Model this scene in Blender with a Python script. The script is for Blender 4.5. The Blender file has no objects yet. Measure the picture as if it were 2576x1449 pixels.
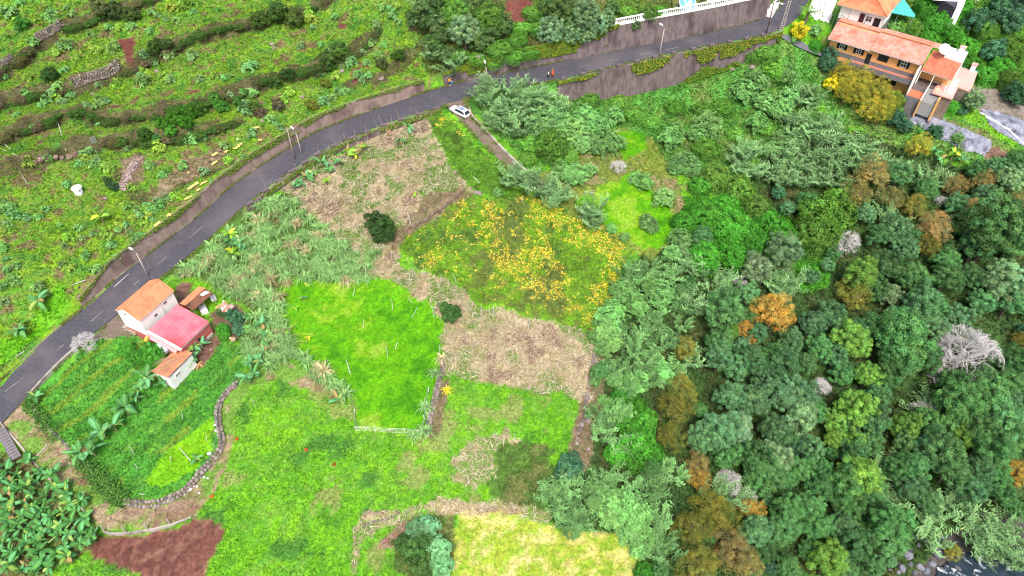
import bpy, math, random
import numpy as np
from mathutils import Vector, Matrix
R = math.radians
SC = bpy.context.scene
COL = SC.collection
RNG = np.random.default_rng(7)
random.seed(7)
# ------------------------------------------------------------------ camera
F, CX, CY, CAMZ, PITCH = 1786.0, 1288.0, 724.5, 85.0, R(46.0)
cam_d = bpy.data.cameras.new('camera'); cam = bpy.data.objects.new('camera', cam_d); COL.objects.link(cam)
cam.location = (0, 0, CAMZ); cam.rotation_euler = (math.pi / 2 - PITCH, 0, 0)
cam_d.sensor_width = 36; cam_d.lens = 36 * F / 2576.0
cam_d.clip_start = 1; cam_d.clip_end = 3000
SC.camera = cam
# ------------------------------------------------------------------ sky, sun, exposure
W = bpy.data.worlds.new('World'); SC.world = W; W.use_nodes = True
nt = W.node_tree; nt.nodes.clear()
sky = nt.nodes.new('ShaderNodeTexSky'); sky.sky_type = 'NISHITA'; sky.sun_disc = False
SUN_EL, SUN_ROT = R(58), R(176)
sky.sun_elevation = SUN_EL; sky.sun_rotation = SUN_ROT
sky.air_density = 1.0; sky.dust_density = 6.0; sky.ozone_density = 1.0
bg = nt.nodes.new('ShaderNodeBackground'); bg.inputs['Strength'].default_value = 0.13
wo = nt.nodes.new('ShaderNodeOutputWorld')
nt.links.new(sky.outputs[0], bg.inputs[0]); nt.links.new(bg.outputs[0], wo.inputs[0])
sd = bpy.data.lights.new('sun', 'SUN'); sd.energy = 2.0; sd.angle = R(14); sd.color = (1.0, 0.95, 0.87)
sun = bpy.data.objects.new('sun', sd); COL.objects.link(sun)
# nishita: rotation 0 = sun towards +Y, clockwise
sdir = Vector((math.sin(SUN_ROT) * math.cos(SUN_EL), math.cos(SUN_ROT) * math.cos(SUN_EL), math.sin(SUN_EL)))
sun.rotation_euler = sdir.to_track_quat('Z', 'Y').to_euler()
sun.location = (0, 0, 120)
SC.view_settings.view_transform = 'Standard'; SC.view_settings.look = 'None'
SC.view_settings.exposure = 0.78; SC.view_settings.gamma = 1.0
SC.render.engine = 'CYCLES'
SC.cycles.max_bounces = 5; SC.cycles.diffuse_bounces = 3; SC.cycles.glossy_bounces = 2
SC.cycles.transparent_max_bounces = 4; SC.cycles.use_denoising = True; SC.cycles.filter_width = 1.1
# ------------------------------------------------------------------ helpers: projection
cp, sp = math.cos(PITCH), math.sin(PITCH)
def rays(u, v):
    a = (np.asarray(u, float) - CX) / F; b = (CY - np.asarray(v, float)) / F
    return np.stack([a, cp + b * sp, -sp + b * cp], -1)
def proj(P):
    P = np.asarray(P, float); d = P - np.array([0, 0, CAMZ])
    dep = d[..., 1] * cp - d[..., 2] * sp
    return CX + F * d[..., 0] / dep, CY - F * (d[..., 1] * sp + d[..., 2] * cp) / dep
def at_z(u, v, z):
    d = rays(u, v); t = (np.asarray(z, float) - CAMZ) / d[..., 2]
    return d * t[..., None] + np.array([0, 0, CAMZ])
def ppm(P):                                  # image units per metre at P
    d = np.asarray(P, float) - np.array([0, 0, CAMZ]); return F / (d[..., 1] * cp - d[..., 2] * sp)
# ------------------------------------------------------------------ value noise
def _h(i, j, s):
    n = (i.astype(np.int64) * 374761393 + j.astype(np.int64) * 668265263 + s * 974634777) & 0xffffffff
    n = ((n ^ (n >> 13)) * 1274126177) & 0xffffffff
    return ((n ^ (n >> 16)) & 0xffff) / 65535.0
def vnoise(x, y, s=0):
    x = np.asarray(x, float); y = np.asarray(y, float)
    i = np.floor(x); j = np.floor(y); a = x - i; b = y - j
    a = a * a * (3 - 2 * a); b = b * b * (3 - 2 * b)
    i = i.astype(np.int64); j = j.astype(np.int64)
    return (_h(i, j, s) * (1 - a) + _h(i + 1, j, s) * a) * (1 - b) + (_h(i, j + 1, s) * (1 - a) + _h(i + 1, j + 1, s) * a) * b
def fbm(x, y, s=0, o=3):
    r = 0; w = .5; t = 0
    for k in range(o):
        r = r + w * vnoise(np.asarray(x) * 2 ** k, np.asarray(y) * 2 ** k, s + k * 7); t += w; w *= .5
    return r / t
def smooth(x): x = np.clip(x, 0, 1); return x * x * (3 - 2 * x)
# ------------------------------------------------------------------ helpers: meshes and tags
def mkmesh(name, V, faces, mats=(), cols=None, smoothf=False, midx=None):
    me = bpy.data.meshes.new(name)
    V = np.asarray(V, np.float32)
    groups = [np.asarray(f, np.int32) for f in (faces if isinstance(faces, (list, tuple)) and len(faces) and hasattr(faces[0], 'ndim') else [faces])]
    nl = sum(g.size for g in groups); nf = sum(len(g) for g in groups)
    me.vertices.add(len(V)); me.vertices.foreach_set('co', V.ravel())
    me.loops.add(nl); me.polygons.add(nf)
    me.loops.foreach_set('vertex_index', np.concatenate([g.ravel() for g in groups]))
    st = []; k = 0
    for g in groups:
        st.append(k + np.arange(len(g)) * g.shape[1]); k += g.size
    me.polygons.foreach_set('loop_start', np.concatenate(st).astype(np.int32))
    if midx is not None: me.polygons.foreach_set('material_index', np.asarray(midx, np.int32))
    for m in mats: me.materials.append(m)
    me.update(calc_edges=True)
    me.polygons.foreach_set('use_smooth', np.full(nf, smoothf, bool))
    if cols is not None:
        a = me.color_attributes.new('col', 'FLOAT_COLOR', 'POINT')
        c = np.ones((len(V), 4), np.float32); c[:, :3] = cols; a.data.foreach_set('color', c.ravel())
    me.validate(verbose=False)
    return me
def link(name, me, parent=None, loc=None, rot=None, scale=None, color=None):
    o = bpy.data.objects.new(name, me); COL.objects.link(o)
    if parent is not None: o.parent = parent
    if loc is not None: o.location = loc
    if rot is not None: o.rotation_euler = rot
    if scale is not None: o.scale = scale if hasattr(scale, '__len__') else (scale,) * 3
    if color is not None: o.color = (*color, 1)
    return o
def tag(o, label=None, cat=None, group=None, kind=None):
    if label: o['label'] = label
    if cat: o['category'] = cat
    if group: o['group'] = group
    if kind: o['kind'] = kind
    return o
def thing(name, label, cat, loc=(0, 0, 0), rz=0, group=None):
    o = link(name, None, None, loc, (0, 0, rz)); return tag(o, label, cat, group)
class MB:
    """collects convex pieces; every piece is verts + polygons"""
    def __init__(s): s.v = []; s.f = []
    def add(s, V, Fs):
        k = len(s.v); s.v += [tuple(p) for p in V]; s.f += [[i + k for i in f] for f in Fs]; return s
    def box(s, c, d, rz=0, M=None):
        hx, hy, hz = d[0] / 2, d[1] / 2, d[2] / 2
        V = [Vector((x * hx, y * hy, z * hz)) for z in (-1, 1) for y in (-1, 1) for x in (-1, 1)]
        T = Matrix.Translation(c) @ Matrix.Rotation(rz, 4, 'Z')
        if M is not None: T = M @ T
        return s.add([T @ p for p in V], [[0, 2, 3, 1], [4, 5, 7, 6], [0, 1, 5, 4], [2, 6, 7, 3], [0, 4, 6, 2], [1, 3, 7, 5]])
    def prism(s, pts, z0, z1):
        n = len(pts)
        V = [(p[0], p[1], z0) for p in pts] + [(p[0], p[1], z1) for p in pts]
        return s.add(V, [list(range(n))[::-1], list(range(n, 2 * n))] + [[i, (i + 1) % n, n + (i + 1) % n, n + i] for i in range(n)])
    def slab(s, quad, t):                     # a 3D polygon thickened downwards along its normal
        q = [Vector(p) for p in quad]; n = (q[1] - q[0]).cross(q[2] - q[0]).normalized()
        if n.z < 0: n = -n
        k = len(q); V = q + [p - n * t for p in q]
        return s.add(V, [list(range(k)), list(range(k, 2 * k))[::-1]] + [[i, i + k, (i + 1) % k + k, (i + 1) % k] for i in range(k)])
    def tube(s, pts, rad, n=6, cap=True):
        pts = [Vector(p) for p in pts]; rad = rad if hasattr(rad, '__len__') else [rad] * len(pts)
        V = []; Fs = []
        for i, p in enumerate(pts):
            d = (pts[min(i + 1, len(pts) - 1)] - pts[max(i - 1, 0)]).normalized()
            a = d.cross(Vector((0, 0, 1)) if abs(d.z) < .9 else Vector((1, 0, 0))).normalized(); b = d.cross(a)
            for k in range(n):
                t = 2 * math.pi * k / n; V.append(p + (a * math.cos(t) + b * math.sin(t)) * rad[i])
        for i in range(len(pts) - 1):
            for k in range(n): Fs.append([i * n + k, i * n + (k + 1) % n, (i + 1) * n + (k + 1) % n, (i + 1) * n + k])
        if cap: Fs += [list(range(n))[::-1], [(len(pts) - 1) * n + k for k in range(n)]]
        return s.add(V, Fs)
    def blob(s, c, r, seed=0, n=7, m=5, j=.15):
        rg = random.Random(seed); V = [(c[0], c[1], c[2] - r[2])]
        for a in range(1, m):
            ph = math.pi * a / m
            for b in range(n):
                t = 2 * math.pi * (b + .5 * (a % 2)) / n; q = 1 + rg.uniform(-j, j)
                V.append((c[0] + r[0] * q * math.sin(ph) * math.cos(t), c[1] + r[1] * q * math.sin(ph) * math.sin(t), c[2] - r[2] * q * math.cos(ph)))
        V.append((c[0], c[1], c[2] + r[2])); L = len(V) - 1; Fs = []
        for b in range(n): Fs.append([0, 1 + (b + 1) % n, 1 + b]); Fs.append([L, L - n + b, L - n + (b + 1) % n])
        for a in range(m - 2):
            for b in range(n):
                p = 1 + a * n + b; q = 1 + a * n + (b + 1) % n; Fs.append([p, q, q + n, p + n])
        return s.add(V, Fs)
    def mesh(s, name, mat, smoothf=False):
        me = bpy.data.meshes.new(name); me.from_pydata(s.v, [], s.f); me.materials.append(mat)
        if smoothf: me.polygons.foreach_set('use_smooth', [True] * len(me.polygons))
        me.update(); return me
    def build(s, name, mat, parent=None, smoothf=False, **k):
        return link(name, s.mesh(name, mat, smoothf), parent, **k)
# ------------------------------------------------------------------ materials
def newmat(name, base, rough=.8, spec=.3, metal=0.0):
    m = bpy.data.materials.new(name); m.use_nodes = True; n = m.node_tree.nodes; b = n['Principled BSDF']
    b.inputs['Base Color'].default_value = (*base, 1); b.inputs['Roughness'].default_value = rough
    b.inputs['Specular IOR Level'].default_value = spec; b.inputs['Metallic'].default_value = metal
    return m, n, m.node_tree.links, b
def noisemat(name, c1, c2, scale=2.0, rough=.85, spec=.2, detail=5, c3=None, scale3=.3, stretch=None, bump=0.0, metal=0.0):
    """two (or three) colours mixed by noise in object space"""
    m, n, l, b = newmat(name, c1, rough, spec, metal)
    tc = n.new('ShaderNodeTexCoord'); src = tc.outputs['Object']
    if stretch:
        mp = n.new('ShaderNodeMapping'); mp.inputs['Scale'].default_value = stretch; l.new(src, mp.inputs[0]); srcs = mp.outputs[0]
    else: srcs = src
    t = n.new('ShaderNodeTexNoise'); t.inputs['Scale'].default_value = scale; t.inputs['Detail'].default_value = detail; l.new(srcs, t.inputs['Vector'])
    r = n.new('ShaderNodeMapRange'); r.inputs['From Min'].default_value = .32; r.inputs['From Max'].default_value = .68; l.new(t.outputs['Fac'], r.inputs[0])
    mx = n.new('ShaderNodeMix'); mx.data_type = 'RGBA'; mx.inputs[6].default_value = (*c1, 1); mx.inputs[7].default_value = (*c2, 1); l.new(r.outputs[0], mx.inputs[0])
    out = mx.outputs[2]
    if c3:
        t3 = n.new('ShaderNodeTexNoise'); t3.inputs['Scale'].default_value = scale3; t3.inputs['Detail'].default_value = 4; l.new(srcs, t3.inputs['Vector'])
        r3 = n.new('ShaderNodeMapRange'); r3.inputs['From Min'].default_value = .5; r3.inputs['From Max'].default_value = .68; l.new(t3.outputs['Fac'], r3.inputs[0])
        m3 = n.new('ShaderNodeMix'); m3.data_type = 'RGBA'; m3.inputs[7].default_value = (*c3, 1); l.new(r3.outputs[0], m3.inputs[0]); l.new(out, m3.inputs[6]); out = m3.outputs[2]
    l.new(out, b.inputs['Base Color'])
    if bump:
        bp = n.new('ShaderNodeBump'); bp.inputs['Strength'].default_value = bump; bp.inputs['Distance'].default_value = .1
        l.new(t.outputs['Fac'], bp.inputs['Height']); l.new(bp.outputs[0], b.inputs['Normal'])
    return m
def attrmat(name, rough=.75, spec=.15, transl=.25, nscale=0.0, namp=.5, bump=0.0):
    """colour = mesh attribute 'col' x the object's own colour (x noise)"""
    m, n, l, b = newmat(name, (1, 1, 1), rough, spec)
    a = n.new('ShaderNodeAttribute'); a.attribute_name = 'col'; oi = n.new('ShaderNodeObjectInfo')
    mx = n.new('ShaderNodeMix'); mx.data_type = 'RGBA'; mx.blend_type = 'MULTIPLY'; mx.inputs[0].default_value = 1
    l.new(a.outputs['Color'], mx.inputs[6]); l.new(oi.outputs['Color'], mx.inputs[7]); out = mx.outputs[2]
    if nscale:
        tc = n.new('ShaderNodeTexCoord'); t = n.new('ShaderNodeTexNoise'); t.inputs['Scale'].default_value = nscale; t.inputs['Detail'].default_value = 6; t.inputs['Roughness'].default_value = .7
        l.new(tc.outputs['Object'], t.inputs['Vector'])
        r = n.new('ShaderNodeMapRange'); r.inputs['From Min'].default_value = .3; r.inputs['From Max'].default_value = .7; r.inputs['To Min'].default_value = 1 - namp; r.inputs['To Max'].default_value = 1 + namp
        l.new(t.outputs['Fac'], r.inputs[0]); vm = n.new('ShaderNodeVectorMath'); vm.operation = 'SCALE'; l.new(out, vm.inputs[0]); l.new(r.outputs[0], vm.inputs['Scale']); out = vm.outputs[0]
        if bump:
            bp = n.new('ShaderNodeBump'); bp.inputs['Strength'].default_value = bump; bp.inputs['Distance'].default_value = .25
            l.new(t.outputs['Fac'], bp.inputs['Height']); l.new(bp.outputs[0], b.inputs['Normal'])
    l.new(out, b.inputs['Base Color'])
    if transl:
        tr = n.new('ShaderNodeBsdfTranslucent'); l.new(out, tr.inputs['Color']); ms = n.new('ShaderNodeMixShader'); ms.inputs[0].default_value = transl
        l.new(b.outputs[0], ms.inputs[1]); l.new(tr.outputs[0], ms.inputs[2]); l.new(ms.outputs[0], n['Material Output'].inputs['Surface'])
    return m
M = {}
M['ground'] = attrmat('ground_cover_soil', transl=0, nscale=1.9, namp=.5, bump=.6)
M['leaf'] = attrmat('leaf')
M['asphalt'] = noisemat('asphalt', (.050, .049, .064), (.082, .080, .096), 2.2, .75, .3, 8, c3=(.105, .096, .108), scale3=.13)
M['paint'] = noisemat('road_paint', (.30, .30, .31), (.09, .09, .10), 3)
M['wallrock'] = noisemat('stained_concrete', (.12, .095, .10), (.20, .165, .168), 1.6, .9, .1, c3=(.075, .058, .062), scale3=.35, stretch=(1, 1, .4), bump=.3)
M['wallpink'] = noisemat('warm_concrete', (.19, .14, .125), (.28, .22, .195), 1.0, .9, .1, c3=(.12, .085, .08), scale3=.35, stretch=(1, 1, .6), bump=.3)
M['concrete'] = noisemat('concrete', (.32, .29, .27), (.42, .39, .36), 2.5, .9, .1, c3=(.2, .17, .16), scale3=.6)
M['drive'] = noisemat('drive_concrete', (.13, .10, .085), (.19, .15, .125), 1.5, .9, .1, c3=(.10, .11, .05), scale3=.4)
M['kerb'] = noisemat('mossy_kerb', (.17, .14, .11), (.30, .26, .21), 1.0, .9, .1, c3=(.10, .13, .04), scale3=.5)
M['stone'] = attrmat('field_stone', .95, .1, 0, nscale=5, namp=.35)
M['bark'] = noisemat('bark', (.12, .09, .07), (.2, .16, .13), 6)
M['deadwood'] = noisemat('dead_wood', (.48, .46, .47), (.62, .60, .61), 6)
M['wood'] = noisemat('weathered_pole', (.25, .2, .17), (.36, .31, .27), 5)
M['white'] = noisemat('white_plaster', (.8, .8, .79), (.84, .84, .83), 1.5, .9, .1)
M['dark'] = newmat('dark_opening', (.015, .015, .018), .4)[0]
# ------------------------------------------------------------------ road edges (image units, height): L = hill side, R = valley side
RD = np.array([  # Lu, Lv, Ru, Rv, z, wall height on the hill side, wall height on the valley side
 (-190, 1120, -200, 1240, -5.5, 0, 0), (-80, 1030, -66, 1135, -4.4, 0, 0), (2, 960, 48, 1018, -3.3, 0, .2), (110, 860, 152, 910, -2, 0, .4),
 (213, 773, 250, 826, -.7, 1.6, 0), (300, 696, 345, 748, .2, 3.0, 0), (353, 656, 395, 704, .7, 3.1, .4), (433, 596, 478, 640, 1.4, 3.0, .6),
 (520, 526, 565, 562, 2.4, 2.9, .7), (567, 483, 614, 520, 2.9, 2.8, .8), (644, 425, 684, 462, 4.0, 2.8, 1.2), (727, 373, 762, 408, 4.9, 2.8, 1.3), (794, 333, 827, 370, 5.6, 2.8, 1.3),
 (877, 300, 905, 337, 6.3, 2.8, 1.3), (944, 275, 977, 309, 6.9, 2.7, 1.3), (1011, 252, 1050, 286, 7.5, 2.5, 1.2), (1081, 230, 1115, 266, 8.1, 2.4, .3),
 (1131, 215, 1160, 252, 8.6, 2.6, 0), (1177, 202, 1200, 240, 8.9, 3.0, .4), (1288, 180, 1310, 217, 9.6, 3.6, 1.6), (1388, 160, 1400, 200, 10.2, 4.3, 4.0), (1450, 148, 1462, 186, 10.6, 4.8, 5.6),
 (1521, 133, 1532, 169, 11, 5.3, 6.6), (1605, 117, 1612, 151, 11.4, 5.4, 7.2), (1738, 92, 1750, 121, 12, 5.4, 7.0), (1855, 65, 1872, 97, 12.6, 5.2, 5.0),
 (1925, 44, 1958, 77, 13, 4.6, 1.5), (1960, 18, 2008, 42, 13.4, 2.0, .3), (1985, -30, 2042, -10, 14, 0, 0), (2010, -80, 2080, -60, 14.6, 0, 0)], float)
EL = at_z(RD[:, 0], RD[:, 1], RD[:, 4]); ER = at_z(RD[:, 2], RD[:, 3], RD[:, 4])
def resample(P, extra, step):
    """Catmull-Rom through P with the columns of extra carried along"""
    Q = np.hstack([P, extra]); out = []
    for i in range(len(Q) - 1):
        p0, p1, p2, p3 = Q[max(i - 1, 0)], Q[i], Q[i + 1], Q[min(i + 2, len(Q) - 1)]
        n = max(1, int(np.linalg.norm(p2[:3] - p1[:3]) / step))
        for k in range(n):
            t = k / n
            c = .5 * ((2 * p1) + (-p0 + p2) * t + (2 * p0 - 5 * p1 + 4 * p2 - p3) * t * t + (-p0 + 3 * p1 - 3 * p2 + p3) * t ** 3)
            e = p1 * (1 - t) + p2 * t; c[6:] = e[6:]; out.append(c)
    out.append(Q[-1]); return np.array(out)
RS = resample(EL, np.hstack([ER, RD[:, 5:7], RD[:, 0:1]]), 1.0)     # L xyz, R xyz, Hup, Hdn, Lu
RL, RR = RS[:, :3], RS[:, 3:6]
# smooth heights along the road
def sm1(a, n=9):
    k = np.ones(n) / n; return np.convolve(np.pad(a, n // 2, mode='edge'), k, 'valid')
RZ = sm1(RL[:, 2], 15); RL = RL.copy(); RR = RR.copy(); RL[:, 2] = RZ; RR[:, 2] = RZ
RC = (RL + RR) / 2; RW = np.linalg.norm((RL - RR)[:, :2], axis=1) / 2
tng = np.gradient(RC[:, :2], axis=0); tng /= np.linalg.norm(tng, axis=1)[:, None]
RN = np.stack([-tng[:, 1], tng[:, 0]], 1)                            # points to the hill side
HUP, HDN, RLU = RS[:, 6], RS[:, 7], RS[:, 8]
# ------------------------------------------------------------------ ground heights
CTRL = [(-150, 500, 9), (0, 500, 7.5), (0, 700, 4.5), (60, 850, 0), (150, 700, 4.5), (100, 350, 10.5), (100, 200, 13.5), (0, 0, 19), (-150, 0, 21), (300, 500, 6), (250, 620, 4.6), (300, 300, 11), (450, 420, 8),
 (500, 200, 13.5), (500, 50, 17.5), (600, 320, 8.8), (800, 230, 10), (800, 100, 14), (800, 0, 17), (950, 180, 10.5), (1000, 80, 14), (1000, 0, 17), (1090, 170, 11), (1150, 110, 14), (1200, 40, 18),
 (1350, 80, 15.5), (1350, 0, 20), (1500, 20, 18), (1700, 10, 18), (1800, -20, 19), (1950, -120, 20), (1200, -120, 24), (500, -120, 24), (-100, -120, 27),
 (760, 470, 3.4), (950, 430, 4.6), (1060, 340, 6.4), (900, 530, 2.8), (560, 640, 0.4), (700, 600, 1), (820, 660, -.2), (480, 730, -.8), (600, 780, -1.4), (400, 800, -.8), (330, 870, -1.6), (500, 900, -2.4),
 (960, 630, 1.6), (1100, 480, 4.2), (1060, 600, 1.5), (1230, 480, 3), (1300, 600, .8), (1400, 700, -.8), (1230, 720, -.4), (1500, 780, -2.6), (1130, 760, -1.3), (930, 760, -1.6), (950, 950, -3),
 (760, 880, -2.6), (1060, 1050, -3.6), (1090, 880, -2.6), (1300, 880, -3.4), (1450, 960, -4.6), (1300, 1080, -5), (1430, 1180, -6.5), (900, 1150, -4.6), (700, 1100, -4.2), (1150, 1250, -6.2), (800, 1350, -6.4),
 (600, 1300, -6), (560, 1150, -4.4), (300, 1000, -3), (200, 960, -2.6), (100, 1010, -3.4), (450, 1100, -3.8), (350, 1200, -4.4), (100, 1110, -4.6), (20, 1070, -4.3), (230, 1270, -5.8), (400, 1310, -6), (400, 1400, -7), (150, 1350, -8.2),
 (20, 1200, -7.6), (0, 1400, -9.5), (700, 1449, -7.2), (1000, 1400, -7.6), (1300, 1360, -8.2), (1500, 1400, -8.8), (1400, 1560, -9.5), (800, 1560, -8), (200, 1560, -10),
 (1180, 300, 7.9), (1230, 350, 6.2), (1290, 410, 4.3), (1370, 465, 2.4), (1300, 330, 5.2), (1400, 280, 5.6), (1420, 380, 3), (1500, 240, 4.8), (1600, 240, 4), (1560, 340, 2.2), (1680, 215, 4.6), (1700, 300, 1.6), (1560, 430, 1), (1600, 530, -.8),
 (1820, 190, 4.8), (1900, 150, 7.5), (1850, 280, 1.2), (1950, 230, 2.8), (1650, 620, -2.6), (1720, 480, -.8), (1800, 400, -.6), (1850, 560, -4), (1750, 650, -4.6), (1550, 730, -3.2), (1560, 900, -5.6),
 (2000, 130, 8.5), (2080, 190, 5.5), (2100, 260, 3), (2000, 330, .4), (2150, 340, .2), (2250, 290, 2.6), (2250, 200, 5), (2400, 300, 3), (2480, 370, 2), (2560, 310, 4), (2560, 200, 7), (2350, 360, 1.4), (2480, 200, 6), (2300, 246, 5.0), (2345, 258, 4.8), (2400, 264, 4.8), (2200, 215, 5.6), (2430, 80, 12), (2540, 80, 12), (2300, 30, 13),
 (2150, 60, 11), (2500, -20, 16), (2060, 20, 13.2), (2600, -120, 20), (2750, 200, 9), (2750, 400, 0), (2050, 450, -4), (2300, 430, -2.5), (2500, 480, -4.5), (2000, 600, -8), (2300, 600, -9), (2560, 620, -10), (1850, 750, -9), (2150, 800, -14), (2450, 800, -16),
 (1650, 1000, -8.5), (1850, 1000, -14), (2150, 1000, -19), (2500, 1000, -21), (1600, 1200, -9.5), (1800, 1200, -15), (2100, 1200, -22), (2500, 1200, -25), (1620, 1380, -11), (1800, 1400, -17), (2100, 1400, -24.4), (2350, 1420, -26), (2560, 1400, -26.4), (2560, 1600, -27), (2000, 1600, -25), (2800, 1000, -24), (2800, 1300, -26), (2800, 700, -12)]
C = np.array(CTRL, float); CP = at_z(C[:, 0], C[:, 1], C[:, 2])
def tps(x, y):
    d2 = (x[..., None] - CP[:, 0]) ** 2 + (y[..., None] - CP[:, 1]) ** 2
    return (.5 * d2 * np.log(d2 + 1e-6)) @ TW[:-3] + TW[-3] + TW[-2] * x + TW[-1] * y
d2 = (CP[:, None, 0] - CP[None, :, 0]) ** 2 + (CP[:, None, 1] - CP[None, :, 1]) ** 2
n_ = len(CP); K = .5 * d2 * np.log(d2 + 1e-6) + np.eye(n_) * 60.0; Pm = np.column_stack([np.ones(n_), CP[:, 0], CP[:, 1]])
TW = np.linalg.solve(np.block([[K, Pm], [Pm.T, np.zeros((3, 3))]]), np.concatenate([CP[:, 2], np.zeros(3)]))
GS = .6; GX0, GX1, GY0, GY1 = -190.0, 190.0, 8.0, 236.0
gx = np.arange(GX0, GX1 + .01, GS); gy = np.arange(GY0, GY1 + .01, GS); NX, NY = len(gx), len(gy)
X, Y = np.meshgrid(gx, gy); H = np.zeros_like(X)
for r0 in range(0, NY, 40): H[r0:r0 + 40] = tps(X[r0:r0 + 40], Y[r0:r0 + 40])
# soft limits far outside the picture
H = np.clip(H, -27.5, 45)
def seg_signed(x, y, P):
    """distance to the polyline and the side of it (positive = left of its direction); index of the nearest segment"""
    best = np.full(x.shape, 1e9); side = np.zeros(x.shape); idx = np.zeros(x.shape, int); tt = np.zeros(x.shape)
    for i in range(len(P) - 1):
        a, b = P[i][:2], P[i + 1][:2]; d = b - a; L2 = d @ d + 1e-9
        t = np.clip(((x - a[0]) * d[0] + (y - a[1]) * d[1]) / L2, 0, 1)
        dx = x - a[0] - t * d[0]; dy = y - a[1] - t * d[1]; q = np.hypot(dx, dy); m = q < best
        best = np.where(m, q, best); side = np.where(m, d[0] * dy - d[1] * dx, side); idx = np.where(m, i, idx); tt = np.where(m, t, tt)
    return best, np.sign(side), idx, tt
# terrace banks on the hill side: steps that fade out away from the bank
def samp(A, x, y):
    fx = np.clip((np.asarray(x) - GX0) / GS, 0, NX - 1.001); fy = np.clip((np.asarray(y) - GY0) / GS, 0, NY - 1.001)
    i = fx.astype(int); j = fy.astype(int); a = fx - i; b = fy - j
    return (A[j, i] * (1 - a) + A[j, i + 1] * a) * (1 - b) + (A[j + 1, i] * (1 - a) + A[j + 1, i + 1] * a) * b
def hit(u, v, dz=0.0, A=None):
    """where the ray through (u, v) meets the ground lifted by dz"""
    A = H if A is None else A; u = np.atleast_1d(np.asarray(u, float)); v = np.atleast_1d(np.asarray(v, float)); d = rays(u, v)
    ts = np.linspace(40, 300, 261); done = np.zeros(len(u), bool); lo = np.full(len(u), 40.0); hi = np.full(len(u), 300.0)
    p = d[:, None, :] * ts[None, :, None]; below = (p[..., 2] + CAMZ) < samp(A, p[..., 0], p[..., 1]) + dz
    k = np.where(below.any(1), below.argmax(1), len(ts) - 1); hi = ts[k]; lo = ts[np.maximum(k - 1, 0)]
    for _ in range(14):
        mid = (lo + hi) / 2; p = d * mid[:, None]; b = (p[:, 2] + CAMZ) < samp(A, p[:, 0], p[:, 1]) + dz
        hi = np.where(b, mid, hi); lo = np.where(b, lo, mid)
    p = d * hi[:, None]; p[:, 2] = samp(A, p[:, 0], p[:, 1]); return p
BANKS = [([(-140, 230), (0, 185), (107, 110), (160, 74), (240, 48), (340, 12), (420, -20)], 2.8), ([(-120, 310), (0, 255), (110, 232), (187, 225), (307, 178), (365, 150), (440, 120), (533, 82), (644, 58), (744, 28), (840, -10)], 2.8),
 ([(-140, 385), (0, 345), (110, 308), (200, 278), (290, 300), (467, 268), (600, 232), (711, 190), (794, 172), (904, 122), (960, 60)], 2.8), ([(-120, 470), (0, 428), (110, 400), (217, 365), (330, 350), (420, 345), (520, 330), (600, 300)], 2.8),
 ([(870, 215), (960, 200), (1010, 160), (1060, 110)], 1.4), ([(560, 395), (470, 440), (380, 500), (300, 440)], .9), ([(1130, 60), (1240, 90), (1330, 70)], 1.0)]
H0 = H.copy()
BANKP = []
for pts, hgt in BANKS:
    p = np.array(pts, float); q = hit(p[:, 0], p[:, 1], A=H0); q = resample(q, np.zeros((len(q), 4)), 3)[:, :3]
    if q[0, 0] > q[-1, 0]: q = q[::-1]
    BANKP.append(q)
    m = (np.abs(X) < 175); dist, sd_, _, _ = seg_signed(X, Y, q); s = dist * sd_ + (fbm(X * .25, Y * .25, 3) - .5) * 1.5
    end = smooth((np.minimum(np.hypot(X - q[0, 0], Y - q[0, 1]), np.hypot(X - q[-1, 0], Y - q[-1, 1]))) / 8)
    H += hgt * end * (smooth(s / 1.5 + .5) - smooth(s / 14 + .5)) * (dist < 9)
    H += 0
# retaining step under the dry terrace and round the garden
for pts, hgt, wide in [([(1175, 478), (1090, 540), (1020, 585), (1000, 650)], -1.1, 6), ([(70, 1013), (150, 1103), (243, 1199), (310, 1262), (377, 1271), (433, 1256), (510, 1186), (560, 1109), (550, 1040), (600, 966)], .9, 5),
                       ([(900, 1330), (960, 1305), (1040, 1290), (1140, 1286), (1370, 1310)], 1.0, 6), ([(0, 1065), (75, 1150), (165, 1240), (262, 1340), (372, 1335), (480, 1302)], 1.3, 5), ([(1114, 913), (1091, 1009), (1072, 1099)], -.5, 4)]:
    p = np.array(pts, float); q = hit(p[:, 0], p[:, 1], A=H0); dist, sd_, _, _ = seg_signed(X, Y, q); s = dist * sd_
    end = smooth((np.minimum(np.hypot(X - q[0, 0], Y - q[0, 1]), np.hypot(X - q[-1, 0], Y - q[-1, 1]))) / 5)
    H += hgt * end * (smooth(s / 1.0 + .5) - smooth(s / (2 * wide) + .5)) * (dist < wide)
H += (fbm(X * .12, Y * .12, 11) - .5) * .7 + (fbm(X * .6, Y * .6, 12) - .5) * .3
# cut the road and its walls into the ground
dist, side, idx, tt = seg_signed(X, Y, RC[::2]); idx = np.minimum(idx * 2, len(RC) - 3)
lin = lambda a: a[idx] * (1 - tt) + a[idx + 2] * tt
zr, w, hu, hd = lin(RZ), lin(RW), lin(HUP), lin(HDN); lat = dist * side
flat = w + .9
up = zr + hu + (lat - flat) * .04; dn = zr - hd + 0 * lat
bl_u = smooth((lat - flat) / 9); bl_d = smooth((-lat - flat) / 6)
Hu = np.where(lat > flat, up * (1 - bl_u) + H * bl_u, zr - .06); Hd = np.where(-lat > flat - .75, dn * (1 - bl_d) + H * bl_d, zr - .06)
H = np.where(side > 0, Hu, Hd)
# drain gap beside the people: the cleft between the two hill walls
H1 = H
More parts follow.
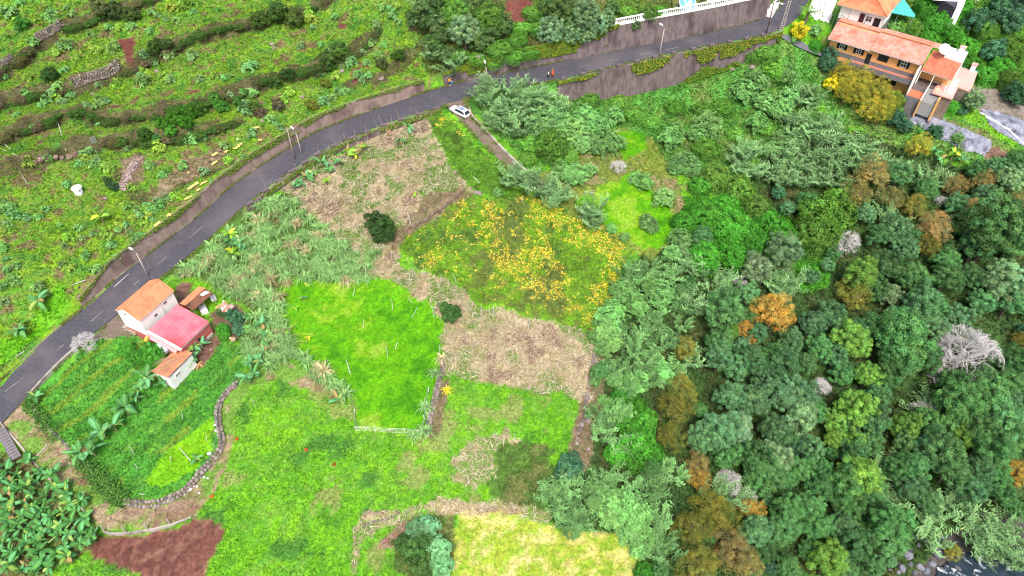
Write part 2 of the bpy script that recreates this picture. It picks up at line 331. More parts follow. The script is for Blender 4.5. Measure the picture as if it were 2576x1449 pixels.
# ------------------------------------------------------------------ regions (borders in image units, looked up through the ground point)
def inpoly(u, v, P):
    P = np.asarray(P, float); r = np.zeros(u.shape, bool); j = len(P) - 1
    x0, x1, y0, y1 = P[:, 0].min(), P[:, 0].max(), P[:, 1].min(), P[:, 1].max(); m = (u >= x0) & (u <= x1) & (v >= y0) & (v <= y1)
    uu, vv = u[m], v[m]; q = np.zeros(uu.shape, bool)
    for i in range(len(P)):
        a, b = P[i], P[j]
        c = ((a[1] > vv) != (b[1] > vv)) & (uu < (b[0] - a[0]) * (vv - a[1]) / (b[1] - a[1] + 1e-12) + a[0]); q ^= c; j = i
    r[m] = q; return r
hl = [(a, b) for a, b in RD[:, :2]]
REG = [  # name, polygon, edge roughness
 ('weed', [(-900, -900), (4000, -900), (4000, 4000), (-900, 4000)], 0),
 ('ter', [(-900, -900), (1150, -900), (1110, 190)] + hl[:17][::-1] + [(-900, 1500)], 0),
 ('slope', [(1060, -900), (2000, -900), (1965, 0), (1930, 30), (1541, 100), (1107, 217), (1075, 190), (1050, 100), (1060, 0)], 6),
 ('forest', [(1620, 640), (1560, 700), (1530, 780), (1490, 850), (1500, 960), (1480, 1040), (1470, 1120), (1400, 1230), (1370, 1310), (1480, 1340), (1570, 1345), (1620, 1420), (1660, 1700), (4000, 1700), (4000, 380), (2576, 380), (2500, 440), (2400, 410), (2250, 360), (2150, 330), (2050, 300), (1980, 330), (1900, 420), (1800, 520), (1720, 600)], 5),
 ('vine', [(1390, 195), (1500, 180), (1890, 95), (1965, 90), (2080, 150), (2060, 200), (2050, 260), (2010, 310), (1930, 390), (1840, 420), (1780, 460), (1660, 420), (1640, 350), (1560, 330), (1480, 380), (1420, 420), (1340, 410), (1230, 320), (1180, 280), (1180, 250), (1300, 225)], 6),
 ('vine2', [(1640, 500), (1740, 500), (1900, 520), (2010, 560), (2060, 640), (1950, 640), (1800, 640), (1700, 620), (1690, 560)], 6),
 ('vine2', [(2040, 590), (2110, 620), (2080, 720), (2010, 740), (1990, 680)], 4),
 ('slope2', [(2230, 20), (2300, -60), (2800, -60), (2800, 330), (2576, 300), (2500, 230), (2440, 160), (2330, 110), (2240, 60)], 4),
 ('vine', [(2075, 150), (2280, 240), (2480, 330), (2560, 400), (2400, 405), (2250, 360), (2090, 300), (2050, 200)], 5),
 ('gravel', [(2450, 215), (2520, 225), (2600, 280), (2600, 330), (2470, 290), (2440, 260)], 3),
 ('gdn', [(2270, 270), (2360, 290), (2480, 330), (2580, 390), (2576, 420), (2490, 395), (2400, 330), (2280, 280)], 2),
 ('soilbrown', [(2490, 362), (2560, 395), (2540, 420), (2470, 395)], 2),
 ('brown', [(1440, 860), (1520, 880), (1520, 1000), (1500, 1100), (1480, 1180), (1420, 1180), (1440, 1080), (1460, 1010), (1430, 960)], 5),
 ('gfield', [(1330, 460), (1420, 405), (1560, 320), (1640, 350), (1700, 430), (1720, 520), (1710, 600), (1640, 650), (1560, 620), (1440, 540)], 5),
 ('lawn', [(1440, 500), (1510, 470), (1600, 430), (1660, 500), (1710, 560), (1680, 620), (1620, 625), (1560, 590), (1490, 545)], 9),
 ('lawn', [(1560, 330), (1620, 335), (1630, 370), (1570, 400), (1545, 370)], 4),
 ('redsoil', [(1266, 0), (1330, 0), (1345, 40), (1290, 55)], 4),
 ('redsoil', [(1420, 60), (1440, 60), (1440, 80), (1420, 78)], 2),
 ('redsoil', [(292, 98), (343, 92), (337, 130), (336, 165), (318, 160), (305, 125)], 2), ('redsoil', [(462, 232), (510, 222), (505, 230), (465, 238)], 2),
 ('redsoil', [(845, 55), (870, 55), (870, 75), (850, 72)], 3), ('redsoil', [(885, 175), (912, 170), (905, 205), (885, 210)], 3),
 ('brown', [(480, 395), (560, 370), (600, 400), (520, 430), (440, 470), (380, 520), (400, 450)], 6), ('brown', [(300, 400), (360, 385), (365, 440), (310, 480)], 4),
 ('lime', [(150, 700), (180, 780), (130, 830), (90, 850), (80, 800), (120, 760)], 4), ('lime', [(0, 860), (100, 830), (90, 850), (0, 920)], 4),
 ('canegrass', [(395, 705), (450, 640), (540, 590), (620, 510), (690, 500), (730, 490), (790, 560), (870, 610), (930, 650), (930, 700), (860, 712), (740, 700), (700, 730), (720, 820), (740, 890), (700, 930), (620, 900), (590, 850), (640, 780), (540, 720), (480, 690)], 6),
 ('dry', [(680, 470), (745, 425), (850, 385), (920, 350), (1000, 320), (1060, 285), (1085, 300), (1115, 380), (1170, 465), (1200, 480), (1180, 500), (1090, 545), (1010, 600), (1000, 655), (1080, 690), (1150, 725), (1240, 780), (1340, 805), (1480, 840), (1500, 900), (1490, 1010), (1430, 1000), (1240, 965), (1130, 940), (1115, 880), (1115, 830), (1105, 790), (1080, 760), (1000, 715), (940, 705), (900, 640), (820, 590), (750, 520)], 11),
 ('yel', [(1010, 590), (1090, 547), (1180, 487), (1230, 500), (1330, 475), (1420, 535), (1500, 570), (1570, 600), (1600, 640), (1560, 690), (1535, 780), (1500, 825), (1430, 825), (1340, 800), (1240, 768), (1150, 720), (1080, 680), (1005, 650)], 11),
 ('yel2', [(1062, 290), (1110, 275), (1165, 335), (1230, 395), (1285, 430), (1340, 480), (1260, 500), (1190, 480), (1120, 385), (1085, 320)], 5),
 ('brown', [(1080, 480), (1165, 475), (1200, 487), (1130, 520), (1060, 570), (1010, 610), (990, 640), (980, 600), (1040, 540)], 4),
 ('lawn', [(705, 735), (760, 700), (860, 712), (920, 700), (960, 705), (1010, 718), (1080, 762), (1105, 800), (1113, 860), (1107, 930), (1082, 1000), (1068, 1088), (900, 1082), (893, 1010), (862, 965), (790, 925), (735, 885), (745, 820)], 7),
 ('dirt', [(700, 905), (760, 925), (830, 960), (870, 985), (860, 1010), (790, 985), (700, 955), (640, 960), (600, 1010), (585, 1060), (560, 1080), (575, 1010), (610, 955), (660, 920)], 5),
 ('brown', [(1108, 960), (1130, 950), (1125, 1010), (1105, 1090), (1080, 1105), (1085, 1050)], 2),
 ('straw', [(1190, 1100), (1290, 1085), (1300, 1130), (1240, 1160), (1260, 1210), (1200, 1225), (1130, 1200), (1140, 1160)], 18),
 ('dkweed', [(1240, 1130), (1400, 1120), (1390, 1270), (1300, 1300), (1230, 1240)], 14),
 ('straw', [(930, 1290), (1130, 1250), (1250, 1265), (1380, 1280), (1380, 1320), (1250, 1300), (1140, 1290), (1020, 1300), (950, 1340), (910, 1380), (900, 1449), (890, 1449), (895, 1330)], 9),
 ('dkweed', [(1020, 1310), (1140, 1290), (1150, 1360), (1130, 1470), (1040, 1470), (980, 1420), (990, 1350)], 5),
 ('drylawn', [(1150, 1288), (1250, 1293), (1370, 1312), (1410, 1340), (1560, 1340), (1610, 1400), (1680, 1600), (1100, 1600), (1130, 1449), (1145, 1360)], 8),
 ('dirt', [(-60, 1060), (50, 1012), (90, 1048), (150, 1110), (240, 1210), (305, 1268), (380, 1282), (440, 1265), (520, 1190), (572, 1110), (560, 1050), (600, 960), (640, 960), (592, 1050), (585, 1130), (545, 1230), (490, 1300), (380, 1330), (268, 1338), (225, 1290), (130, 1205), (60, 1125)], 4),
 ('garden', [(60, 1010), (145, 925), (225, 850), (330, 838), (380, 870), (480, 870), (560, 840), (600, 870), (615, 930), (595, 970), (552, 1015), (545, 1060), (552, 1110), (535, 1150), (500, 1190), (470, 1222), (400, 1252), (330, 1250), (255, 1195), (190, 1135), (110, 1065)], 2),
 ('limebed', [(390, 1170), (470, 1100), (535, 1050), (540, 1130), (490, 1180), (410, 1225), (370, 1215)], 6),
 ('soilbrown', [(490, 850), (560, 845), (540, 890), (500, 930), (470, 930), (490, 890)], 3),
 ('gravel', [(225, 855), (300, 785), (322, 815), (345, 842), (270, 852)], 3),
 ('soilbrown', [(530, 790), (600, 760), (625, 800), (600, 850), (540, 850)], 4), ('soilbrown', [(440, 720), (480, 705), (480, 745), (450, 770)], 4),
 ('plowed', [(225, 1372), (262, 1345), (320, 1348), (440, 1328), (500, 1302), (555, 1312), (568, 1338), (535, 1400), (510, 1470), (420, 1470), (290, 1425), (235, 1405)], 2),
 ('banfloor', [(-200, 1130), (60, 1135), (130, 1215), (215, 1295), (255, 1350), (215, 1390), (130, 1430), (100, 1600), (-200, 1600)], 4),
 ('river', [(2260, 1500), (2310, 1430), (2360, 1380), (2400, 1330), (2460, 1290), (2620, 1300), (2900, 1350), (2900, 1700), (2260, 1700)], 3)]
PAL = {  # palette (linear base colours), patchiness scale, leaves per m2, leaf size, height, kind
 'weed': ([(.07, .22, .016), (.10, .31, .012), (.14, .37, .012), (.07, .25, .02), (.15, .31, .04), (.11, .34, .01), (.16, .38, .015)], .16, 26, .26, .22, 0),
 'ter': ([(.09, .22, .02), (.16, .30, .012), (.12, .2, .03), (.08, .26, .018), (.17, .21, .05), (.14, .31, .015)], .22, 24, .28, .25, 0),
 'slope': ([(.06, .13, .02), (.09, .17, .025), (.13, .12, .04), (.04, .09, .02)], .3, 24, .32, .5, 0),
 'slope2': ([(.06, .2, .025), (.1, .27, .03), (.045, .14, .02), (.13, .25, .04)], .25, 30, .36, .6, 0),
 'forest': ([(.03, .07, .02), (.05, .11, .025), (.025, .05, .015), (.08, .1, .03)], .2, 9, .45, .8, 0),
 'vine': ([(.07, .23, .04), (.10, .31, .05), (.055, .17, .025), (.13, .26, .05), (.12, .18, .05)], .22, 30, .3, .6, 0),
 'vine2': ([(.05, .22, .02), (.08, .3, .025), (.04, .15, .02)], .25, 34, .34, .8, 0),
 'gfield': ([(.14, .22, .03), (.22, .26, .05), (.1, .18, .03), (.3, .24, .13)], .2, 24, .26, .3, 0),
 'gdn': ([(.08, .19, .03), (.13, .24, .04), (.17, .13, .08)], .6, 24, .26, .25, 0),
 'gravel': ([(.17, .15, .13), (.23, .2, .18), (.13, .12, .09)], .5, 2, .12, .08, 0),
 'soilbrown': ([(.12, .06, .045), (.18, .11, .08), (.1, .055, .04)], .5, 5, .2, .12, 0),
 'redsoil': ([(.11, .035, .028), (.14, .05, .04)], .6, 2, .15, .05, 0),
 'brown': ([(.16, .12, .08), (.23, .17, .11), (.11, .12, .04), (.28, .21, .15)], .5, 24, .26, .2, 1),
 'lawn': ([(.045, .2, .003), (.08, .30, .003), (.11, .34, .004), (.06, .25, .003), (.17, .36, .01), (.2, .36, .03)], .14, 30, .16, .07, 1),
 'lime': ([(.12, .38, .01), (.09, .3, .01), (.16, .42, .02)], .4, 30, .3, .3, 0),
 'limebed': ([(.17, .42, .006), (.12, .35, .01), (.22, .45, .01)], .4, 30, .22, .15, 0),
 'canegrass': ([(.07, .15, .03), (.1, .2, .04), (.12, .1, .06)], .3, 20, .3, .4, 0),
 'dry': ([(.42, .35, .21), (.58, .51, .35), (.33, .27, .16), (.48, .43, .26), (.30, .28, .12), (.22, .28, .08)], .17, 38, .34, .3, 1),
 'straw': ([(.36, .29, .16), (.45, .36, .24), (.17, .27, .05), (.3, .26, .1)], .3, 30, .3, .2, 1),
 'yel': ([(.07, .15, .025), (.11, .22, .02), (.12, .29, .012), (.13, .17, .035), (.09, .14, .03)], .14, 34, .24, .45, 2),
 'yel2': ([(.07, .17, .02), (.1, .25, .02), (.06, .12, .02)], .3, 34, .24, .45, 3),
 'dkweed': ([(.06, .15, .025), (.09, .19, .03), (.05, .1, .02), (.14, .16, .05)], .3, 30, .24, .4, 0),
 'drylawn': ([(.48, .43, .15), (.33, .39, .05), (.15, .32, .012), (.36, .40, .06), (.53, .46, .2), (.20, .37, .02), (.30, .38, .04)], .12, 34, .2, .08, 1),
 'dirt': ([(.26, .19, .12), (.33, .25, .17), (.17, .2, .06), (.19, .11, .08)], .22, 18, .22, .08, 1),
 'garden': ([(.055, .22, .03), (.08, .30, .03), (.05, .17, .03), (.12, .33, .03)], .35, 30, .28, .3, 4),
 'plowed': ([(.115, .042, .032), (.16, .072, .055), (.09, .034, .028), (.19, .1, .07)], .5, 1.6, .15, .05, 5),
 'banfloor': ([(.1, .13, .03), (.14, .1, .05), (.08, .2, .03), (.2, .17, .1)], .3, 20, .3, .2, 0),
 'river': ([(.06, .055, .055), (.09, .08, .075)], .5, 1, .2, .1, 0)}
NAMES = list(PAL)
def region(P):
    u, v = proj(P); r = np.zeros(u.shape, int); n1 = fbm(P[..., 0] * .45, P[..., 1] * .45, 21) - .5; n2 = fbm(P[..., 0] * .45 + 40, P[..., 1] * .45 + 9, 22) - .5
    for name, poly, rough in REG: r[inpoly(u + n1 * rough * 4, v + n2 * rough * 4, poly)] = NAMES.index(name)
    return r
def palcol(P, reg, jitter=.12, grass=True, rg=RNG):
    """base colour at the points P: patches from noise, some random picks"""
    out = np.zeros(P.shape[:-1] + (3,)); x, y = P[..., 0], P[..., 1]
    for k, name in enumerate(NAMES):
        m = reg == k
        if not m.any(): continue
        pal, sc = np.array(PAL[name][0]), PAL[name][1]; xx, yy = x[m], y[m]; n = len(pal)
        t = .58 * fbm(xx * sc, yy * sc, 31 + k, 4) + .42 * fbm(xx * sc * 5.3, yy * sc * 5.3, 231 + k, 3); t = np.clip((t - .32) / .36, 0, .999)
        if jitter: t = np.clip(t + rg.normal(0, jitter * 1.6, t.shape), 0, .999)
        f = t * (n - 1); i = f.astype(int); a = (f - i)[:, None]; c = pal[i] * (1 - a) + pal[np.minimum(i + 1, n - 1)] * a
        kind = PAL[name][5]
        if kind == 4:        # crop rows run alongside the road
            q = np.sin((xx * .78 - yy * .62) * 2 * math.pi / 3.6 + fbm(xx * .15, yy * .15, 5) * 4); s = (q > .62) & (fbm(xx * .2, yy * .2, 15) + .35 * inpoly(*proj(np.stack([xx, yy, samp(H, xx, yy)], -1)), [(50, 1010), (230, 850), (400, 860), (400, 950), (300, 1020), (180, 1130), (100, 1070)]) > .62) & (rg.random(xx.shape) < .8 if jitter else True)
            c = np.where(s[:, None], np.array([.15, .26, .03]) if not jitter else np.array([.16, .3, .03]), c)
        if kind in (2, 3) and jitter:
            p = fbm(xx * .17 + 3, yy * .17, 77, 4) * .8 * .62 + .38 * vnoise(xx * 1.15, yy * 1.15, 78); u_, v_ = proj(np.stack([xx, yy, samp(H, xx, yy)], -1))
            near = np.clip(1 - seg_dist(u_, v_, [(1350, 490), (1450, 560), (1560, 650), (1530, 790)]) / 55, 0, 1) * .2 if kind == 2 else 0
            low = np.clip(1 - seg_dist(u_, v_, [(1200, 560), (1310, 620), (1250, 720), (1400, 740)]) / 70, 0, 1) * .17 if kind == 2 else 0
            y_ = (p + near + low - (.12 if kind == 3 else .05) + rg.normal(0, .05, p.shape)) > .51
            yc = np.array([[.70, .53, .04], [.76, .62, .06], [.60, .47, .03], [.50, .34, .06], [.72, .62, .16]])[rg.integers(0, 5, len(xx))]; c = np.where(y_[:, None], yc, c)
        if name in ('dry', 'straw', 'dirt'):   # green regrowth and bare earth in patches
            gq = fbm(xx * .33, yy * .33, 141, 3) + (rg.normal(0, .05, xx.shape) if jitter else 0); c = np.where((gq > .555)[:, None], np.array([[.13, .26, .04]]), c); c = np.where((gq < .33)[:, None], np.array([[.24, .17, .12]]), c)
        if name == 'ter':
            gq = fbm(xx * .5 + 5, yy * .5, 151, 4) + (rg.normal(0, .05, xx.shape) if jitter else 0); c = np.where((gq < .33)[:, None], np.array([[.16, .13, .06]]), c); c = np.where((gq > .66)[:, None], np.array([[.07, .19, .025]]), c)
        if name == 'weed':
            gq = fbm(xx * .2 + 9, yy * .2, 143, 4) + (rg.normal(0, .05, xx.shape) if jitter else 0); c = np.where((gq < .29)[:, None], np.array([[.20, .27, .07]]), c); c = np.where((gq > .70)[:, None], np.array([[.06, .19, .025]]), c)
        if kind == 5:
            q = np.sin((xx * .93 + yy * .2) * 2 * math.pi / 1.5); c = c * (1 + .16 * q[:, None])
        out[m] = c
    if jitter: out *= (1 + rg.normal(0, .16, out.shape[:-1]))[..., None]
    return np.clip(out, .004, .8)
def seg_dist(u, v, P): return seg_signed(u, v, np.array(P, float))[0]
# ------------------------------------------------------------------ the ground sheet
GP = np.stack([X, Y, H], -1); greg = region(GP)
pl = greg == NAMES.index('plowed'); H[pl] += .2 * np.sin((X[pl] * .93 + Y[pl] * .2) * 2 * math.pi / 1.5)
gd = greg == NAMES.index('garden'); H[gd] += .12 * np.sin((X[gd] * .78 - Y[gd] * .62) * 2 * math.pi / 3.2 + fbm(X[gd] * .15, Y[gd] * .15, 5) * 3)
# river bed: lower than its banks
u_, v_ = proj(GP); rv = greg == NAMES.index('river'); H[rv] -= .5
GP = np.stack([X, Y, H], -1); gcol = palcol(GP, greg, 0)
# bare red earth and dry stems on the terrace banks
for q in BANKP:
    d_, s_, _, _ = seg_signed(X, Y, q); m = (d_ < 1.1 + (vnoise(X * .4, Y * .4, 8) - .5) * 2) & (greg == NAMES.index('ter')); gcol[m] = np.array([.075, .07, .032]) * (1 + (vnoise(X[m], Y[m], 9) - .5)[:, None])
gi = np.arange(NX * NY).reshape(NY, NX)
quads = np.stack([gi[:-1, :-1], gi[:-1, 1:], gi[1:, 1:], gi[1:, :-1]], -1).reshape(-1, 4)
# ragged skirt so the land goes on outside the sheet
tag(link('ground', mkmesh('ground', GP.reshape(-1, 3), quads, [M['ground']], gcol.reshape(-1, 3), True)), kind='structure')
n0 = 9; ring = [(GX0, GY0), (GX1, GY0), (GX1, GY1), (GX0, GY1)]
mb = MB(); ed = []
for a, b in zip(ring, ring[1:] + ring[:1]):
    for t in np.linspace(0, 1, 25)[:-1]: ed.append((a[0] * (1 - t) + b[0] * t, a[1] * (1 - t) + b[1] * t))
ed = np.array(ed); ez = samp(H, ed[:, 0], ed[:, 1]); cen = np.array([0, 120.0]); far = cen + (ed - cen) * 4.0
V = [(x, y, z - .3) for (x, y), z in zip(ed, ez)] + [(x, y, z + 18 * math.sin(i * .7) + (40 if y > 200 else 0)) for i, ((x, y), z) in enumerate(zip(far, ez))]
k = len(ed); mb.add(V, [[i, (i + 1) % k, k + (i + 1) % k, k + i] for i in range(k)])
M['far'] = noisemat('distant_green', (.05, .11, .02), (.09, .16, .03), .05, .9, .1, 8)
o = mb.build('hills', M['far'], smoothf=True); o.data.validate(); tag(o, kind='structure')
bpy.context.view_layer.update()
# ------------------------------------------------------------------ road, its dashes and gutters
def ribbon(name, A, B, mat, n=8, crown=0.0, parent=None, wob=None):
    V = []; n1 = n + 1
    for i in range(len(A)):
        for k in range(n1):
            t = k / n; p = A[i] * (1 - t) + B[i] * t; V.append((p[0], p[1], p[2] + crown * 4 * t * (1 - t)))
    g = np.arange(len(A) * n1).reshape(len(A), n1); q = np.stack([g[:-1, :-1], g[:-1, 1:], g[1:, 1:], g[1:, :-1]], -1).reshape(-1, 4)[:, ::-1]
    return link(name, mkmesh(name, V, q, [mat], None, True), parent)
rdz = np.array([0, 0, .03])
road = tag(ribbon('road', RL + rdz, RR + rdz, M['asphalt'], 10, .06), kind='structure')
def z_on(P2): # road height near a ground point
    i = np.argmin(np.hypot(RC[:, 0] - P2[0], RC[:, 1] - P2[1])); return RZ[i]
def onroad(u, v):
    z = 5.0
    for _ in range(12): p = at_z(u, v, z); z = z_on(p)
    return at_z(u, v, z + .1)
DASH = [(55, 927, 112, 905), (113, 907, 160, 866), (222, 814, 260, 782), (310, 740, 350, 705), (395, 667, 430, 636), (475, 599, 512, 568), (547, 538, 580, 510), (1448, 170, 1479, 164), (1528, 154, 1562, 147), (1603, 139, 1638, 132), (1675, 125, 1710, 118), (35, 970, 75, 940)]
DASH = DASH[1:11] + [(12, 985, 60, 950)]
for a, b, c, d in DASH:
    p, q = onroad(a, b), onroad(c, d); e = (q - p); e /= np.linalg.norm(e); s = np.array([-e[1], e[0], 0]) * .075
    V = [p - s, p + s, q + s, q - s]; V = np.array([x + np.array([0, 0, .0]) for x in V]); V2 = V - np.array([0, 0, .012])
    mb = MB(); mb.add(list(V) + list(V2), [[0, 3, 2, 1], [0, 1, 5, 4], [1, 2, 6, 5], [2, 3, 7, 6], [3, 0, 4, 7]]); mb.build('lane_dash', M['paint'], road)
# ------------------------------------------------------------------ retaining walls
def wall_strip(name, label, base, hgt, out, mat, thick=.45, below=.6, capmat=None, lean=.12, cat='wall', rough=0.0):
    """wall along base (n,3); hgt above base, out = unit vectors towards the open side"""
    n = len(base); rows = [-below, 0, .25, .5, .75, 1.0]; V = []
    for i in range(n):
        h = hgt[i]; b = base[i]; o2 = np.array([out[i][0], out[i][1], 0])
        for r in rows:
            z = r if r < 0 else r * h; k = (1 - max(r, 0)) * lean * h
            V.append(b + o2 * k + np.array([0, 0, z]) + o2 * (RNG.normal() * rough))
        V.append(b - o2 * thick + np.array([0, 0, h])); V.append(b - o2 * thick + np.array([0, 0, -below]))
    m = len(rows) + 2; Fs = []
    for i in range(n - 1):
        for k in range(m): a = i * m + k; b = i * m + (k + 1) % m; Fs.append([a, b, b + m, a + m])
    Fs += [list(range(m))[::-1], [(n - 1) * m + k for k in range(m)]]
    w = MB().add(V, Fs); o = w.build(name, mat); bm_fix(o.data); return tag(o, label, cat)
def bm_fix(me):
    import bmesh
    b = bmesh.new(); b.from_mesh(me); bmesh.ops.recalc_face_normals(b, faces=b.faces); b.to_mesh(me); b.free()
NR = np.hstack([RN, np.zeros((len(RN), 1))])
def rng_idx(u0, u1): return np.where((RLU >= u0) & (RLU <= u1))[0]
# smooth L/R polylines
i = rng_idx(208, 1079); base = RL[i] + NR[i] * .55; h = np.maximum(HUP[i] + .12, .9) 
wallA = wall_strip('retaining_wall', 'long curved brown concrete retaining wall above the road, below the terraced hillside', base, h, -RN[i], M['wallpink'])
i = rng_idx(1108, 1935); base = RL[i] + NR[i] * .55; h = HUP[i] + .1; wb_i = i
wallB = wall_strip('retaining_wall', 'tall dark stained concrete wall above the road, crowned by the white balustrade', base, h, -RN[i], M['wallrock'])
i = rng_idx(1385, 1925); base = RR[i] - NR[i] * 1.05; base = base.copy(); hd_ = np.maximum(HDN[i], .8) ; base[:, 2] -= hd_
wallC = wall_strip('retaining_wall', 'high ivy hung retaining wall holding up the far stretch of road over the vine slope', base, hd_ + .12, RN[i] * -1, M['wallrock'], thick=.5, below=1.5, lean=.06)
i = rng_idx(560, 1075); base = RR[i] - NR[i] * 1.05; base = base.copy(); hd_ = np.maximum(HDN[i], .5); base[:, 2] -= hd_
wallD = wall_strip('retaining_wall', 'low grey retaining wall below the road edge beside the dry grass terrace', base, hd_ + .12, RN[i] * -1, M['wallrock'], thick=.5, below=1)
i = rng_idx(20, 175); base = RR[i] - NR[i] * .35; base = base.copy(); base[:, 2] -= .3
wallE = wall_strip('roadside_wall', 'short low concrete wall edging the vegetable garden at the bottom left roadside', base, .3 + 0 * base[:, 0] + .45, RN[i] * -1, M['concrete'], thick=.25, below=.6, lean=0)
def blocks(par, u0, u1, step, size, mat, side=-1, first=0, skip=()):
    i = rng_idx(u0, u1); s = 0; last = None; me = None; k = 0
    for j in i:
        p = RR[j]
        if last is not None: s += np.linalg.norm(p - last)
        last = p
        if s >= step or me is None:
            s = 0
            if me is None: me = MB().box((0, 0, 0), size).mesh('block', mat)
            a = math.atan2(tng[j][1], tng[j][0]); q = p - NR[j] * .8; k += 1
            if k in skip: continue
            link('block', me, par, (q[0], q[1], q[2] + .12 + size[2] / 2), (0, 0, a))
blocks(wallC, 1400, 1900, 3.6, (1.1, .5, .6), M['wallrock'])
blocks(wallD, 575, 1070, 2.9, (1.3, .5, .5), M['wallrock'])
def curb(name, label, i, side):
    mb = MB(); B = (RL[i] + NR[i] * .16) if side > 0 else (RR[i] - NR[i] * .16)
    A = B - NR[i] * .12; C_ = B + NR[i] * .12; n = len(i); V = []
    for a, c in zip(A, C_): V += [a + [0, 0, -.1], a + [0, 0, .13], c + [0, 0, .13], c + [0, 0, -.1]]
    Fs = [[j * 4 + k, j * 4 + (k + 1) % 4, (j + 1) * 4 + (k + 1) % 4, (j + 1) * 4 + k] for j in range(n - 1) for k in range(4)]
    mb.add(V, Fs + [[3, 2, 1, 0], [4 * n - 4, 4 * n - 3, 4 * n - 2, 4 * n - 1]]); o = mb.build(name, M['kerb']); bm_fix(o.data); return tag(o, kind='structure')
curb('kerb', '', rng_idx(-180, 1925), 1)
# ------------------------------------------------------------------ leaf geometry
def unit(a): return a / (np.linalg.norm(a, axis=-1, keepdims=True) + 1e-9)
def leafquads(P, N, S, asp, rg, up=0.0):
    """diamond leaves: centre P, normal N, length S; returns verts (n*4,3) and quads"""
    n = len(P); r = unit(rg.normal(size=(n, 3)) + np.array([0, 0, up])); t = unit(r - (r * N).sum(-1, keepdims=True) * N); b = np.cross(N, t)
    S = np.broadcast_to(np.asarray(S, float), (n,))[:, None]; asp = np.broadcast_to(np.asarray(asp, float), (n,))[:, None]
    V = np.stack([P - t * S * .5, P + b * S * asp * .5 + t * S * .06, P + t * S * .5, P - b * S * asp * .5 + t * S * .06], 1)
    return V.reshape(-1, 3), np.arange(n * 4).reshape(n, 4)
def blades(P, L, wd, rg, lean=.8):
    """upright leaning triangles"""
    n = len(P); a = rg.random(n) * 2 * math.pi; d = np.stack([np.cos(a), np.sin(a), 0 * a], 1); s = np.stack([-np.sin(a), np.cos(a), 0 * a], 1)
    L = np.broadcast_to(L, (n,))[:, None]; k = (rg.random((n, 1)) * .6 + .6) * lean
    tip = P + d * L * k + np.array([0, 0, 1.0]) * L * (1.1 - .6 * k); V = np.stack([P - s * wd, P + s * wd, tip], 1)
    return V.reshape(-1, 3), np.arange(n * 3).reshape(n, 3)
def strip(pts, wid, side):
    """flat strips: pts (n,k,3), wid (k,), side (n,3) -> verts, quads"""
    n, k, _ = pts.shape; w = np.asarray(wid)[None, :, None]; A = pts - side[:, None] * w; B = pts + side[:, None] * w
    V = np.stack([A, B], 2).reshape(n, k * 2, 3); q = np.array([[2 * j, 2 * j + 1, 2 * j + 3, 2 * j + 2] for j in range(k - 1)])
    return V.reshape(-1, 3), (np.arange(n)[:, None, None] * (2 * k) + q[None]).reshape(-1, 4)
# ------------------------------------------------------------------ ground cover
vis_road = ((np.abs(lat) < w + .75)).astype(float)
hupmask = ((side > 0) & (lat < w + 1.3) & (hu > 1)) | ((side < 0) & (-lat < w + 1.4) & (hd > .3))
vis_road = np.maximum(vis_road, hupmask.astype(float))
NOVEG = [[(298, 775), (345, 705), (385, 700), (430, 735), (445, 765), (535, 825), (475, 900), (480, 905), (430, 965), (385, 945), (420, 895), (318, 815)], [(455, 765), (500, 718), (530, 740), (535, 800), (480, 780)],
 [(2065, 60), (2080, 0), (2240, -40), (2310, 40), (2460, 200), (2400, 250), (2270, 235), (2130, 170), (2070, 125)], [(1120, 258), (1170, 250), (1190, 290), (1295, 400), (1382, 470), (1400, 500), (1380, 510), (1330, 478), (1270, 420), (1175, 330), (1128, 288)],
 [(2275, 262), (2360, 290), (2380, 330), (2490, 362), (2470, 392), (2370, 345), (2290, 300)], [(2480, 285), (2600, 330), (2600, 390), (2475, 310)], [(1690, 0), (1760, 0), (1770, 25), (1700, 30)], [(1960, 80), (2070, 130), (2075, 150), (1960, 95)]]
def free(P):
    u, v = proj(P); ok = samp(vis_road, P[:, 0], P[:, 1]) < .25
    for q in NOVEG: ok &= ~inpoly(u, v, q)
    return ok, u, v
GROUPS = {'meadow_weeds': ['weed', 'lime', 'limebed', 'dkweed', 'gdn', 'gfield', 'banfloor'], 'hillside_grass': ['ter', 'slope', 'slope2'], 'lawn_grass': ['lawn'], 'dry_grass': ['dry', 'straw', 'brown', 'dirt', 'drylawn'],
 'bean_vines': ['yel', 'yel2'], 'creeping_vines': ['vine', 'vine2'], 'garden_crops': ['garden'], 'undergrowth': ['forest', 'canegrass'], 'soil_crumbs': ['soilbrown', 'redsoil', 'plowed', 'gravel', 'river']}
GLAB = {'meadow_weeds': ('bright green leafy weeds covering the lower fields', 'weeds'), 'hillside_grass': ('rough green and brown growth on the terraced hillside', 'grass'), 'lawn_grass': ('short vivid green grass of the mown lawns', 'grass'),
 'dry_grass': ('straw coloured dry grass and stems between the fields', 'dry grass'), 'bean_vines': ('yellow and green leaves of the withering bean field', 'bean plants'), 'creeping_vines': ('dense dark green creepers below the high road wall', 'creepers'),
 'garden_crops': ('rows of low green vegetables below the white house', 'crops'), 'undergrowth': ('dark undergrowth under the forest trees', 'undergrowth'), 'soil_crumbs': ('sparse weeds on bare red soil', 'weeds')}
dens = np.array([PAL[n][2] for n in NAMES], float); lsz = np.array([PAL[n][3] for n in NAMES]); lht = np.array([PAL[n][4] for n in NAMES]); lkd = np.array([PAL[n][5] for n in NAMES])
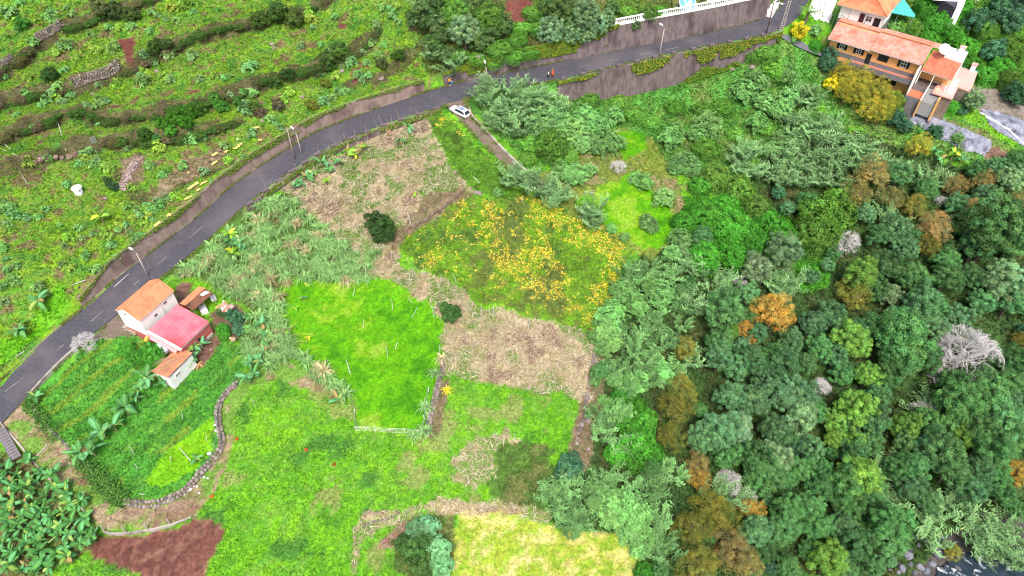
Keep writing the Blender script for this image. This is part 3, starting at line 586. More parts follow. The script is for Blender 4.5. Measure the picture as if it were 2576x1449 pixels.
def ground_cover(total=1500000):
    x = RNG.uniform(-150, 150, total); y = RNG.uniform(28, 200, total); P = np.stack([x, y, samp(H, x, y)], -1)
    ok, u, v = free(P); ok &= (u > -60) & (u < 2640) & (v > -90) & (v < 1540); P = P[ok]; reg = region(P); base = total / (300 * 172)
    dist = np.linalg.norm(P - np.array([0, 0, CAMZ]), axis=1); lod = np.clip(105 / dist, .45, 1) ** 1.5; keep = RNG.random(len(P)) < dens[reg] / base * lod
    P, reg, lod = P[keep], reg[keep], lod[keep]; col = palcol(P, reg)
    bump = fbm(P[:, 0] * .9, P[:, 1] * .9, 51, 2); P = P.copy(); hh = lht[reg] * np.clip((bump - .3) / .35, .1, 1.3)
    P[:, 2] += hh * RNG.random(len(P)) ** .7
    S = lsz[reg] * np.where((col[:, 0] > .5) & (lkd[reg] >= 2), 1.12, 1) * RNG.uniform(.6, 1.35, len(P)) / np.sqrt(lod)
    for gname, regs in GROUPS.items():
        ids = [NAMES.index(r) for r in regs]; m = np.isin(reg, ids)
        if not m.any(): continue
        p, s, c = P[m], S[m], col[m]; kd = lkd[reg[m]]; g = kd == 1
        V = []; Fq = []; Cc = []; Ft = None; nv = 0
        q = ~g
        if q.any():
            N = unit(RNG.normal(size=(q.sum(), 3)) * .75 + np.array([0, 0, 1.0])); v1, f1 = leafquads(p[q], N, s[q], .75, RNG); V.append(v1); Fq.append(f1); Cc.append(np.repeat(c[q], 4, 0)); nv = len(v1)
        if g.any():
            # short grass: thin flat-lying diamonds
            N = unit(RNG.normal(size=(g.sum(), 3)) * .5 + np.array([0, 0, 1.0])); v1, f1 = leafquads(p[g], N, s[g] * 1.7, .28, RNG); V.append(v1); Fq.append(f1 + nv); Cc.append(np.repeat(c[g], 4, 0)); nv += len(v1)
        if gname == 'dry_grass':      # long pale stems lying every way over the dry plots
            idd = np.where(np.isin(reg, [NAMES.index('dry'), NAMES.index('straw')]))[0]; idd = RNG.choice(idd, min(16000, len(idd)), False); c2 = np.array([[.6, .52, .37], [.7, .63, .5], [.48, .38, .25], [.4, .32, .22]])[RNG.integers(0, 4, len(idd))] * RNG.uniform(.8, 1.15, (len(idd), 1))
            pp = P[idd] + np.array([0, 0, .18]); v1, f1 = leafquads(pp, unit(RNG.normal(size=(len(idd), 3)) * .35 + np.array([0, 0, 1.0])), RNG.uniform(.6, 1.6, len(idd)), .06, RNG); V.append(v1); Fq.append(f1 + nv); Cc.append(np.repeat(c2, 4, 0)); nv += len(v1)
        me = mkmesh(gname, np.concatenate(V), np.concatenate(Fq), [M['leaf']], np.concatenate(Cc)); o = link(gname, me); tag(o, GLAB[gname][0], GLAB[gname][1], kind='stuff')
ground_cover()
# ------------------------------------------------------------------ labels that single things out
LM = [(370, 770, 'the white house'), (197, 480, 'the white water tank'), (1155, 278, 'the white car'), (375, 695, 'the nearest lamp post'), (758, 388, 'the middle lamp post'), (250, 190, 'the stone terrace wall'), (240, 350, 'the leaning metal gate'),
 (320, 130, 'the bare red scar'), (2230, 130, 'the orange house'), (2449, 866, 'the big bare grey tree'), (1945, 787, 'the big orange tree'), (2505, 590, 'the largest dark tree'), (2075, 543, 'the vine covered tree'), (958, 578, 'the round dark bush'),
 (2268, 850, 'the broad green tree'), (1838, 1206, 'the round bare tree'), (1000, 1340, 'the reddish dry brush'), (1350, 1380, 'the yellow dry lawn'), (400, 1380, 'the ploughed red bed'), (930, 880, 'the vivid green lawn'), (1133, 207, 'the orange shirted person'),
 (1600, 100, 'the white balustrade'), (1735, 10, 'the solar panel'), (2350, 320, 'the black sheeting'), (2480, 1400, 'the river'), (1300, 640, 'the yellow bean field'), (1600, 560, 'the right hand lawn'), (100, 1250, 'the middle of the grove'), (350, 1050, 'the vegetable garden'),
 (1940, 50, 'the brown pole'), (700, 600, 'the tall grass bank'), (585, 612, 'the yellow green bananas'), (574, 780, 'the ruined shed'), (750, 445, 'the rusty wire netting'), (22, 1112, 'the concrete steps'), (236, 1343, 'the lone white sack'), (225, 1296, 'the short kerb piece'), (60, 1420, 'the grove corner'), (2375, 388, 'the sheeting side bananas'), (2170, 230, 'the yellow pergola vines'), (870, 660, 'the dry path head'), (640, 860, 'the dry banana bundle'), (1300, 250, 'the cane thicket'), (2020, 330, 'the right cane field'), (2132, 596, 'the vine wrapped bare tree'), (2068, 965, 'the small bare tree'), (500, 760, 'the tiled lean-to'), (800, 40, 'the top terraces'), (450, 320, 'the middle terraces'), (2430, 60, 'the far right slope'), (2155, 1026, 'the lime green tree'), (2240, 1330, 'the riverside boulders')]
LMA = np.array([(a, b) for a, b, _ in LM], float); PEND = []; ORD = ['', ' nearest', ' second nearest', ' third nearest', ' fourth nearest', ' fifth nearest', ' sixth nearest', ' seventh nearest', ' eighth nearest', ' ninth nearest', ' tenth nearest', ' eleventh nearest', ' twelfth nearest', ' thirteenth nearest', ' fourteenth nearest', ' fifteenth nearest', ' sixteenth nearest', ' seventeenth nearest', ' eighteenth nearest', ' nineteenth nearest', ' twentieth nearest']
def later(o, u, v, desc, avoid=''): PEND.append((o, float(u), float(v), desc, avoid))
def give_labels():
    B = {}
    for o, u, v, desc, avoid in PEND:
        d = np.hypot(LMA[:, 0] - u, LMA[:, 1] - v); d[d < 7] = 1e9
        for i in range(len(LM)):
            if avoid and avoid in LM[i][2]: d[i] = 1e9
        i = int(np.argmin(d)); dx, dy = u - LMA[i, 0], v - LMA[i, 1]
        w_ = ['right of', 'lower right of', 'below', 'lower left of', 'left of', 'upper left of', 'above', 'upper right of'][int(round(math.atan2(dy, dx) / (math.pi / 4))) % 8]
        B.setdefault((desc, i, w_), []).append((d[i], len(B), o))
    for (desc, i, w_), L in B.items():
        L.sort(key=lambda t: t[0])
        for k, (_, _, o) in enumerate(L):
            if len(L) == 1: o['label'] = f'{desc} {w_} {LM[i][2]}'
            else: o['label'] = f'{desc} {w_} {LM[i][2]},{ORD[min(k + 1, len(ORD) - 1)]} it'
# ------------------------------------------------------------------ plants: shared meshes
def crown_mesh(seed, kind):
    rg = np.random.default_rng(seed)
    nl, per, ls, asp, lr = {'acacia': (85, 150, .068, .6, .19), 'shrub': (46, 120, .095, .8, .25), 'airy': (80, 85, .055, .5, .22), 'tob': (60, 0, .21, .36, .2), 'mound': (70, 110, .085, .8, .22), 'small': (12, 0, .62, .34, .25)}[kind]
    i = np.arange(nl) + .5; ph = np.arccos(1 - 1.45 * i / nl); th = math.pi * (1 + 5 ** .5) * i + rg.normal(0, .35, nl)
    D = np.stack([np.cos(th) * np.sin(ph), np.sin(th) * np.sin(ph), np.cos(ph)], 1); rad = rg.uniform(.52, .88, nl) * (1 + .16 * np.sin(th * 2 + seed)); Cn = D * rad[:, None]; Cn[:, 2] *= {'mound': .85, 'acacia': 1.22, 'airy': 1.15}.get(kind, .95)
    tint = rg.uniform(.68, 1.3, nl); hue = rg.normal(0, .17 if kind == 'airy' else .05, (nl, 1)) * np.array([[1.0, .0, -.6]]); V = []; Fs = []; Cc = []; k = 0
    if kind in ('tob', 'small'):       # rosettes of long leaves on the branch tips
        m = 9
        for j in range(nl):
            for sub in range(5 if kind == 'tob' else 2):
                c0 = Cn[j] + rg.normal(0, .12, 3); ax = unit(D[j] * .7 + np.array([0, 0, .6]) + rg.normal(0, .25, 3)); a = rg.random(m) * 2 * math.pi
                e1 = unit(np.cross(ax, [.3, .2, 1.0])); e2 = np.cross(ax, e1); out = np.cos(a)[:, None] * e1 + np.sin(a)[:, None] * e2
                L = ls * rg.uniform(.7, 1.2, (m, 1)); dirv = unit(out + ax * rg.uniform(.1, .7, (m, 1))); s = np.cross(dirv, ax) * L * asp * .5
                p0 = c0 + dirv * 0; v = np.stack([p0, p0 + dirv * L * .5 + s, p0 + dirv * L - ax * L * .25, p0 + dirv * L * .5 - s], 1).reshape(-1, 3)
                V.append(v); Fs.append(np.arange(m * 4).reshape(m, 4) + k); k += m * 4; Cc.append(np.repeat((tint[j] * rg.uniform(.8, 1.2, m))[:, None] * np.array([[1, 1, 1]]), 4, 0))
    else:
        for j in range(nl):
            r_ = lr * rg.uniform(.75, 1.25); n = per; q = unit(rg.normal(size=(n, 3)) + D[j] * .7 + np.array([0, 0, .35])); rr = r_ * rg.uniform(.6, 1.08, (n, 1)) * np.array([1, 1, .8]); p = Cn[j] + q * rr
            N = unit(q + rg.normal(0, .45, (n, 3))); S = ls * rg.uniform(.6, 1.3, n); v, f = leafquads(p, N, S, asp, rg); V.append(v); Fs.append(f + k); k += len(v)
            hot = rg.random(n) < .12; c = (tint[j] * rg.uniform(.72, 1.25, n))[:, None] * np.where(hot[:, None], np.array([[1.45, 1.3, .9]]), np.array([[1., 1., 1.]])) * (1 + hue[j]); Cc.append(np.repeat(c, 4, 0))
    if kind == 'mound':                # curtains of creeper down the flanks
        n = 2600; a = rg.random(n) * 2 * math.pi; z = rg.uniform(-1.0, .5, n); r_ = .95 + .12 * np.sin(a * 5 + seed) - .1 * z; p = np.stack([np.cos(a) * r_, np.sin(a) * r_, z], 1); N = unit(p * np.array([1, 1, .3]) + rg.normal(0, .4, (n, 3)))
        v, f = leafquads(p, N, .1, .8, rg); V.append(v); Fs.append(f + k); k += len(v); Cc.append(np.repeat(rg.uniform(.7, 1.2, (n, 1)) * np.ones((1, 3)), 4, 0))
    # sparse inner leaves so the crown is not hollow
    n = 260 if kind in ('acacia', 'shrub', 'mound') else 90; q = unit(rg.normal(size=(n, 3))) * rg.uniform(.2, .65, (n, 1)); q[:, 2] = np.abs(q[:, 2]) * .8 - .2
    v, f = leafquads(q, unit(rg.normal(size=(n, 3)) + np.array([0, 0, .8])), .26, .9, rg); V.append(v); Fs.append(f + k); Cc.append(np.repeat(rg.uniform(.7, 1.1, (n, 1)) * np.ones((1, 3)), 4, 0))
    return mkmesh(kind + '_crown', np.concatenate(V), np.concatenate(Fs), [M['leaf']], np.concatenate(Cc)), Cn
def trunk_mesh(Cn, hc, rg, mat):
    """trunk of height hc (crown radii) below the crown centre, limbs out to the leaf masses; origin at the ground"""
    mb = MB(); top = Vector((rg.normal() * .05, rg.normal() * .05, hc - .25)); mb.tube([(0, 0, -.25), (rg.normal() * .03, rg.normal() * .03, hc * .5), top], [.075, .06, .045], 6)
    for j in rg.choice(len(Cn), min(9, len(Cn)), False):
        e = Vector(Cn[j]) * .92 + Vector((0, 0, hc)); mid = (top + e) * .5 + Vector((0, 0, .08)); mb.tube([top, mid, e], [.03, .02, .008], 4, False)
    return mb.mesh('trunk', mat)
CROWN = {k: [] for k in ('acacia', 'shrub', 'airy', 'tob', 'mound', 'small')}
for k, n in (('acacia', 6), ('shrub', 3), ('airy', 3), ('tob', 3), ('mound', 3), ('small', 4)):
    for s in range(n):
        me, Cn = crown_mesh(100 + s * 7 + len(k), k); rg = np.random.default_rng(s); hc = {'acacia': 1.35, 'shrub': .6, 'airy': 1.1, 'tob': .6, 'mound': .7, 'small': .55}[k]; CROWN[k].append((me, trunk_mesh(Cn, hc, rg, M['bark']), hc))
def dead_mesh(seed):
    """bare crown: limbs reach out to a dome of radius 1 and split into fine twigs"""
    rg = random.Random(seed); mb = MB()
    def grow(p, tgt, r, lv, spread):
        """limb from p towards tgt; children fan out around the end"""
        d = tgt - p; mid = (p + tgt) / 2 + Vector((rg.gauss(0, 1), rg.gauss(0, 1), rg.gauss(0, 1))) * d.length * .09; mb.tube([p, mid, tgt], [r, r * .8, r * .6], 5 if lv < 1 else 3, False)
        if lv >= 4: return
        for _ in range((4, 4, 4, 4)[lv]):
            t2 = tgt + (d.normalized() * .55 + Vector((rg.gauss(0, 1), rg.gauss(0, 1), rg.gauss(0, .8))) * .62 + Vector((tgt.x, tgt.y, (tgt.z - .55) * .6)) * .55) * spread
            if t2.z < .3: t2.z = .3 + rg.random() * .2
            e_ = t2 - Vector((0, 0, .42)); t2 = Vector((0, 0, .42)) + e_ * (min(e_.length, .62 + rg.random() ** .6 * .42) / e_.length)
            grow(tgt if rg.random() < .6 else mid, t2, max(r * .6, .0036), lv + 1, spread * .74)
    mb.tube([(0, 0, -.35), (0.02, 0, .4)], [.05, .04], 6)
    for k in range(7):
        a = k * .9 + rg.uniform(-.3, .3); q = rg.uniform(.25, .5); grow(Vector((.02, 0, .38)), Vector((math.cos(a) * q, math.sin(a) * q, rg.uniform(.6, 1.05))), .024, 0, .27)
    return mb.mesh('bare_branches', M['deadwood'])
DEAD = [dead_mesh(3), dead_mesh(8)]
def cane_mesh(seed):
    rg = np.random.default_rng(seed); ns = 17; V = []; Fs = []; Cc = []; k = 0; lean = rg.normal(0, .25, 2)
    a = rg.random(ns) * 2 * math.pi; r0 = rg.random(ns) ** .5 * 1.15; base = np.stack([np.cos(a) * r0, np.sin(a) * r0, 0 * a - .2], 1); Hh = rg.uniform(2.6, 5.2, ns); st_ = rg.uniform(.6, 1.55, (ns, 1))
    out = np.stack([np.cos(a), np.sin(a)], 1) * rg.uniform(.2, 1.0, (ns, 1)) + lean + rg.normal(0, .12, (ns, 2))
    def pt(t): return base + np.concatenate([out * (t ** 1.8)[:, None] * Hh[:, None] * .62, (Hh * (t - .22 * t ** 3))[:, None]], 1)
    T = np.linspace(0, 1, 5); pts = np.stack([pt(np.full(ns, t)) for t in T], 1); sd_ = unit(np.stack([-np.sin(a + 1), np.cos(a + 1), 0 * a], 1)); v, f = strip(pts, [.03, .028, .025, .02, .008], sd_)
    V.append(v); Fs.append(f); k += len(v); Cc.append(np.tile([[1.5, 1.25, .8]], (len(v), 1)))
    for j in range(22):
        t = np.full(ns, .28 + .72 * j / 22) + rg.uniform(-.02, .02, ns); p = pt(t); sg = 1 if j % 2 else -1; az = a + 1.2 + rg.normal(0, .5, ns) + (0 if sg > 0 else math.pi); d = np.stack([np.cos(az), np.sin(az), .75 + 0 * az], 1); L = rg.uniform(.45, .8, ns)[:, None]
        p1 = p + d * L * .45; p2 = p + d * L * np.array([1, 1, .35]) ; s = unit(np.cross(d, [0, 0, 1.0])); v, f = strip(np.stack([p, p1, p2], 1), [.05, .085, .008], s); V.append(v); Fs.append(f + k); k += len(v)
        Cc.append(np.repeat(st_ * rg.uniform(.85, 1.15, (ns, 1)) * np.array([[1., 1., 1.]]), 6, 0))
    m = rg.random(ns) < .3; p = pt(np.ones(ns))[m]; q = p + np.array([0, 0, .5]) + np.concatenate([out[m] * .35, 0 * p[:, :1]], 1); v, f = strip(np.stack([p, (p + q) / 2, q], 1), [.02, .09, .01], np.tile([[1., 0, 0]], (m.sum(), 1))); V.append(v); Fs.append(f + k); Cc.append(np.tile([[2.3, 1.3, 1.3]], (len(v), 1)))
    return mkmesh('cane_stems', np.concatenate(V), np.concatenate(Fs), [M['leaf']], np.concatenate(Cc))
CANE = [cane_mesh(s) for s in (1, 2, 3, 4)]
def tuft_mesh(seed, n=75, L0=1.75, wd=.05, stiff=.6):
    rg = np.random.default_rng(seed); a = rg.random(n) * 2 * math.pi; d = np.stack([np.cos(a), np.sin(a), 0 * a], 1); r = rg.random((n, 1)); L = L0 * rg.uniform(.6, 1.15, (n, 1)); p0 = d * r * .18; up = np.array([0, 0, 1.0]); sp_ = .25 + .75 * r
    P = [p0, p0 + d * L * .22 * sp_ + up * L * .5 * stiff * 1.3, p0 + d * L * .55 * sp_ + up * L * .72 * stiff * 1.2, p0 + d * L * .95 * sp_ + up * L * .55 * stiff * (1.25 - .7 * r)]
    s = np.cross(d, up); v, f = strip(np.stack(P, 1), [wd * .6, wd, wd * .8, .004], s); c = np.repeat(rg.uniform(.7, 1.35, (n, 1)) * np.array([[1., 1., 1.]]), 8, 0); return mkmesh('grass_blades', v, f, [M['leaf']], c)
TUFT = [tuft_mesh(s) for s in (1, 2, 3, 4)]
# banana: pseudostem and separate large leaves
def banleaf_mesh(seed, L=2.1, wd=.30, droop=1.0):
    rg = random.Random(seed); n = 9; V = []; Fs = []
    for i in range(n):
        t = i / (n - 1); x = L * (t - .12 * t * t); z = L * (.62 * t - .78 * droop * t * t); w_ = wd * (math.sin(math.pi * min(1, t * .86 + .13)) ** .6) * (1 if i else .15) * (.12 if i == n - 1 else 1)
        for s in (-1, -.5, 0, .5, 1): V.append((x + abs(s) * .04, s * w_ + rg.uniform(-.01, .01), z + (abs(s) * .05 if abs(s) < .6 else -.02) - (rg.uniform(0, .09) if abs(s) == 1 and i % 2 else 0)))
    for i in range(n - 1):
        for k in range(4): a = i * 5 + k; Fs.append([a, a + 1, a + 6, a + 5])
    V = np.array(V); c = np.ones((len(V), 3)); c[2::5] = (1.7, 1.5, 1.3); c[0::5] *= .85; return mkmesh('leaf', V, np.array(Fs), [M['leaf']], c)
BLEAF = [banleaf_mesh(1, 2.3, .40, .8), banleaf_mesh(2, 2.1, .38, 1.15), banleaf_mesh(3, 1.9, .34, .35)]
BSTEM = MB().tube([(0, 0, -.3), (0, 0, .8), (.03, 0, 1.7)], [.15, .13, .08], 7).mesh('stem', noisemat('banana_stem', (.16, .2, .07), (.24, .2, .1), 4))
def banana(u, v, s=1.0, col=(.06, .2, .035), rg=random, desc='green banana plant', n=8, dz=1.5):
    p = hit(u, v, dz * s)[0]; r = tag(link('banana_plant', None, None, p, (0, 0, rg.uniform(0, 6.3)), s), None, 'banana plant', 'banana plants'); link('stem', BSTEM, r)
    for k in range(n):
        q = rg.uniform(.65, 1.45); yl = rg.random() < .12; br = rg.random() < .03
        link('leaf', BLEAF[rg.randrange(3)], r, (0, 0, 1.55 + .1 * rg.random()), (rg.uniform(-.5, .5), rg.uniform(-.75, .4), k * 2.4 + rg.uniform(-.7, .7)), (rg.uniform(.55, 1.12), rg.uniform(.7, 1.15), 1), (.30, .24, .10) if br else (min(.8, col[0] * q * (2.3 if yl else 1)), min(.8, col[1] * q * (1.25 if yl else 1)), col[2] * q * (1.4 if q > 1.2 else 1)))
    later(r, u, v, desc, 'banana'); return r
TINT = {'g': (.10, .255, .085), 'b': (.12, .28, .12), 'p': (.22, .38, .19), 'l': (.175, .36, .07), 'o': (.23, .25, .05), 'n': (.33, .29, .10), 'O': (.47, .31, .07), 'v': (.13, .30, .05), 't': (.07, .19, .10), 'w': (.20, .42, .13), 'y': (.58, .56, .03), 'Y': (.36, .36, .05), 'V': (.085, .34, .04), 'k': (.10, .19, .06)}
DESC = {'g': 'rounded dark green forest tree', 'b': 'blue green forest tree', 'p': 'pale grey green tree', 'l': 'light lime green tree', 'o': 'olive green airy tree', 'n': 'brownish autumn tree', 'O': 'orange leaved tree', 'v': 'creeper covered mound', 't': 'dark teal bush', 'w': 'pale green leafy shrub', 'y': 'yellow leaved shrub', 'Y': 'yellowing pergola vine', 'V': 'bright green creeper mound', 'k': 'dark hillside bush'}
KINDT = {'g': 'acacia', 'b': 'acacia', 'p': 'acacia', 'l': 'acacia', 'o': 'airy', 'n': 'airy', 'O': 'airy', 'v': 'mound', 't': 'shrub', 'w': 'tob', 'y': 'shrub', 'Y': 'airy', 'V': 'mound', 'k': 'shrub'}
CATT = {'w': 'shrub', 't': 'bush', 'v': 'creeper', 'V': 'creeper', 'y': 'shrub', 'Y': 'vine', 'k': 'bush'}
def tree(u, v, r, ty, name=None, label=None, squash=1.0, col=None, kind=None):
    rg = random; kind = kind or KINDT[ty]; tall = rg.uniform(.85, 1.35) if kind == 'acacia' and r > 34 else 1.0; me, tr, hc = rg.choice(CROWN[kind]); p = hit(u, v)[0]
    for _ in range(4): Rm = r / ppm(p + np.array([0, 0, hc])); p = hit(u, v, hc * Rm * .95 * tall)[0]
    c = col or TINT[ty]; j = [rg.uniform(.78, 1.32)] * 3; c = [c[i] * j[i] * rg.uniform(.93, 1.07) for i in range(3)]
    nm = name or {'tree': ty in 'gbplonO'}.get('tree') and 'tree' or {'w': 'leafy_shrub', 't': 'dark_bush', 'y': 'yellow_shrub', 'Y': 'pergola_vine', 'v': 'creeper_mound', 'V': 'creeper_mound', 'k': 'dark_bush'}[ty]
    if ty == 'v' and r < 40 and u < 2000 and v < 420: squash = .5; c = [c[0], c[1] * 1.1, c[2]]
    t = link(nm, None, None, p, (0, 0, rg.uniform(0, 6.3)), (Rm, Rm, Rm * squash * (1 + (tall - 1) * .55))); link('crown', me, t, (0, 0, hc), None, None, c); link('trunk', tr, t)
    tag(t, label, CATT.get(ty, 'tree'), {'tree': 'trees of the valley forest', 'leafy_shrub': 'pale green shrubs', 'creeper_mound': 'creeper covered mounds', 'dark_bush': 'dark bushes'}.get(nm))
    if not label: later(t, u, v, ('small ' if r < 26 else 'large ' if r > 52 else '') + DESC[ty])
    return t
def dead(u, v, r, label, k=0, col=None):
    p = hit(u, v)[0]
    for _ in range(4): Rm = r / ppm(p + np.array([0, 0, 1.0])); p = hit(u, v, 1.1 * Rm)[0]
    o = link('bare_tree', DEAD[k], None, p, (0, 0, random.uniform(0, 6)), Rm * .92); return tag(o, label, 'tree', 'bare grey trees') if u > 300 else (setattr(o, 'name', 'leafless_tree'), o.data.materials.__len__(), tag(o, label, 'tree'))[2]
def cane(u, v, s=1.0, col=(.20, .37, .15), desc='giant cane clump'):
    if u > 2230 and v < 460: s *= .75; v += 14
    if 1380 < u < 1720 and v > 640: s *= .74; col = (.17, .35, .12)
    p = hit(u, v, 2.6 * s)[0]; q = random.uniform(.7, 1.25); o = link('cane_clump', random.choice(CANE), None, p, (0, 0, random.uniform(0, 6.3)), (s * 1.05, s * 1.05, s), [c * q for c in col]); tag(o, None, 'cane', 'giant cane clumps'); later(o, u, v, desc); return o
def parse(s): return [tuple(x.split(',')) for x in s.split()]
FOREST = '''1821,776,52,g 1851,796,28,g 1808,860,38,g 1835,836,25,l 1868,828,25,O 1888,863,22,O 1945,787,52,O 1808,903,40,b 1865,876,26,b 1905,843,28,b 1888,912,45,b 1851,933,35,b 1725,880,33,o 1901,680,40,p
1972,633,48,p 2209,593,32,g 2252,583,38,b 2275,626,32,b 2349,575,45,n 2330,620,35,o 2405,520,32,b 2440,536,38,n 2505,575,78,g 2460,616,52,g 2548,600,55,g 2518,725,52,p 2465,766,36,b 2550,750,46,b 2525,695,42,p
2165,696,45,l 2145,745,42,o 2222,670,40,g 2198,723,36,g 2238,743,32,p 2315,765,52,b 2268,850,70,g 2265,905,58,g 2138,860,48,l 2165,833,36,g 2088,793,36,b 2042,816,38,b 2299,790,40,b 1965,926,50,b 2028,913,28,g
2115,946,30,g 2182,946,35,l 2465,955,45,g 2548,916,45,g 2566,856,22,o 1975,993,50,b 2015,1049,44,p 2155,1026,46,l 2099,1066,34,l 2099,1106,28,l 2199,1059,38,b 2279,1073,38,l 2272,1113,30,g 2415,1009,58,g
2482,1006,55,g 2515,1066,58,b 2465,1083,55,g 2549,1033,48,b 2499,1130,55,g 2365,1139,55,g 2392,1173,48,g 2332,1126,38,b 2412,1106,36,l 2465,1183,42,b 2499,1206,40,g 2449,1233,40,b 2562,1193,42,O 2145,1116,35,l
2149,1140,38,g 2065,1179,30,g 2192,1110,34,g 2159,1199,58,l 2119,1226,48,g 2072,1223,44,g 2192,1239,44,g 1945,1153,44,p 1935,1200,44,g 1972,1206,30,g 2012,1126,30,t 1975,1286,44,g 2032,1286,44,g 1965,1330,48,g
2049,1320,44,g 2132,1273,40,g 2239,1316,54,g 2232,1362,48,g 2149,1373,48,g 2119,1333,42,b 2082,1412,52,l 1982,1430,36,g 1935,1346,32,b 2395,1389,24,o 1701,1026,48,o 1715,983,42,o 1688,1100,38,o 1561,1039,38,w
1755,1173,36,n 1755,1206,32,O 1808,1083,52,b 1855,1076,44,p 1765,1106,38,b 1838,996,40,b 1888,1009,48,b 1905,1153,44,g 1905,1199,44,g 1788,1283,56,o 1738,1333,52,o 1821,1299,42,o 1838,1383,56,n 1755,1420,52,o
1881,1420,42,n 1888,1283,34,O 1901,1333,44,b 1918,1383,34,g 2299,700,40,g 2380,700,40,g 2350,830,36,b 2330,900,42,g 2060,880,36,g 2100,900,32,b 2200,1000,36,g 2330,1060,36,g 2380,1080,34,g 2020,1000,40,b 1930,960,36,b
2300,1180,40,g 2290,1230,38,b 2330,1260,34,g 2520,1240,32,g 2250,1180,36,g 2010,1180,36,g 2040,1130,34,b 1950,1080,40,b 2560,1130,40,g 2380,660,36,g 2440,700,34,g 2120,1440,40,g 2190,1430,34,g 2540,960,42,g 2500,900,34,g
2390,960,34,g 2240,950,32,g 1990,860,34,b 1930,900,30,g 2360,780,30,g 2410,800,34,b 1880,740,30,b 2480,500,34,b 2560,520,36,n 2300,520,34,o 2240,500,34,n 2330,480,32,g 2400,470,30,n 2470,460,34,n 2540,450,34,p 2500,420,26,b 2192,440,46,n 2150,490,42,n
2258,443,32,g 2452,430,26,g 2548,412,32,g 2130,1080,30,g 1860,1140,30,g 1820,1150,32,g 2050,1040,34,g'''
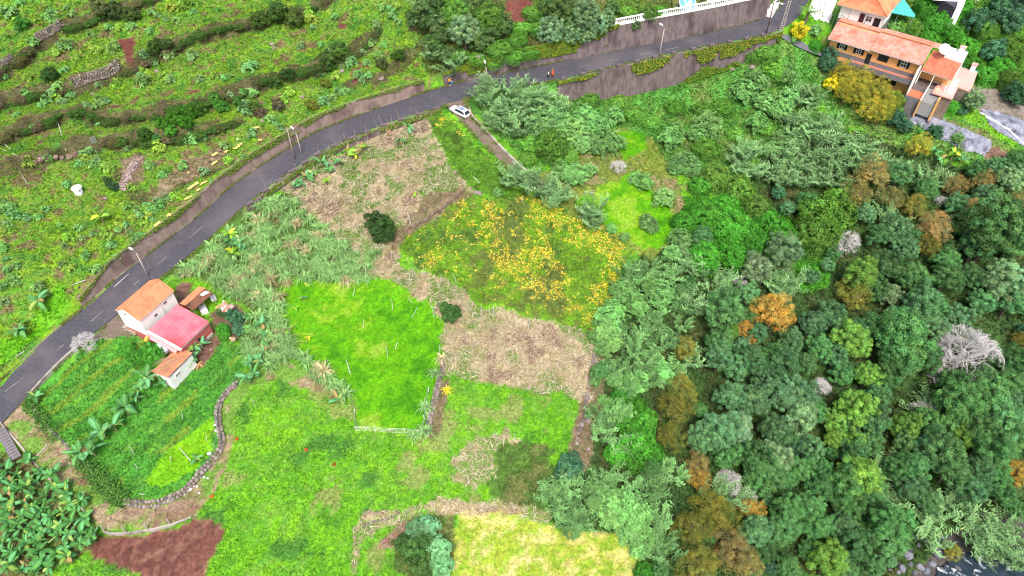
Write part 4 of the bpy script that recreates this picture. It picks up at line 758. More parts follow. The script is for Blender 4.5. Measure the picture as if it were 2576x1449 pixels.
SHRUBS = '''1568,736,40,w 1600,770,36,w 1658,743,42,w 1640,720,36,w 1528,803,36,w 1545,780,30,w 1521,836,32,w 1540,860,30,w 1711,606,32,w 1690,640,26,w 1668,500,28,w 1628,560,24,w 1640,575,18,w 1571,597,14,w 1538,575,15,w 1771,543,44,V 1838,566,48,V 1821,526,38,V 1888,593,46,V 1771,643,42,V
1840,640,40,V 1930,560,40,V 1900,520,36,v 1960,590,38,V 1720,560,30,V 1860,480,40,v 1801,443,36,v 1760,470,26,V 2075,550,66,v 2040,590,48,v 2115,500,38,v 1398,310,42,w 1431,333,42,w 1470,300,38,w 1545,293,28,w 1501,323,36,w 1541,360,32,w 1388,367,42,v 1355,317,40,w 1328,393,25,v 1340,350,34,v 1420,380,36,v 1460,360,34,w
1500,370,30,w 1685,350,32,w 1700,330,24,w 1781,318,40,w 1778,362,36,v 1750,340,26,w 1721,410,32,w 1745,425,24,w 1700,425,22,w 1445,443,34,w 1480,430,22,w 1410,430,26,w 1621,460,26,w 1600,450,20,w 1905,310,30,w 1935,320,26,v 1771,267,30,v 1868,233,34,w 1820,260,30,v 1640,300,26,v 1600,280,28,v 1700,260,28,v 1560,250,26,v 1480,240,28,v
1900,210,34,w 1950,160,34,v 1930,120,30,v 1900,130,24,v 1975,190,30,w 1920,260,28,w 1985,250,30,w 1850,330,24,v 1960,280,30,w 1960,355,28,w 1940,380,26,w 2252,300,28,t 2280,322,20,t 2352,332,20,t 2312,368,32,Y 2409,350,17,w 2448,256,28,p 2345,250,15,V 2362,258,16,V 2380,264,17,V 2398,268,18,V 2420,275,18,t 2372,246,12,V 2330,243,12,V 2306,246,13,V 2290,240,14,t 2318,250,13,t 2385,258,14,V 2559,240,34,t 2462,57,38,t 2480,80,30,v 2542,53,36,t 2558,13,30,t 2515,12,26,t
2430,120,30,V 2400,90,28,V 2380,50,28,V 2350,60,26,V 2340,100,24,V 2330,20,26,V 2370,10,26,v 2440,160,26,V 2500,130,34,t 2550,120,34,v 2520,170,28,V 2480,190,26,V 2540,200,30,v 2300,70,22,v 2270,60,22,v 2250,70,20,w 2420,20,24,V 2092,133,26,t 2082,163,24,t 2100,170,22,t 2120,190,34,Y 2165,205,36,Y 2205,232,36,Y 2155,245,32,Y 2180,255,24,v 2125,210,20,v 2250,280,20,v 2232,262,34,Y 2190,280,34,Y 2130,235,30,Y
2140,215,32,Y 2240,255,30,v 2100,215,28,y 2215,290,28,Y 2010,80,27,y 2049,78,18,w 1998,100,12,w 2050,115,16,V 1077,43,52,k 1110,75,40,k 1144,33,44,v 1170,80,38,p 1227,43,40,v 1190,15,36,k 1211,100,38,k 1255,110,36,v 1260,70,34,k 1415,27,42,k 1380,20,30,k 1440,60,32,k 1475,33,38,p 1505,67,32,p 1388,83,34,p 1440,90,28,p 1480,85,28,p 1635,34,24,l
1595,62,18,k 1580,20,24,v 1660,20,22,v 1300,90,28,v 1290,130,28,v 1330,120,28,v 1350,60,28,v 1310,60,24,v 1120,140,28,k 1090,110,26,k 1150,130,30,v 1200,140,24,v 1240,150,22,v 1340,20,26,v 1540,20,20,k 1530,52,24,p
1431,1179,38,t 1425,1165,26,t 958,575,42,T 1136,790,26,g1 1120,775,18,g1 1521,1259,48,w 1565,1283,52,w 1598,1303,44,w 1501,1239,38,w 1540,1300,36,w 1605,1376,30,w 1620,1350,30,w 1580,1340,30,w 1605,1116,42,V 1580,1070,34,V 1620,1060,34,V 1590,1150,34,V 1550,1140,30,V 1640,1140,30,V 1620,1440,26,V
1060,1335,34,X 1100,1380,36,X 1110,1420,34,X 1075,1325,30,X 1045,1330,26,X 1050,1380,42,g1 1060,1420,36,g1 1020,1370,30,g1 1160,700,0,w 1290,640,0,w 1251,485,14,w 1497,960,16,w 1515,880,22,w 1548,955,22,w 1500,850,22,w 1576,985,28,w 1560,1000,24,V 1600,960,36,w 1665,940,34,w 590,800,24,t 600,830,18,t 560,788,15,k 320,880,20,V 385,890,30,V 350,900,22,V 410,925,20,V 620,830,14,w 560,830,18,V 565,845,14,V
1600,1020,26,V 1520,1010,18,w'''
CANES = '''1205,215 1235,205 1262,215 1290,218 1318,225 1345,235 1375,240 1400,255 1420,275 1215,240 1245,245 1275,250 1305,255 1335,262 1365,270 1395,285 1240,275 1265,285 1295,290 1325,295 1360,300 1250,305 1285,315 1310,320
1308,430 1325,445 1290,440 1340,460 1398,467 1410,485 1390,490 1480,540 1500,520 1490,555 1621,680 1590,670 1650,690 1600,700 1570,690 1705,665 1740,650 1680,690 1720,640 1760,670 1640,660 1638,800 1688,833 1620,830 1660,860 1700,860 1640,870 1600,850 1580,830 1720,810
1738,750 1720,770 1760,770 1621,900 1661,916 1590,880 1555,916 1540,930 1640,950 1680,960 1700,930 1590,940 1750,900 1515,1049 1500,1035 1525,1070 1510,1090 1548,1099 1421,1249 1400,1230 1440,1220 1410,1270 1390,1250 1448,1299 1420,1310 1470,1310 1440,1330 1538,1193 1510,1200 1560,1200
1638,1209 1660,1220 1638,1243 1610,1230 1655,1299 1630,1280 1648,1333 1670,1340 1655,1366 1640,1390 1680,1390 1681,1173 1700,1190 1850,1240 1800,1230 2032,227 2015,240 2045,250 2060,230 1990,290 2010,300 2030,315 2050,300 2075,310 2095,300 2000,325 2020,345 2045,340 2070,345 2095,340 2120,335 2140,350 2010,370 2035,375 2060,375
2085,380 2110,375 2135,380 2160,370 2180,360 1980,370 1960,395 1985,405 2010,410 2035,415 2060,410 2090,405 2120,410 2150,400 2180,395 2205,385 2225,395 2250,400 2275,405 2300,410 2325,418 2350,422 2375,435 2395,445 1940,420 1950,445 1970,440 2000,440 2030,445 1881,383 1860,395 1850,415 1890,410 1905,425 1870,365 1895,375 2170,420 2210,420 2250,425 2300,435
2350,445 2070,440 2110,440 2465,1316 2440,1300 2490,1320 2450,1340 2480,1350 2515,1350 2540,1370 2500,1380 2550,1330 2530,1310 2470,1370 2560,1400 2382,1266 2370,1280 2400,1270 2249,1249 2232,1172 2220,1180 2350,1010 2330,1030 2230,520 2240,550 1950,700 1980,720 2000,690 1960,730 1080,130 1130,165 1145,150 1930,650 1820,700 1800,720 1880,650 1850,690 1120,20 1060,10 2340,1345 2330,1290'''
DEADS = [(2449, 862, 98, 'big bare grey tree spreading wide over the dark forest', 0), (2132, 590, 50, 'bare grey tree with its trunk wrapped in green creeper', 1), (1838, 1203, 42, 'round bare grey tree between orange and olive trees', 1), (2068, 965, 34, 'small bare grey tree in the middle of the forest', 0), (1861, 700, 26, 'little bare white tree above the dark green forest edge', 1),
 (2332, 1026, 42, 'thin bare grey tree in the gap right of the lime green tree', 0), (2132, 1326, 24, 'tiny bare grey tree near the bottom of the forest', 1), (1890, 1240, 22, 'small brownish bare tree below the round bare tree', 0), (1558, 410, 26, 'bare grey sapling at the top of the right hand lawn', 1), (2365, 943, 30, 'low bare tree below the big bare grey tree', 1), (2550, 1000, 32, 'bare tree at the right edge of the forest', 1),
 (2375, 500, 24, 'pinkish bare treetop among the autumn trees', 0), (205, 850, 38, 'leafless brown tree leaning over the road by the garden', 1), (1880, 1000, 0, '', 0)]
TINT['T'] = (.045, .11, .03); TINT['g1'] = (.075, .18, .045); TINT['X'] = (.19, .42, .2)
KINDT.update({'T': 'shrub', 'g1': 'shrub', 'X': 'tob'}); DESC.update({'T': 'round dark green bush', 'g1': 'fresh green bush', 'X': 'silvery blue green shrub'}); CATT.update({'T': 'bush', 'g1': 'bush', 'X': 'shrub'})
rs = random.getstate(); random.seed(11)
for u, v, r, ty in parse(FOREST): tree(float(u), float(v), float(r), ty)
for u, v, r, ty in parse(SHRUBS):
    if float(r) > 0: tree(float(u), float(v), float(r), ty, name='green_bush' if ty in ('T', 'g1') else 'silvery_shrub' if ty == 'X' else None)
for u, v in parse(CANES): cane(float(u) + random.uniform(-5, 5), float(v) + random.uniform(-5, 5), random.uniform(.8, 1.15))
for u, v, r, lab, k in DEADS:
    if r: dead(u, v, r, lab, k)
# understory trees that close the forest: kept off the listed ones
have = [(float(a), float(b), float(c)) for a, b, c, _ in parse(FOREST)] + [(float(a), float(b), float(c)) for a, b, c, _ in parse(SHRUBS)] + [(d[0], d[1], d[2]) for d in DEADS] + [(float(a), float(b), 26) for a, b in parse(CANES)]
fpoly = np.array(dict((n, p) for n, p, _ in REG if n == 'forest')['forest'], float); fill = 0
for k in range(6000):
    if fill >= 38: break
    u, v = random.uniform(1500, 2600), random.uniform(430, 1470); r = random.uniform(22, 36)
    if not inpoly(np.array([u]), np.array([v]), fpoly)[0] or min(math.hypot(u - a, v - b) - .62 * c for a, b, c in have) < r * .55: continue
    if u > 2250 and v > 1330 + (2450 - u) * .25: continue
    have.append((u, v, r)); fill += 1; tree(u, v, r * .9, random.choice('ggbgbtg'), kind='acacia', squash=.8)
# ------------------------------------------------------------------ pale bushes of the terraced hillside
HB = '''160,20 330,60 350,120 500,60 130,150 60,90 140,220 40,270 250,320 450,340 520,330 450,395 680,350 590,440 690,270 830,210 1000,190 1120,240 1150,90 1300,60 1400,30 1250,150 1340,160 860,360 30,580 210,580 440,640 190,700 350,770 430,740 520,710 490,530 640,780 760,770 870,640 740,640 1080,520 1150,470 1080,600 1250,580 1090,410 1260,420 1460,420 1620,570 1740,580 1880,500 1500,590 1740,710 1820,700 1900,690 1840,820 620,1150 730,1200 590,1240 970,1130 880,1080 810,1270 740,920 360,1190 220,1230 250,950 500,1390 1000,1420 1220,1310 1390,1250 1540,1290 1200,1110 1450,1040 1540,1040 1720,1200 1850,1190 1700,1100 1900,1010 1600,1370 1130,1250 130,860 1380,60 1450,90 1180,120 380,90 400,150 290,140 540,100 90,60 480,360 730,370 900,210 980,200 640,1190 680,1140 700,1240 800,760 720,800 400,700 470,760 300,790 1120,560 1060,560 1290,600 1700,590
30,1510 80,1560 130,1630 200,1650 280,1640 60,1610 30,1680 450,1690 600,1720 520,1780 490,1850 620,1790 900,1680 930,1530 960,1560 1100,1550 1150,1600 1060,1620 1150,1650 1080,1700 1200,1510 1260,1490 1050,1780 850,1720 780,1760 840,1850 640,1930 870,1940 540,2020 470,1990 720,2030 130,2000 30,1870 40,1950 60,2030 120,2130 270,2170 40,2270 30,2150 350,2210 90,2090 500,2010 340,1580 1120,1640 1000,1640 1090,1580 1040,1590 1150,1560 1220,1550 1300,1480 900,1740 950,1700 990,1760 1020,1800 700,1770 820,1780 10,1580 20,1740 80,1700 300,2150
2352,150 2362,200 2532,580 2522,130 2752,390 2762,470 2592,500 2892,50 2952,60 2022,890 2122,970 2192,690 2652,460 2272,350 2042,140 2500,380 2430,560 2600,350 2840,180 2820,330 2900,330 2780,560 2740,600 2550,700 2600,680 2500,740 2450,760 2700,560 2850,420 2960,120 3000,40 3010,160 2330,90 2420,330 2130,760 2080,930'''
for a, b in parse(HB):
    u, v = float(a) / 3 + random.uniform(-3, 3), float(b) / 3 + random.uniform(-2, 2)
    me, tr, hc = random.choice(CROWN['small']); p = hit(u, v)[0]; big = random.random(); r = random.uniform(8, 13) * (1.4 if big > .8 else 1); Rm = r / ppm(p); p = hit(u, v, .5 * Rm)[0]
    yl = random.random() < .2; c = [x * random.uniform(.85, 1.15) for x in ((.30, .50, .08) if yl else (.22, .43, .14))]
    o = link('hillside_bush', me, None, p + np.array([0, 0, .5 * Rm]), (0, 0, random.uniform(0, 6.3)), Rm, c); tag(o, None, 'bush', 'pale bushes on the terraces'); later(o, u, v, 'yellowish green bush' if yl else 'pale blue green bush')
# shaggy dark bushes that overhang the terrace banks
for bi, q in enumerate(BANKP[:4]):
    L = np.concatenate([[0], np.cumsum(np.linalg.norm(np.diff(q[:, :2], axis=0), axis=1))]); s = 1.5
    while s < L[-1]:
        x, y = np.interp(s, L, q[:, 0]), np.interp(s, L, q[:, 1]); z = samp(H, x, y); u, v = proj(np.array([x, y, z])); s += random.uniform(.9, 1.8)
        if u < -40 or v < -30 or samp(vis_road, x, y) > .1: continue
        if bi == 1 and 178 < u < 315: continue
        if bi == 0 and 95 < u < 168: continue
        if random.random() < .12 or (bi == 3 and u < 240): continue
        Rm = random.uniform(.5, 1.15); me, tr, hc = random.choice(CROWN['shrub'] + CROWN['mound']); c = random.choice([(.08, .14, .035), (.10, .13, .045), (.065, .16, .03), (.16, .14, .08), (.08, .18, .035), (.14, .15, .055)])
        o = link('bank_bush', me, None, (x + random.uniform(-.5, .5), y - .5, z - .1), (0, 0, math.atan2(q[-1, 1] - q[0, 1], q[-1, 0] - q[0, 0]) + random.uniform(-.4, .4)), (Rm * 1.5, Rm, Rm * .75), c); tag(o, None, 'bush', 'bushes hanging over the terrace banks'); later(o, u, v, 'olive brown bank bush' if c[0] > .08 else 'dark green bank bush')
for u, v, r, c in [(470, 285, 24, (.06, .2, .02)), (440, 300, 22, (.07, .22, .02)), (415, 310, 20, (.06, .18, .02)), (500, 275, 22, (.08, .2, .03)), (430, 330, 18, (.08, .26, .03)), (465, 310, 20, (.06, .2, .02)), (395, 350, 14, (.06, .2, .05)), (540, 250, 18, (.07, .19, .03)), (250, 20, 24, (.1, .13, .05)), (290, 30, 26, (.09, .13, .05)), (330, 40, 22, (.07, .13, .03)), (655, 50, 26, (.07, .14, .03)), (700, 30, 30, (.06, .12, .03)), (740, 50, 26, (.07, .13, .03)), (850, 130, 26, (.08, .17, .03)), (820, 150, 22, (.09, .16, .04)), (870, 150, 22, (.08, .15, .03)), (960, 160, 18, (.09, .12, .05)), (1000, 140, 18, (.07, .16, .03)), (125, 190, 22, (.05, .13, .03)), (55, 60, 20, (.06, .2, .03)), (690, 205, 20, (.06, .13, .03)), (720, 190, 20, (.05, .12, .03)), (285, 470, 14, (.05, .12, .06)), (270, 455, 12, (.07, .14, .05)),
                    (640, 270, 18, (.08, .15, .03)), (700, 265, 18, (.13, .12, .08)), (655, 285, 16, (.12, .11, .07)), (785, 265, 16, (.16, .2, .03)), (820, 210, 14, (.15, .22, .03)), (390, 120, 22, (.07, .14, .03)), (420, 112, 18, (.08, .14, .04)), (365, 340, 20, (.07, .16, .03)), (600, 255, 16, (.06, .17, .03)), (560, 270, 18, (.06, .2, .03))]:
    t = tree(u, v, r, 'k', name='terrace_bush', col=c); t['group'] = 'bushes on the terraces'
# ------------------------------------------------------------------ tall grass clumps beside the road and on the bank
gp = np.array(dict((n, p) for n, p, _ in REG if n == 'canegrass')['canegrass'], float); pts = []
while len(pts) < 230:
    for _ in range(400):
        u, v = random.uniform(395, 935), random.uniform(480, 930)
        if inpoly(np.array([u]), np.array([v]), gp)[0] and all(math.hypot(u - a, (v - b) * 1.2) > 12.5 for a, b in pts): pts.append((u, v)); break
    else: break
pts += [(u + random.uniform(-4, 4), v + random.uniform(-4, 4)) for u, v in [(790, 935), (805, 945), (825, 950), (840, 965), (815, 930), (775, 915), (800, 920), (850, 975), (870, 990), (760, 900), (940, 640), (895, 690), (250, 670), (262, 690), (280, 650), (310, 640), (240, 705), (330, 620), (1490, 550), (190, 735), (1110, 905), (1096, 940), (1070, 1020), (1075, 1080), (1040, 1095)]]
for u, v in pts:
    if (495 < u < 640 and 745 < v < 850) or (440 < u < 530 and 700 < v < 800): continue
    p = hit(u, v, .6)[0]; s = random.uniform(.95, 1.4); dry = random.random() < .12; c = (.45, .40, .22) if dry else (.24, .44, .15); q = random.uniform(.8, 1.2)
    if samp(vis_road, p[0], p[1]) > .5: continue
    o = link('grass_clump', random.choice(TUFT), None, p, (0, 0, random.uniform(0, 6.3)), s, [x * q for x in c]); tag(o, None, 'grass clump', 'tall arching grass clumps'); later(o, u, v, 'dry straw grass clump' if dry else 'tall arching grass clump', 'tall grass')
# ------------------------------------------------------------------ banana plants
bp = [(0, 1150), (80, 1152), (160, 1205), (225, 1275), (240, 1335), (205, 1395), (120, 1440), (30, 1440), (-10, 1430), (-10, 1150)]; pts = []
for _ in range(9000):
    u, v = random.uniform(-10, 250), random.uniform(1145, 1440)
    if len(pts) < 66 and inpoly(np.array([u]), np.array([v]), bp)[0] and all(math.hypot(u - a, v - b) > 21 for a, b in pts): pts.append((u, v))
for u, v in pts: banana(u, v, random.uniform(.65, 1.0), (.085, .27, .07), desc='broad leaved banana plant', n=random.randint(6, 9))
for u, v, s, c in [(90, 999, .6, 0), (313, 1026, 1, 0), (253, 1083, 1, 0), (285, 1070, .8, 0), (200, 1139, .9, 0), (230, 1133, .9, 0), (370, 950, .9, 0), (360, 968, .7, 0), (97, 756, .85, 0), (50, 833, .85, 0), (253, 546, .8, 1), (580, 590, .9, 1), (587, 636, .9, 1), (603, 612, 1, 0), (575, 612, .9, 0), (630, 913, .9, 0), (623, 950, 1, 0), (650, 905, .8, 0), (640, 940, .8, 0), (483, 872, .8, 0), (507, 866, .7, 0), (487, 905, .6, 0), (1027, 320, .75, 0), (1004, 357, .8, 0), (877, 380, .9, 1), (911, 372, .8, 1), (895, 390, .7, 1), (811, 410, .9, 0), (844, 407, .8, 0), (830, 425, .7, 0), (771, 443, .85, 0), (790, 435, .7, 0), (821, 457, .6, 1), (741, 470, .7, 0), (755, 460, .7, 0), (774, 713, .4, 1), (744, 776, .4, 1), (711, 796, .5, 1), (774, 850, .4, 2), (657, 816, .9, 0), (761, 750, .45, 0), (727, 833, .5, 1), (851, 1006, .8, 0), (660, 840, .7, 0), (493, 1153, .5, 0), (2349, 383, 1, 0), (2399, 387, 1.1, 1), (2365, 400, .9, 0), (2420, 400, .9, 0), (2515, 160, .8, 0), (345, 1000, .6, 0), (620, 800, .7, 0), (1054, 480, .4, 0), (410, 965, .6, 0), (1045, 490, .4, 1), (670, 870, .7, 0)]:
    banana(u, v, s * (1.25 if u < 500 else 1.0), [(.10, .29, .09), (.20, .42, .04), (.6, .6, .03)][c], desc=['green banana plant', 'yellow green banana plant', 'small yellow banana plant'][c], n=8 if s > .5 else 6)
random.setstate(rs)
# ================================================================== built things
def bend(me):  # outward normals
    bm_fix(me); return me
def frame(c, z, rz): return Matrix.Translation((c[0], c[1], z)) @ Matrix.Rotation(rz, 4, 'Z')
M['tile'] = noisemat('orange_clay_tiles', (.56, .20, .10), (.66, .29, .16), 1.4, .8, .2, c3=(.42, .17, .10), scale3=.5)
M['tilepink'] = noisemat('faded_clay_tiles', (.56, .22, .17), (.70, .36, .30), 1.2, .8, .2, c3=(.48, .17, .11), scale3=.35)
M['tilerot'] = noisemat('mossy_black_tiles', (.14, .07, .05), (.24, .11, .07), 3, .9, .1, c3=(.05, .04, .035), scale3=1)
M['redmetal'] = noisemat('red_roof_sheet', (.62, .11, .15), (.72, .20, .25), .6, .35, .5, c3=(.50, .04, .05), scale3=.18)
M['redwall'] = noisemat('red_painted_wall', (.42, .09, .09), (.5, .14, .13), 1.5)
M['orangewall'] = noisemat('orange_plaster', (.70, .37, .13), (.76, .42, .17), 1.0, .9, .1)
M['pinkwall'] = noisemat('pink_plaster', (.52, .22, .18), (.60, .28, .24), 1.0, .9, .1)
M['greydado'] = noisemat('grey_dado', (.15, .14, .155), (.2, .19, .2), 1.5)
M['redfloor'] = noisemat('red_floor_tiles', (.50, .13, .07), (.56, .18, .10), 5, .6, .3)
M['pinkroof'] = noisemat('pink_terrace_tiles', (.72, .32, .28), (.78, .40, .36), .7, .7, .3)
M['turq'] = noisemat('turquoise_sheet', (.06, .42, .40), (.09, .48, .47), 1.0, .5, .4)
M['glass'] = newmat('window_glass', (.03, .035, .045), .12, .6)[0]
M['shutter'] = newmat('dark_green_shutter', (.012, .022, .02), .6)[0]
M['metal'] = newmat('galvanised_metal', (.45, .45, .46), .5, .5, .6)[0]
M['polec'] = noisemat('pole_concrete', (.38, .35, .31), (.47, .44, .40), 3)
M['poleb'] = noisemat('brown_pole', (.12, .06, .05), (.18, .1, .08), 4)
M['black'] = newmat('black_rubber', (.02, .02, .02), .7)[0]
def corr(name, p00, p10, p11, p01, per, amp, rows, mat, parent, lip=.025, rag=0.0):
    """ribbed sheet: ribs run from the edge p00-p10 to the edge p01-p11; rows of overlapping tiles step down along the ribs"""
    p00, p10, p11, p01 = [Vector(p) for p in (p00, p10, p11, p01)]; n = (p10 - p00).cross(p01 - p00).normalized(); n = -n if n.z < 0 else n
    w_ = (p10 - p00).length; k = max(8, int(w_ / per) * 4); V = []; rws = []
    for r in range(rows): rws += [(r / rows, lip), ((r + .999) / rows, 0)]
    rws = [(0, 0), (1, 0)] if rows == 0 else rws
    for t, lf in rws:
        for i in range(k + 1):
            s = i / k; a = p00.lerp(p10, s); b = p01.lerp(p11, s); ph = s * w_ / per * 2 * math.pi
            V.append(a.lerp(b, t) + n * (amp * math.cos(ph) + lf + random.uniform(-rag, rag)))
    F_ = [[r * (k + 1) + i, r * (k + 1) + i + 1, (r + 1) * (k + 1) + i + 1, (r + 1) * (k + 1) + i] for r in range(len(rws) - 1) for i in range(k)]
    me = MB().add(V, F_).mesh(name, mat); me.polygons.foreach_set('use_smooth', [False] * len(me.polygons))
    return link(name, me, parent)
def window(parent, x, y, z, w_, h, face, mats=None, shutters=True, bars=True):
    """window on a wall whose outside looks to local -y (face 0), +x (1), -x (2): frame > pane, bars"""
    a = {0: 0, 1: math.pi / 2, 2: -math.pi / 2, 3: math.pi}[face]; T = Matrix.Translation((x, y, z)) @ Matrix.Rotation(a, 4, 'Z')
    f = MB()
    for c, d in (((0, -.03, h / 2 - .03), (w_, .1, .06)), ((0, -.03, -h / 2 + .03), (w_, .1, .06)), ((-w_ / 2 + .03, -.03, 0), (.06, .1, h - .12)), ((w_ / 2 - .03, -.03, 0), (.06, .1, h - .12))): f.box(c, d, M=T)
    if bars: f.box((0, -.035, 0), (.05, .06, h - .12), M=T); f.box((0, -.037, h * .12), (w_ - .12, .05, .05), M=T)
    fr = f.build('window', M['white'], parent); MB().box((0, .0, 0), (w_ - .12, .04, h - .12), M=T).build('pane', M['glass'], fr)
    if shutters:
        for s in (-1, 1): MB().box((s * (w_ * .5 + .3), -.07, 0), (.56, .05, h), M=T).build('shutter', M['shutter'], parent)
def wallbox(mb, x0, x1, y0, y1, z0, z1): mb.box(((x0 + x1) / 2, (y0 + y1) / 2, (z0 + z1) / 2), (x1 - x0, y1 - y0, z1 - z0)); return mb
# ------------------------------------------------------------------ white house
hz = R(-26)
wh = thing('white_house', 'tall narrow white house with orange tiled gable roof at the road edge', 'house', (-57.2, 75.4, 0), hz)
mb = MB(); mb.add([(-2.35, -3.4, .4), (2.35, -3.4, .4), (2.35, -3.4, 4.15), (0, -3.4, 5.5), (-2.35, -3.4, 4.15), (-2.35, 3.4, .4), (2.35, 3.4, .4), (2.35, 3.4, 4.15), (0, 3.4, 5.5), (-2.35, 3.4, 4.15)],
 [[0, 1, 2, 3, 4], [9, 8, 7, 6, 5], [1, 6, 7, 2], [0, 4, 9, 5], [0, 5, 6, 1], [2, 7, 8, 3], [3, 8, 9, 4]]); o = mb.build('wall', M['white'], wh); bm_fix(o.data)
wallbox(MB(), -2.3, 2.3, -3.35, 3.35, -3, .4).build('plinth', M['redwall'], wh)
rf = link('roof', None, wh)
corr('roof_tiles', (-2.6, -3.6, 4.12), (-2.6, 3.6, 4.12), (0, 3.6, 5.62), (0, -3.6, 5.62), .3, .05, 7, M['tile'], rf); corr('roof_tiles', (2.6, -3.6, 4.12), (2.6, 3.6, 4.12), (0, 3.6, 5.62), (0, -3.6, 5.62), .3, .05, 7, M['tile'], rf)
MB().tube([(0, -3.62, 5.64), (0, 3.62, 5.64)], .11, 8).build('ridge_tiles', M['tile'], rf)
MB().slab([(-2.57, -3.55, 4.07), (-2.57, 3.55, 4.07), (0, 3.55, 5.56), (0, -3.55, 5.56)], .06).slab([(2.57, -3.55, 4.07), (2.57, 3.55, 4.07), (0, 3.55, 5.56), (0, -3.55, 5.56)], .06).build('roof_deck', M['white'], rf)
for y, z in ((-.75, 2.6), (1.5, 3.25)):
    for dy in (-.16, .16): MB().box((2.36, y + dy, z), (.06, .2, .42)).build('vent', M['dark'], wh)
MB().tube([(2.42, .75, 4.0), (2.42, .75, .6)], .025, 5).build('drain_pipe', M['metal'], wh); MB().box((-.6, -3.42, 4.0), (.3, .05, .22)).build('vent', M['glass'], wh)
# ------------------------------------------------------------------ red annex
an = thing('red_roofed_annex', 'low annex with a ribbed red metal roof and white parapet beside the white house', 'annex', (-51.75, 72.3, 0), R(-27))
wallbox(MB(), -3.0, 3.0, -3.0, 3.0, -3.4, 1.05).build('wall', M['redwall'], an)
corr('roof_sheet', (-3.1, 3.05, 2.1), (-3.1, -2.9, 2.1), (3.2, -2.9, 1.2), (3.2, 3.05, 1.2), .46, .028, 0, M['redmetal'], an)
MB().slab([(-3.1, 3.05, 2.03), (-3.1, -2.9, 2.03), (3.2, -2.9, 1.13), (3.2, 3.05, 1.13)], .05).build('roof_deck', M['redwall'], an)
MB().add([(-3.1, -3.0, 1.0), (3.0, -3.0, .95), (3.0, -3.0, 1.12), (-3.1, -3.0, 2.0), (-3.1, -2.92, 1.0), (3.0, -2.92, .95), (3.0, -2.92, 1.12), (-3.1, -2.92, 2.0)], [[0, 1, 2, 3], [7, 6, 5, 4], [0, 4, 5, 1], [3, 2, 6, 7], [0, 3, 7, 4], [1, 5, 6, 2]]).build('gable_infill', M['redwall'], an)
MB().slab([(-3.0, -3.0, 2.22), (3.6, -3.0, 1.4), (3.6, -3.42, 1.4), (-3.0, -3.42, 2.22)], .22).build('parapet', M['white'], an)
MB().slab([(-2.9, -3.44, 1.9), (3.0, -3.44, 1.15), (3.0, -3.95, 1.0), (-2.9, -3.95, 1.72)], .08).build('gutter_ledge', noisemat('pink_render', (.6, .25, .28), (.68, .34, .36), 2), an)
MB().box((3.06, .2, .92), (.14, 5.6, .16)).build('lintel_beam', M['white'], an); MB().box((3.1, -.4, -1.5), (.3, 6.4, .5)).build('footing', M['concrete'], an)
t = MB().tube([(3.1, .3, -.2), (3.22, .3, -.2)], .26, 12).build('tyre', M['black'], an); t.name = 'round_vent'
tag(MB().box((0, 0, 0), (.5, .8, .34)).blob((.1, .1, .25), (.25, .3, .2), 3).build('yellow_gas_heater', newmat('yellow_enamel', (.6, .42, .08), .5)[0], None, loc=(-55.7, 69.6, 1.75)), 'small yellow box standing at the corner where white house meets annex', 'box')
# lower shed
sh = thing('tiled_shed', 'small white walled shed with ribbed clay roof and dry vines below the annex', 'shed', (-51.35, 65.9, 0), R(-25))
wallbox(MB(), -1.4, 1.42, -1.95, 2.9, -4.0, -.05).build('wall', M['white'], sh)
corr('roof_tiles', (-1.65, 3.0, .02), (-1.65, -2.15, .02), (1.6, -2.15, .42), (1.6, 3.0, .42), .26, .045, 6, M['tile'], sh, rag=.008)
MB().slab([(-1.6, 2.95, -.04), (-1.6, -2.1, -.04), (1.55, -2.1, .34), (1.55, 2.95, .34)], .07).build('roof_deck', M['tilerot'], sh)
window(sh, 1.43, -.5, -.75, 1.0, .7, 1, shutters=False)
mb = MB()
for k in range(46):
    a = random.uniform(-1.5, 1.2); b = random.uniform(-2.6, 1.3); c = random.uniform(-.9, -.2); mb.tube([(a + .7, b + 1.2, .32 + random.uniform(.05, .3)), (a + .2, b + .4, .35 + random.uniform(.0, .35)), (a + c, b - .6, .1 + random.uniform(-.1, .3))], .022, 3, False)
tag(mb.build('dry_vine_stems', noisemat('straw_stems', (.45, .33, .2), (.58, .47, .33), 5), None, loc=sh.location + Vector((-.25, .1, .1)), rot=(0, 0, R(-25))), 'bundle of straw coloured stems lying over the lower shed roof', 'dry stems')
# lean-to and ruin
lt = thing('tiled_lean_to', 'long open sided shed, half orange and half blackened tiles, behind the white house', 'shed', (-51.05, 78.5, 0), R(-27))
corr('roof_tiles', (-1.5, -2.2, 1.35), (-1.5, 2.2, 1.35), (.1, 2.2, 1.75), (.1, -2.2, 1.75), .27, .045, 4, M['tile'], lt, rag=.01); r2 = corr('roof_tiles', (1.55, -2.2, 1.25), (1.55, 2.1, 1.25), (.12, 2.1, 1.7), (.12, -2.2, 1.7), .27, .045, 4, M['tilerot'], lt, rag=.015); r2['label'] = 'blackened mossy roof half'
MB().slab([(-1.45, -2.15, 1.28), (-1.45, 2.15, 1.28), (.1, 2.15, 1.66), (.1, -2.15, 1.66)], .06).slab([(1.5, -2.15, 1.18), (1.5, 2.05, 1.18), (.1, 2.05, 1.62), (.1, -2.15, 1.62)], .06).build('roof_deck', M['tilerot'], lt)
wallbox(MB(), -1.4, -1.2, -2.1, 2.1, -2.4, 1.25).build('wall', M['redwall'], lt)
for x, y in ((1.4, -2.0), (1.4, 0), (1.4, 2.0)): MB().tube([(x, y, -2.6), (x, y, 1.2)], .07, 6).build('post', M['wood'], lt)
MB().slab([(.35, .6, 1.78), (.9, .7, 1.6), (1.2, 1.9, 1.52), (.5, 1.7, 1.73)], .02).build('roof_patch', M['white'], lt)
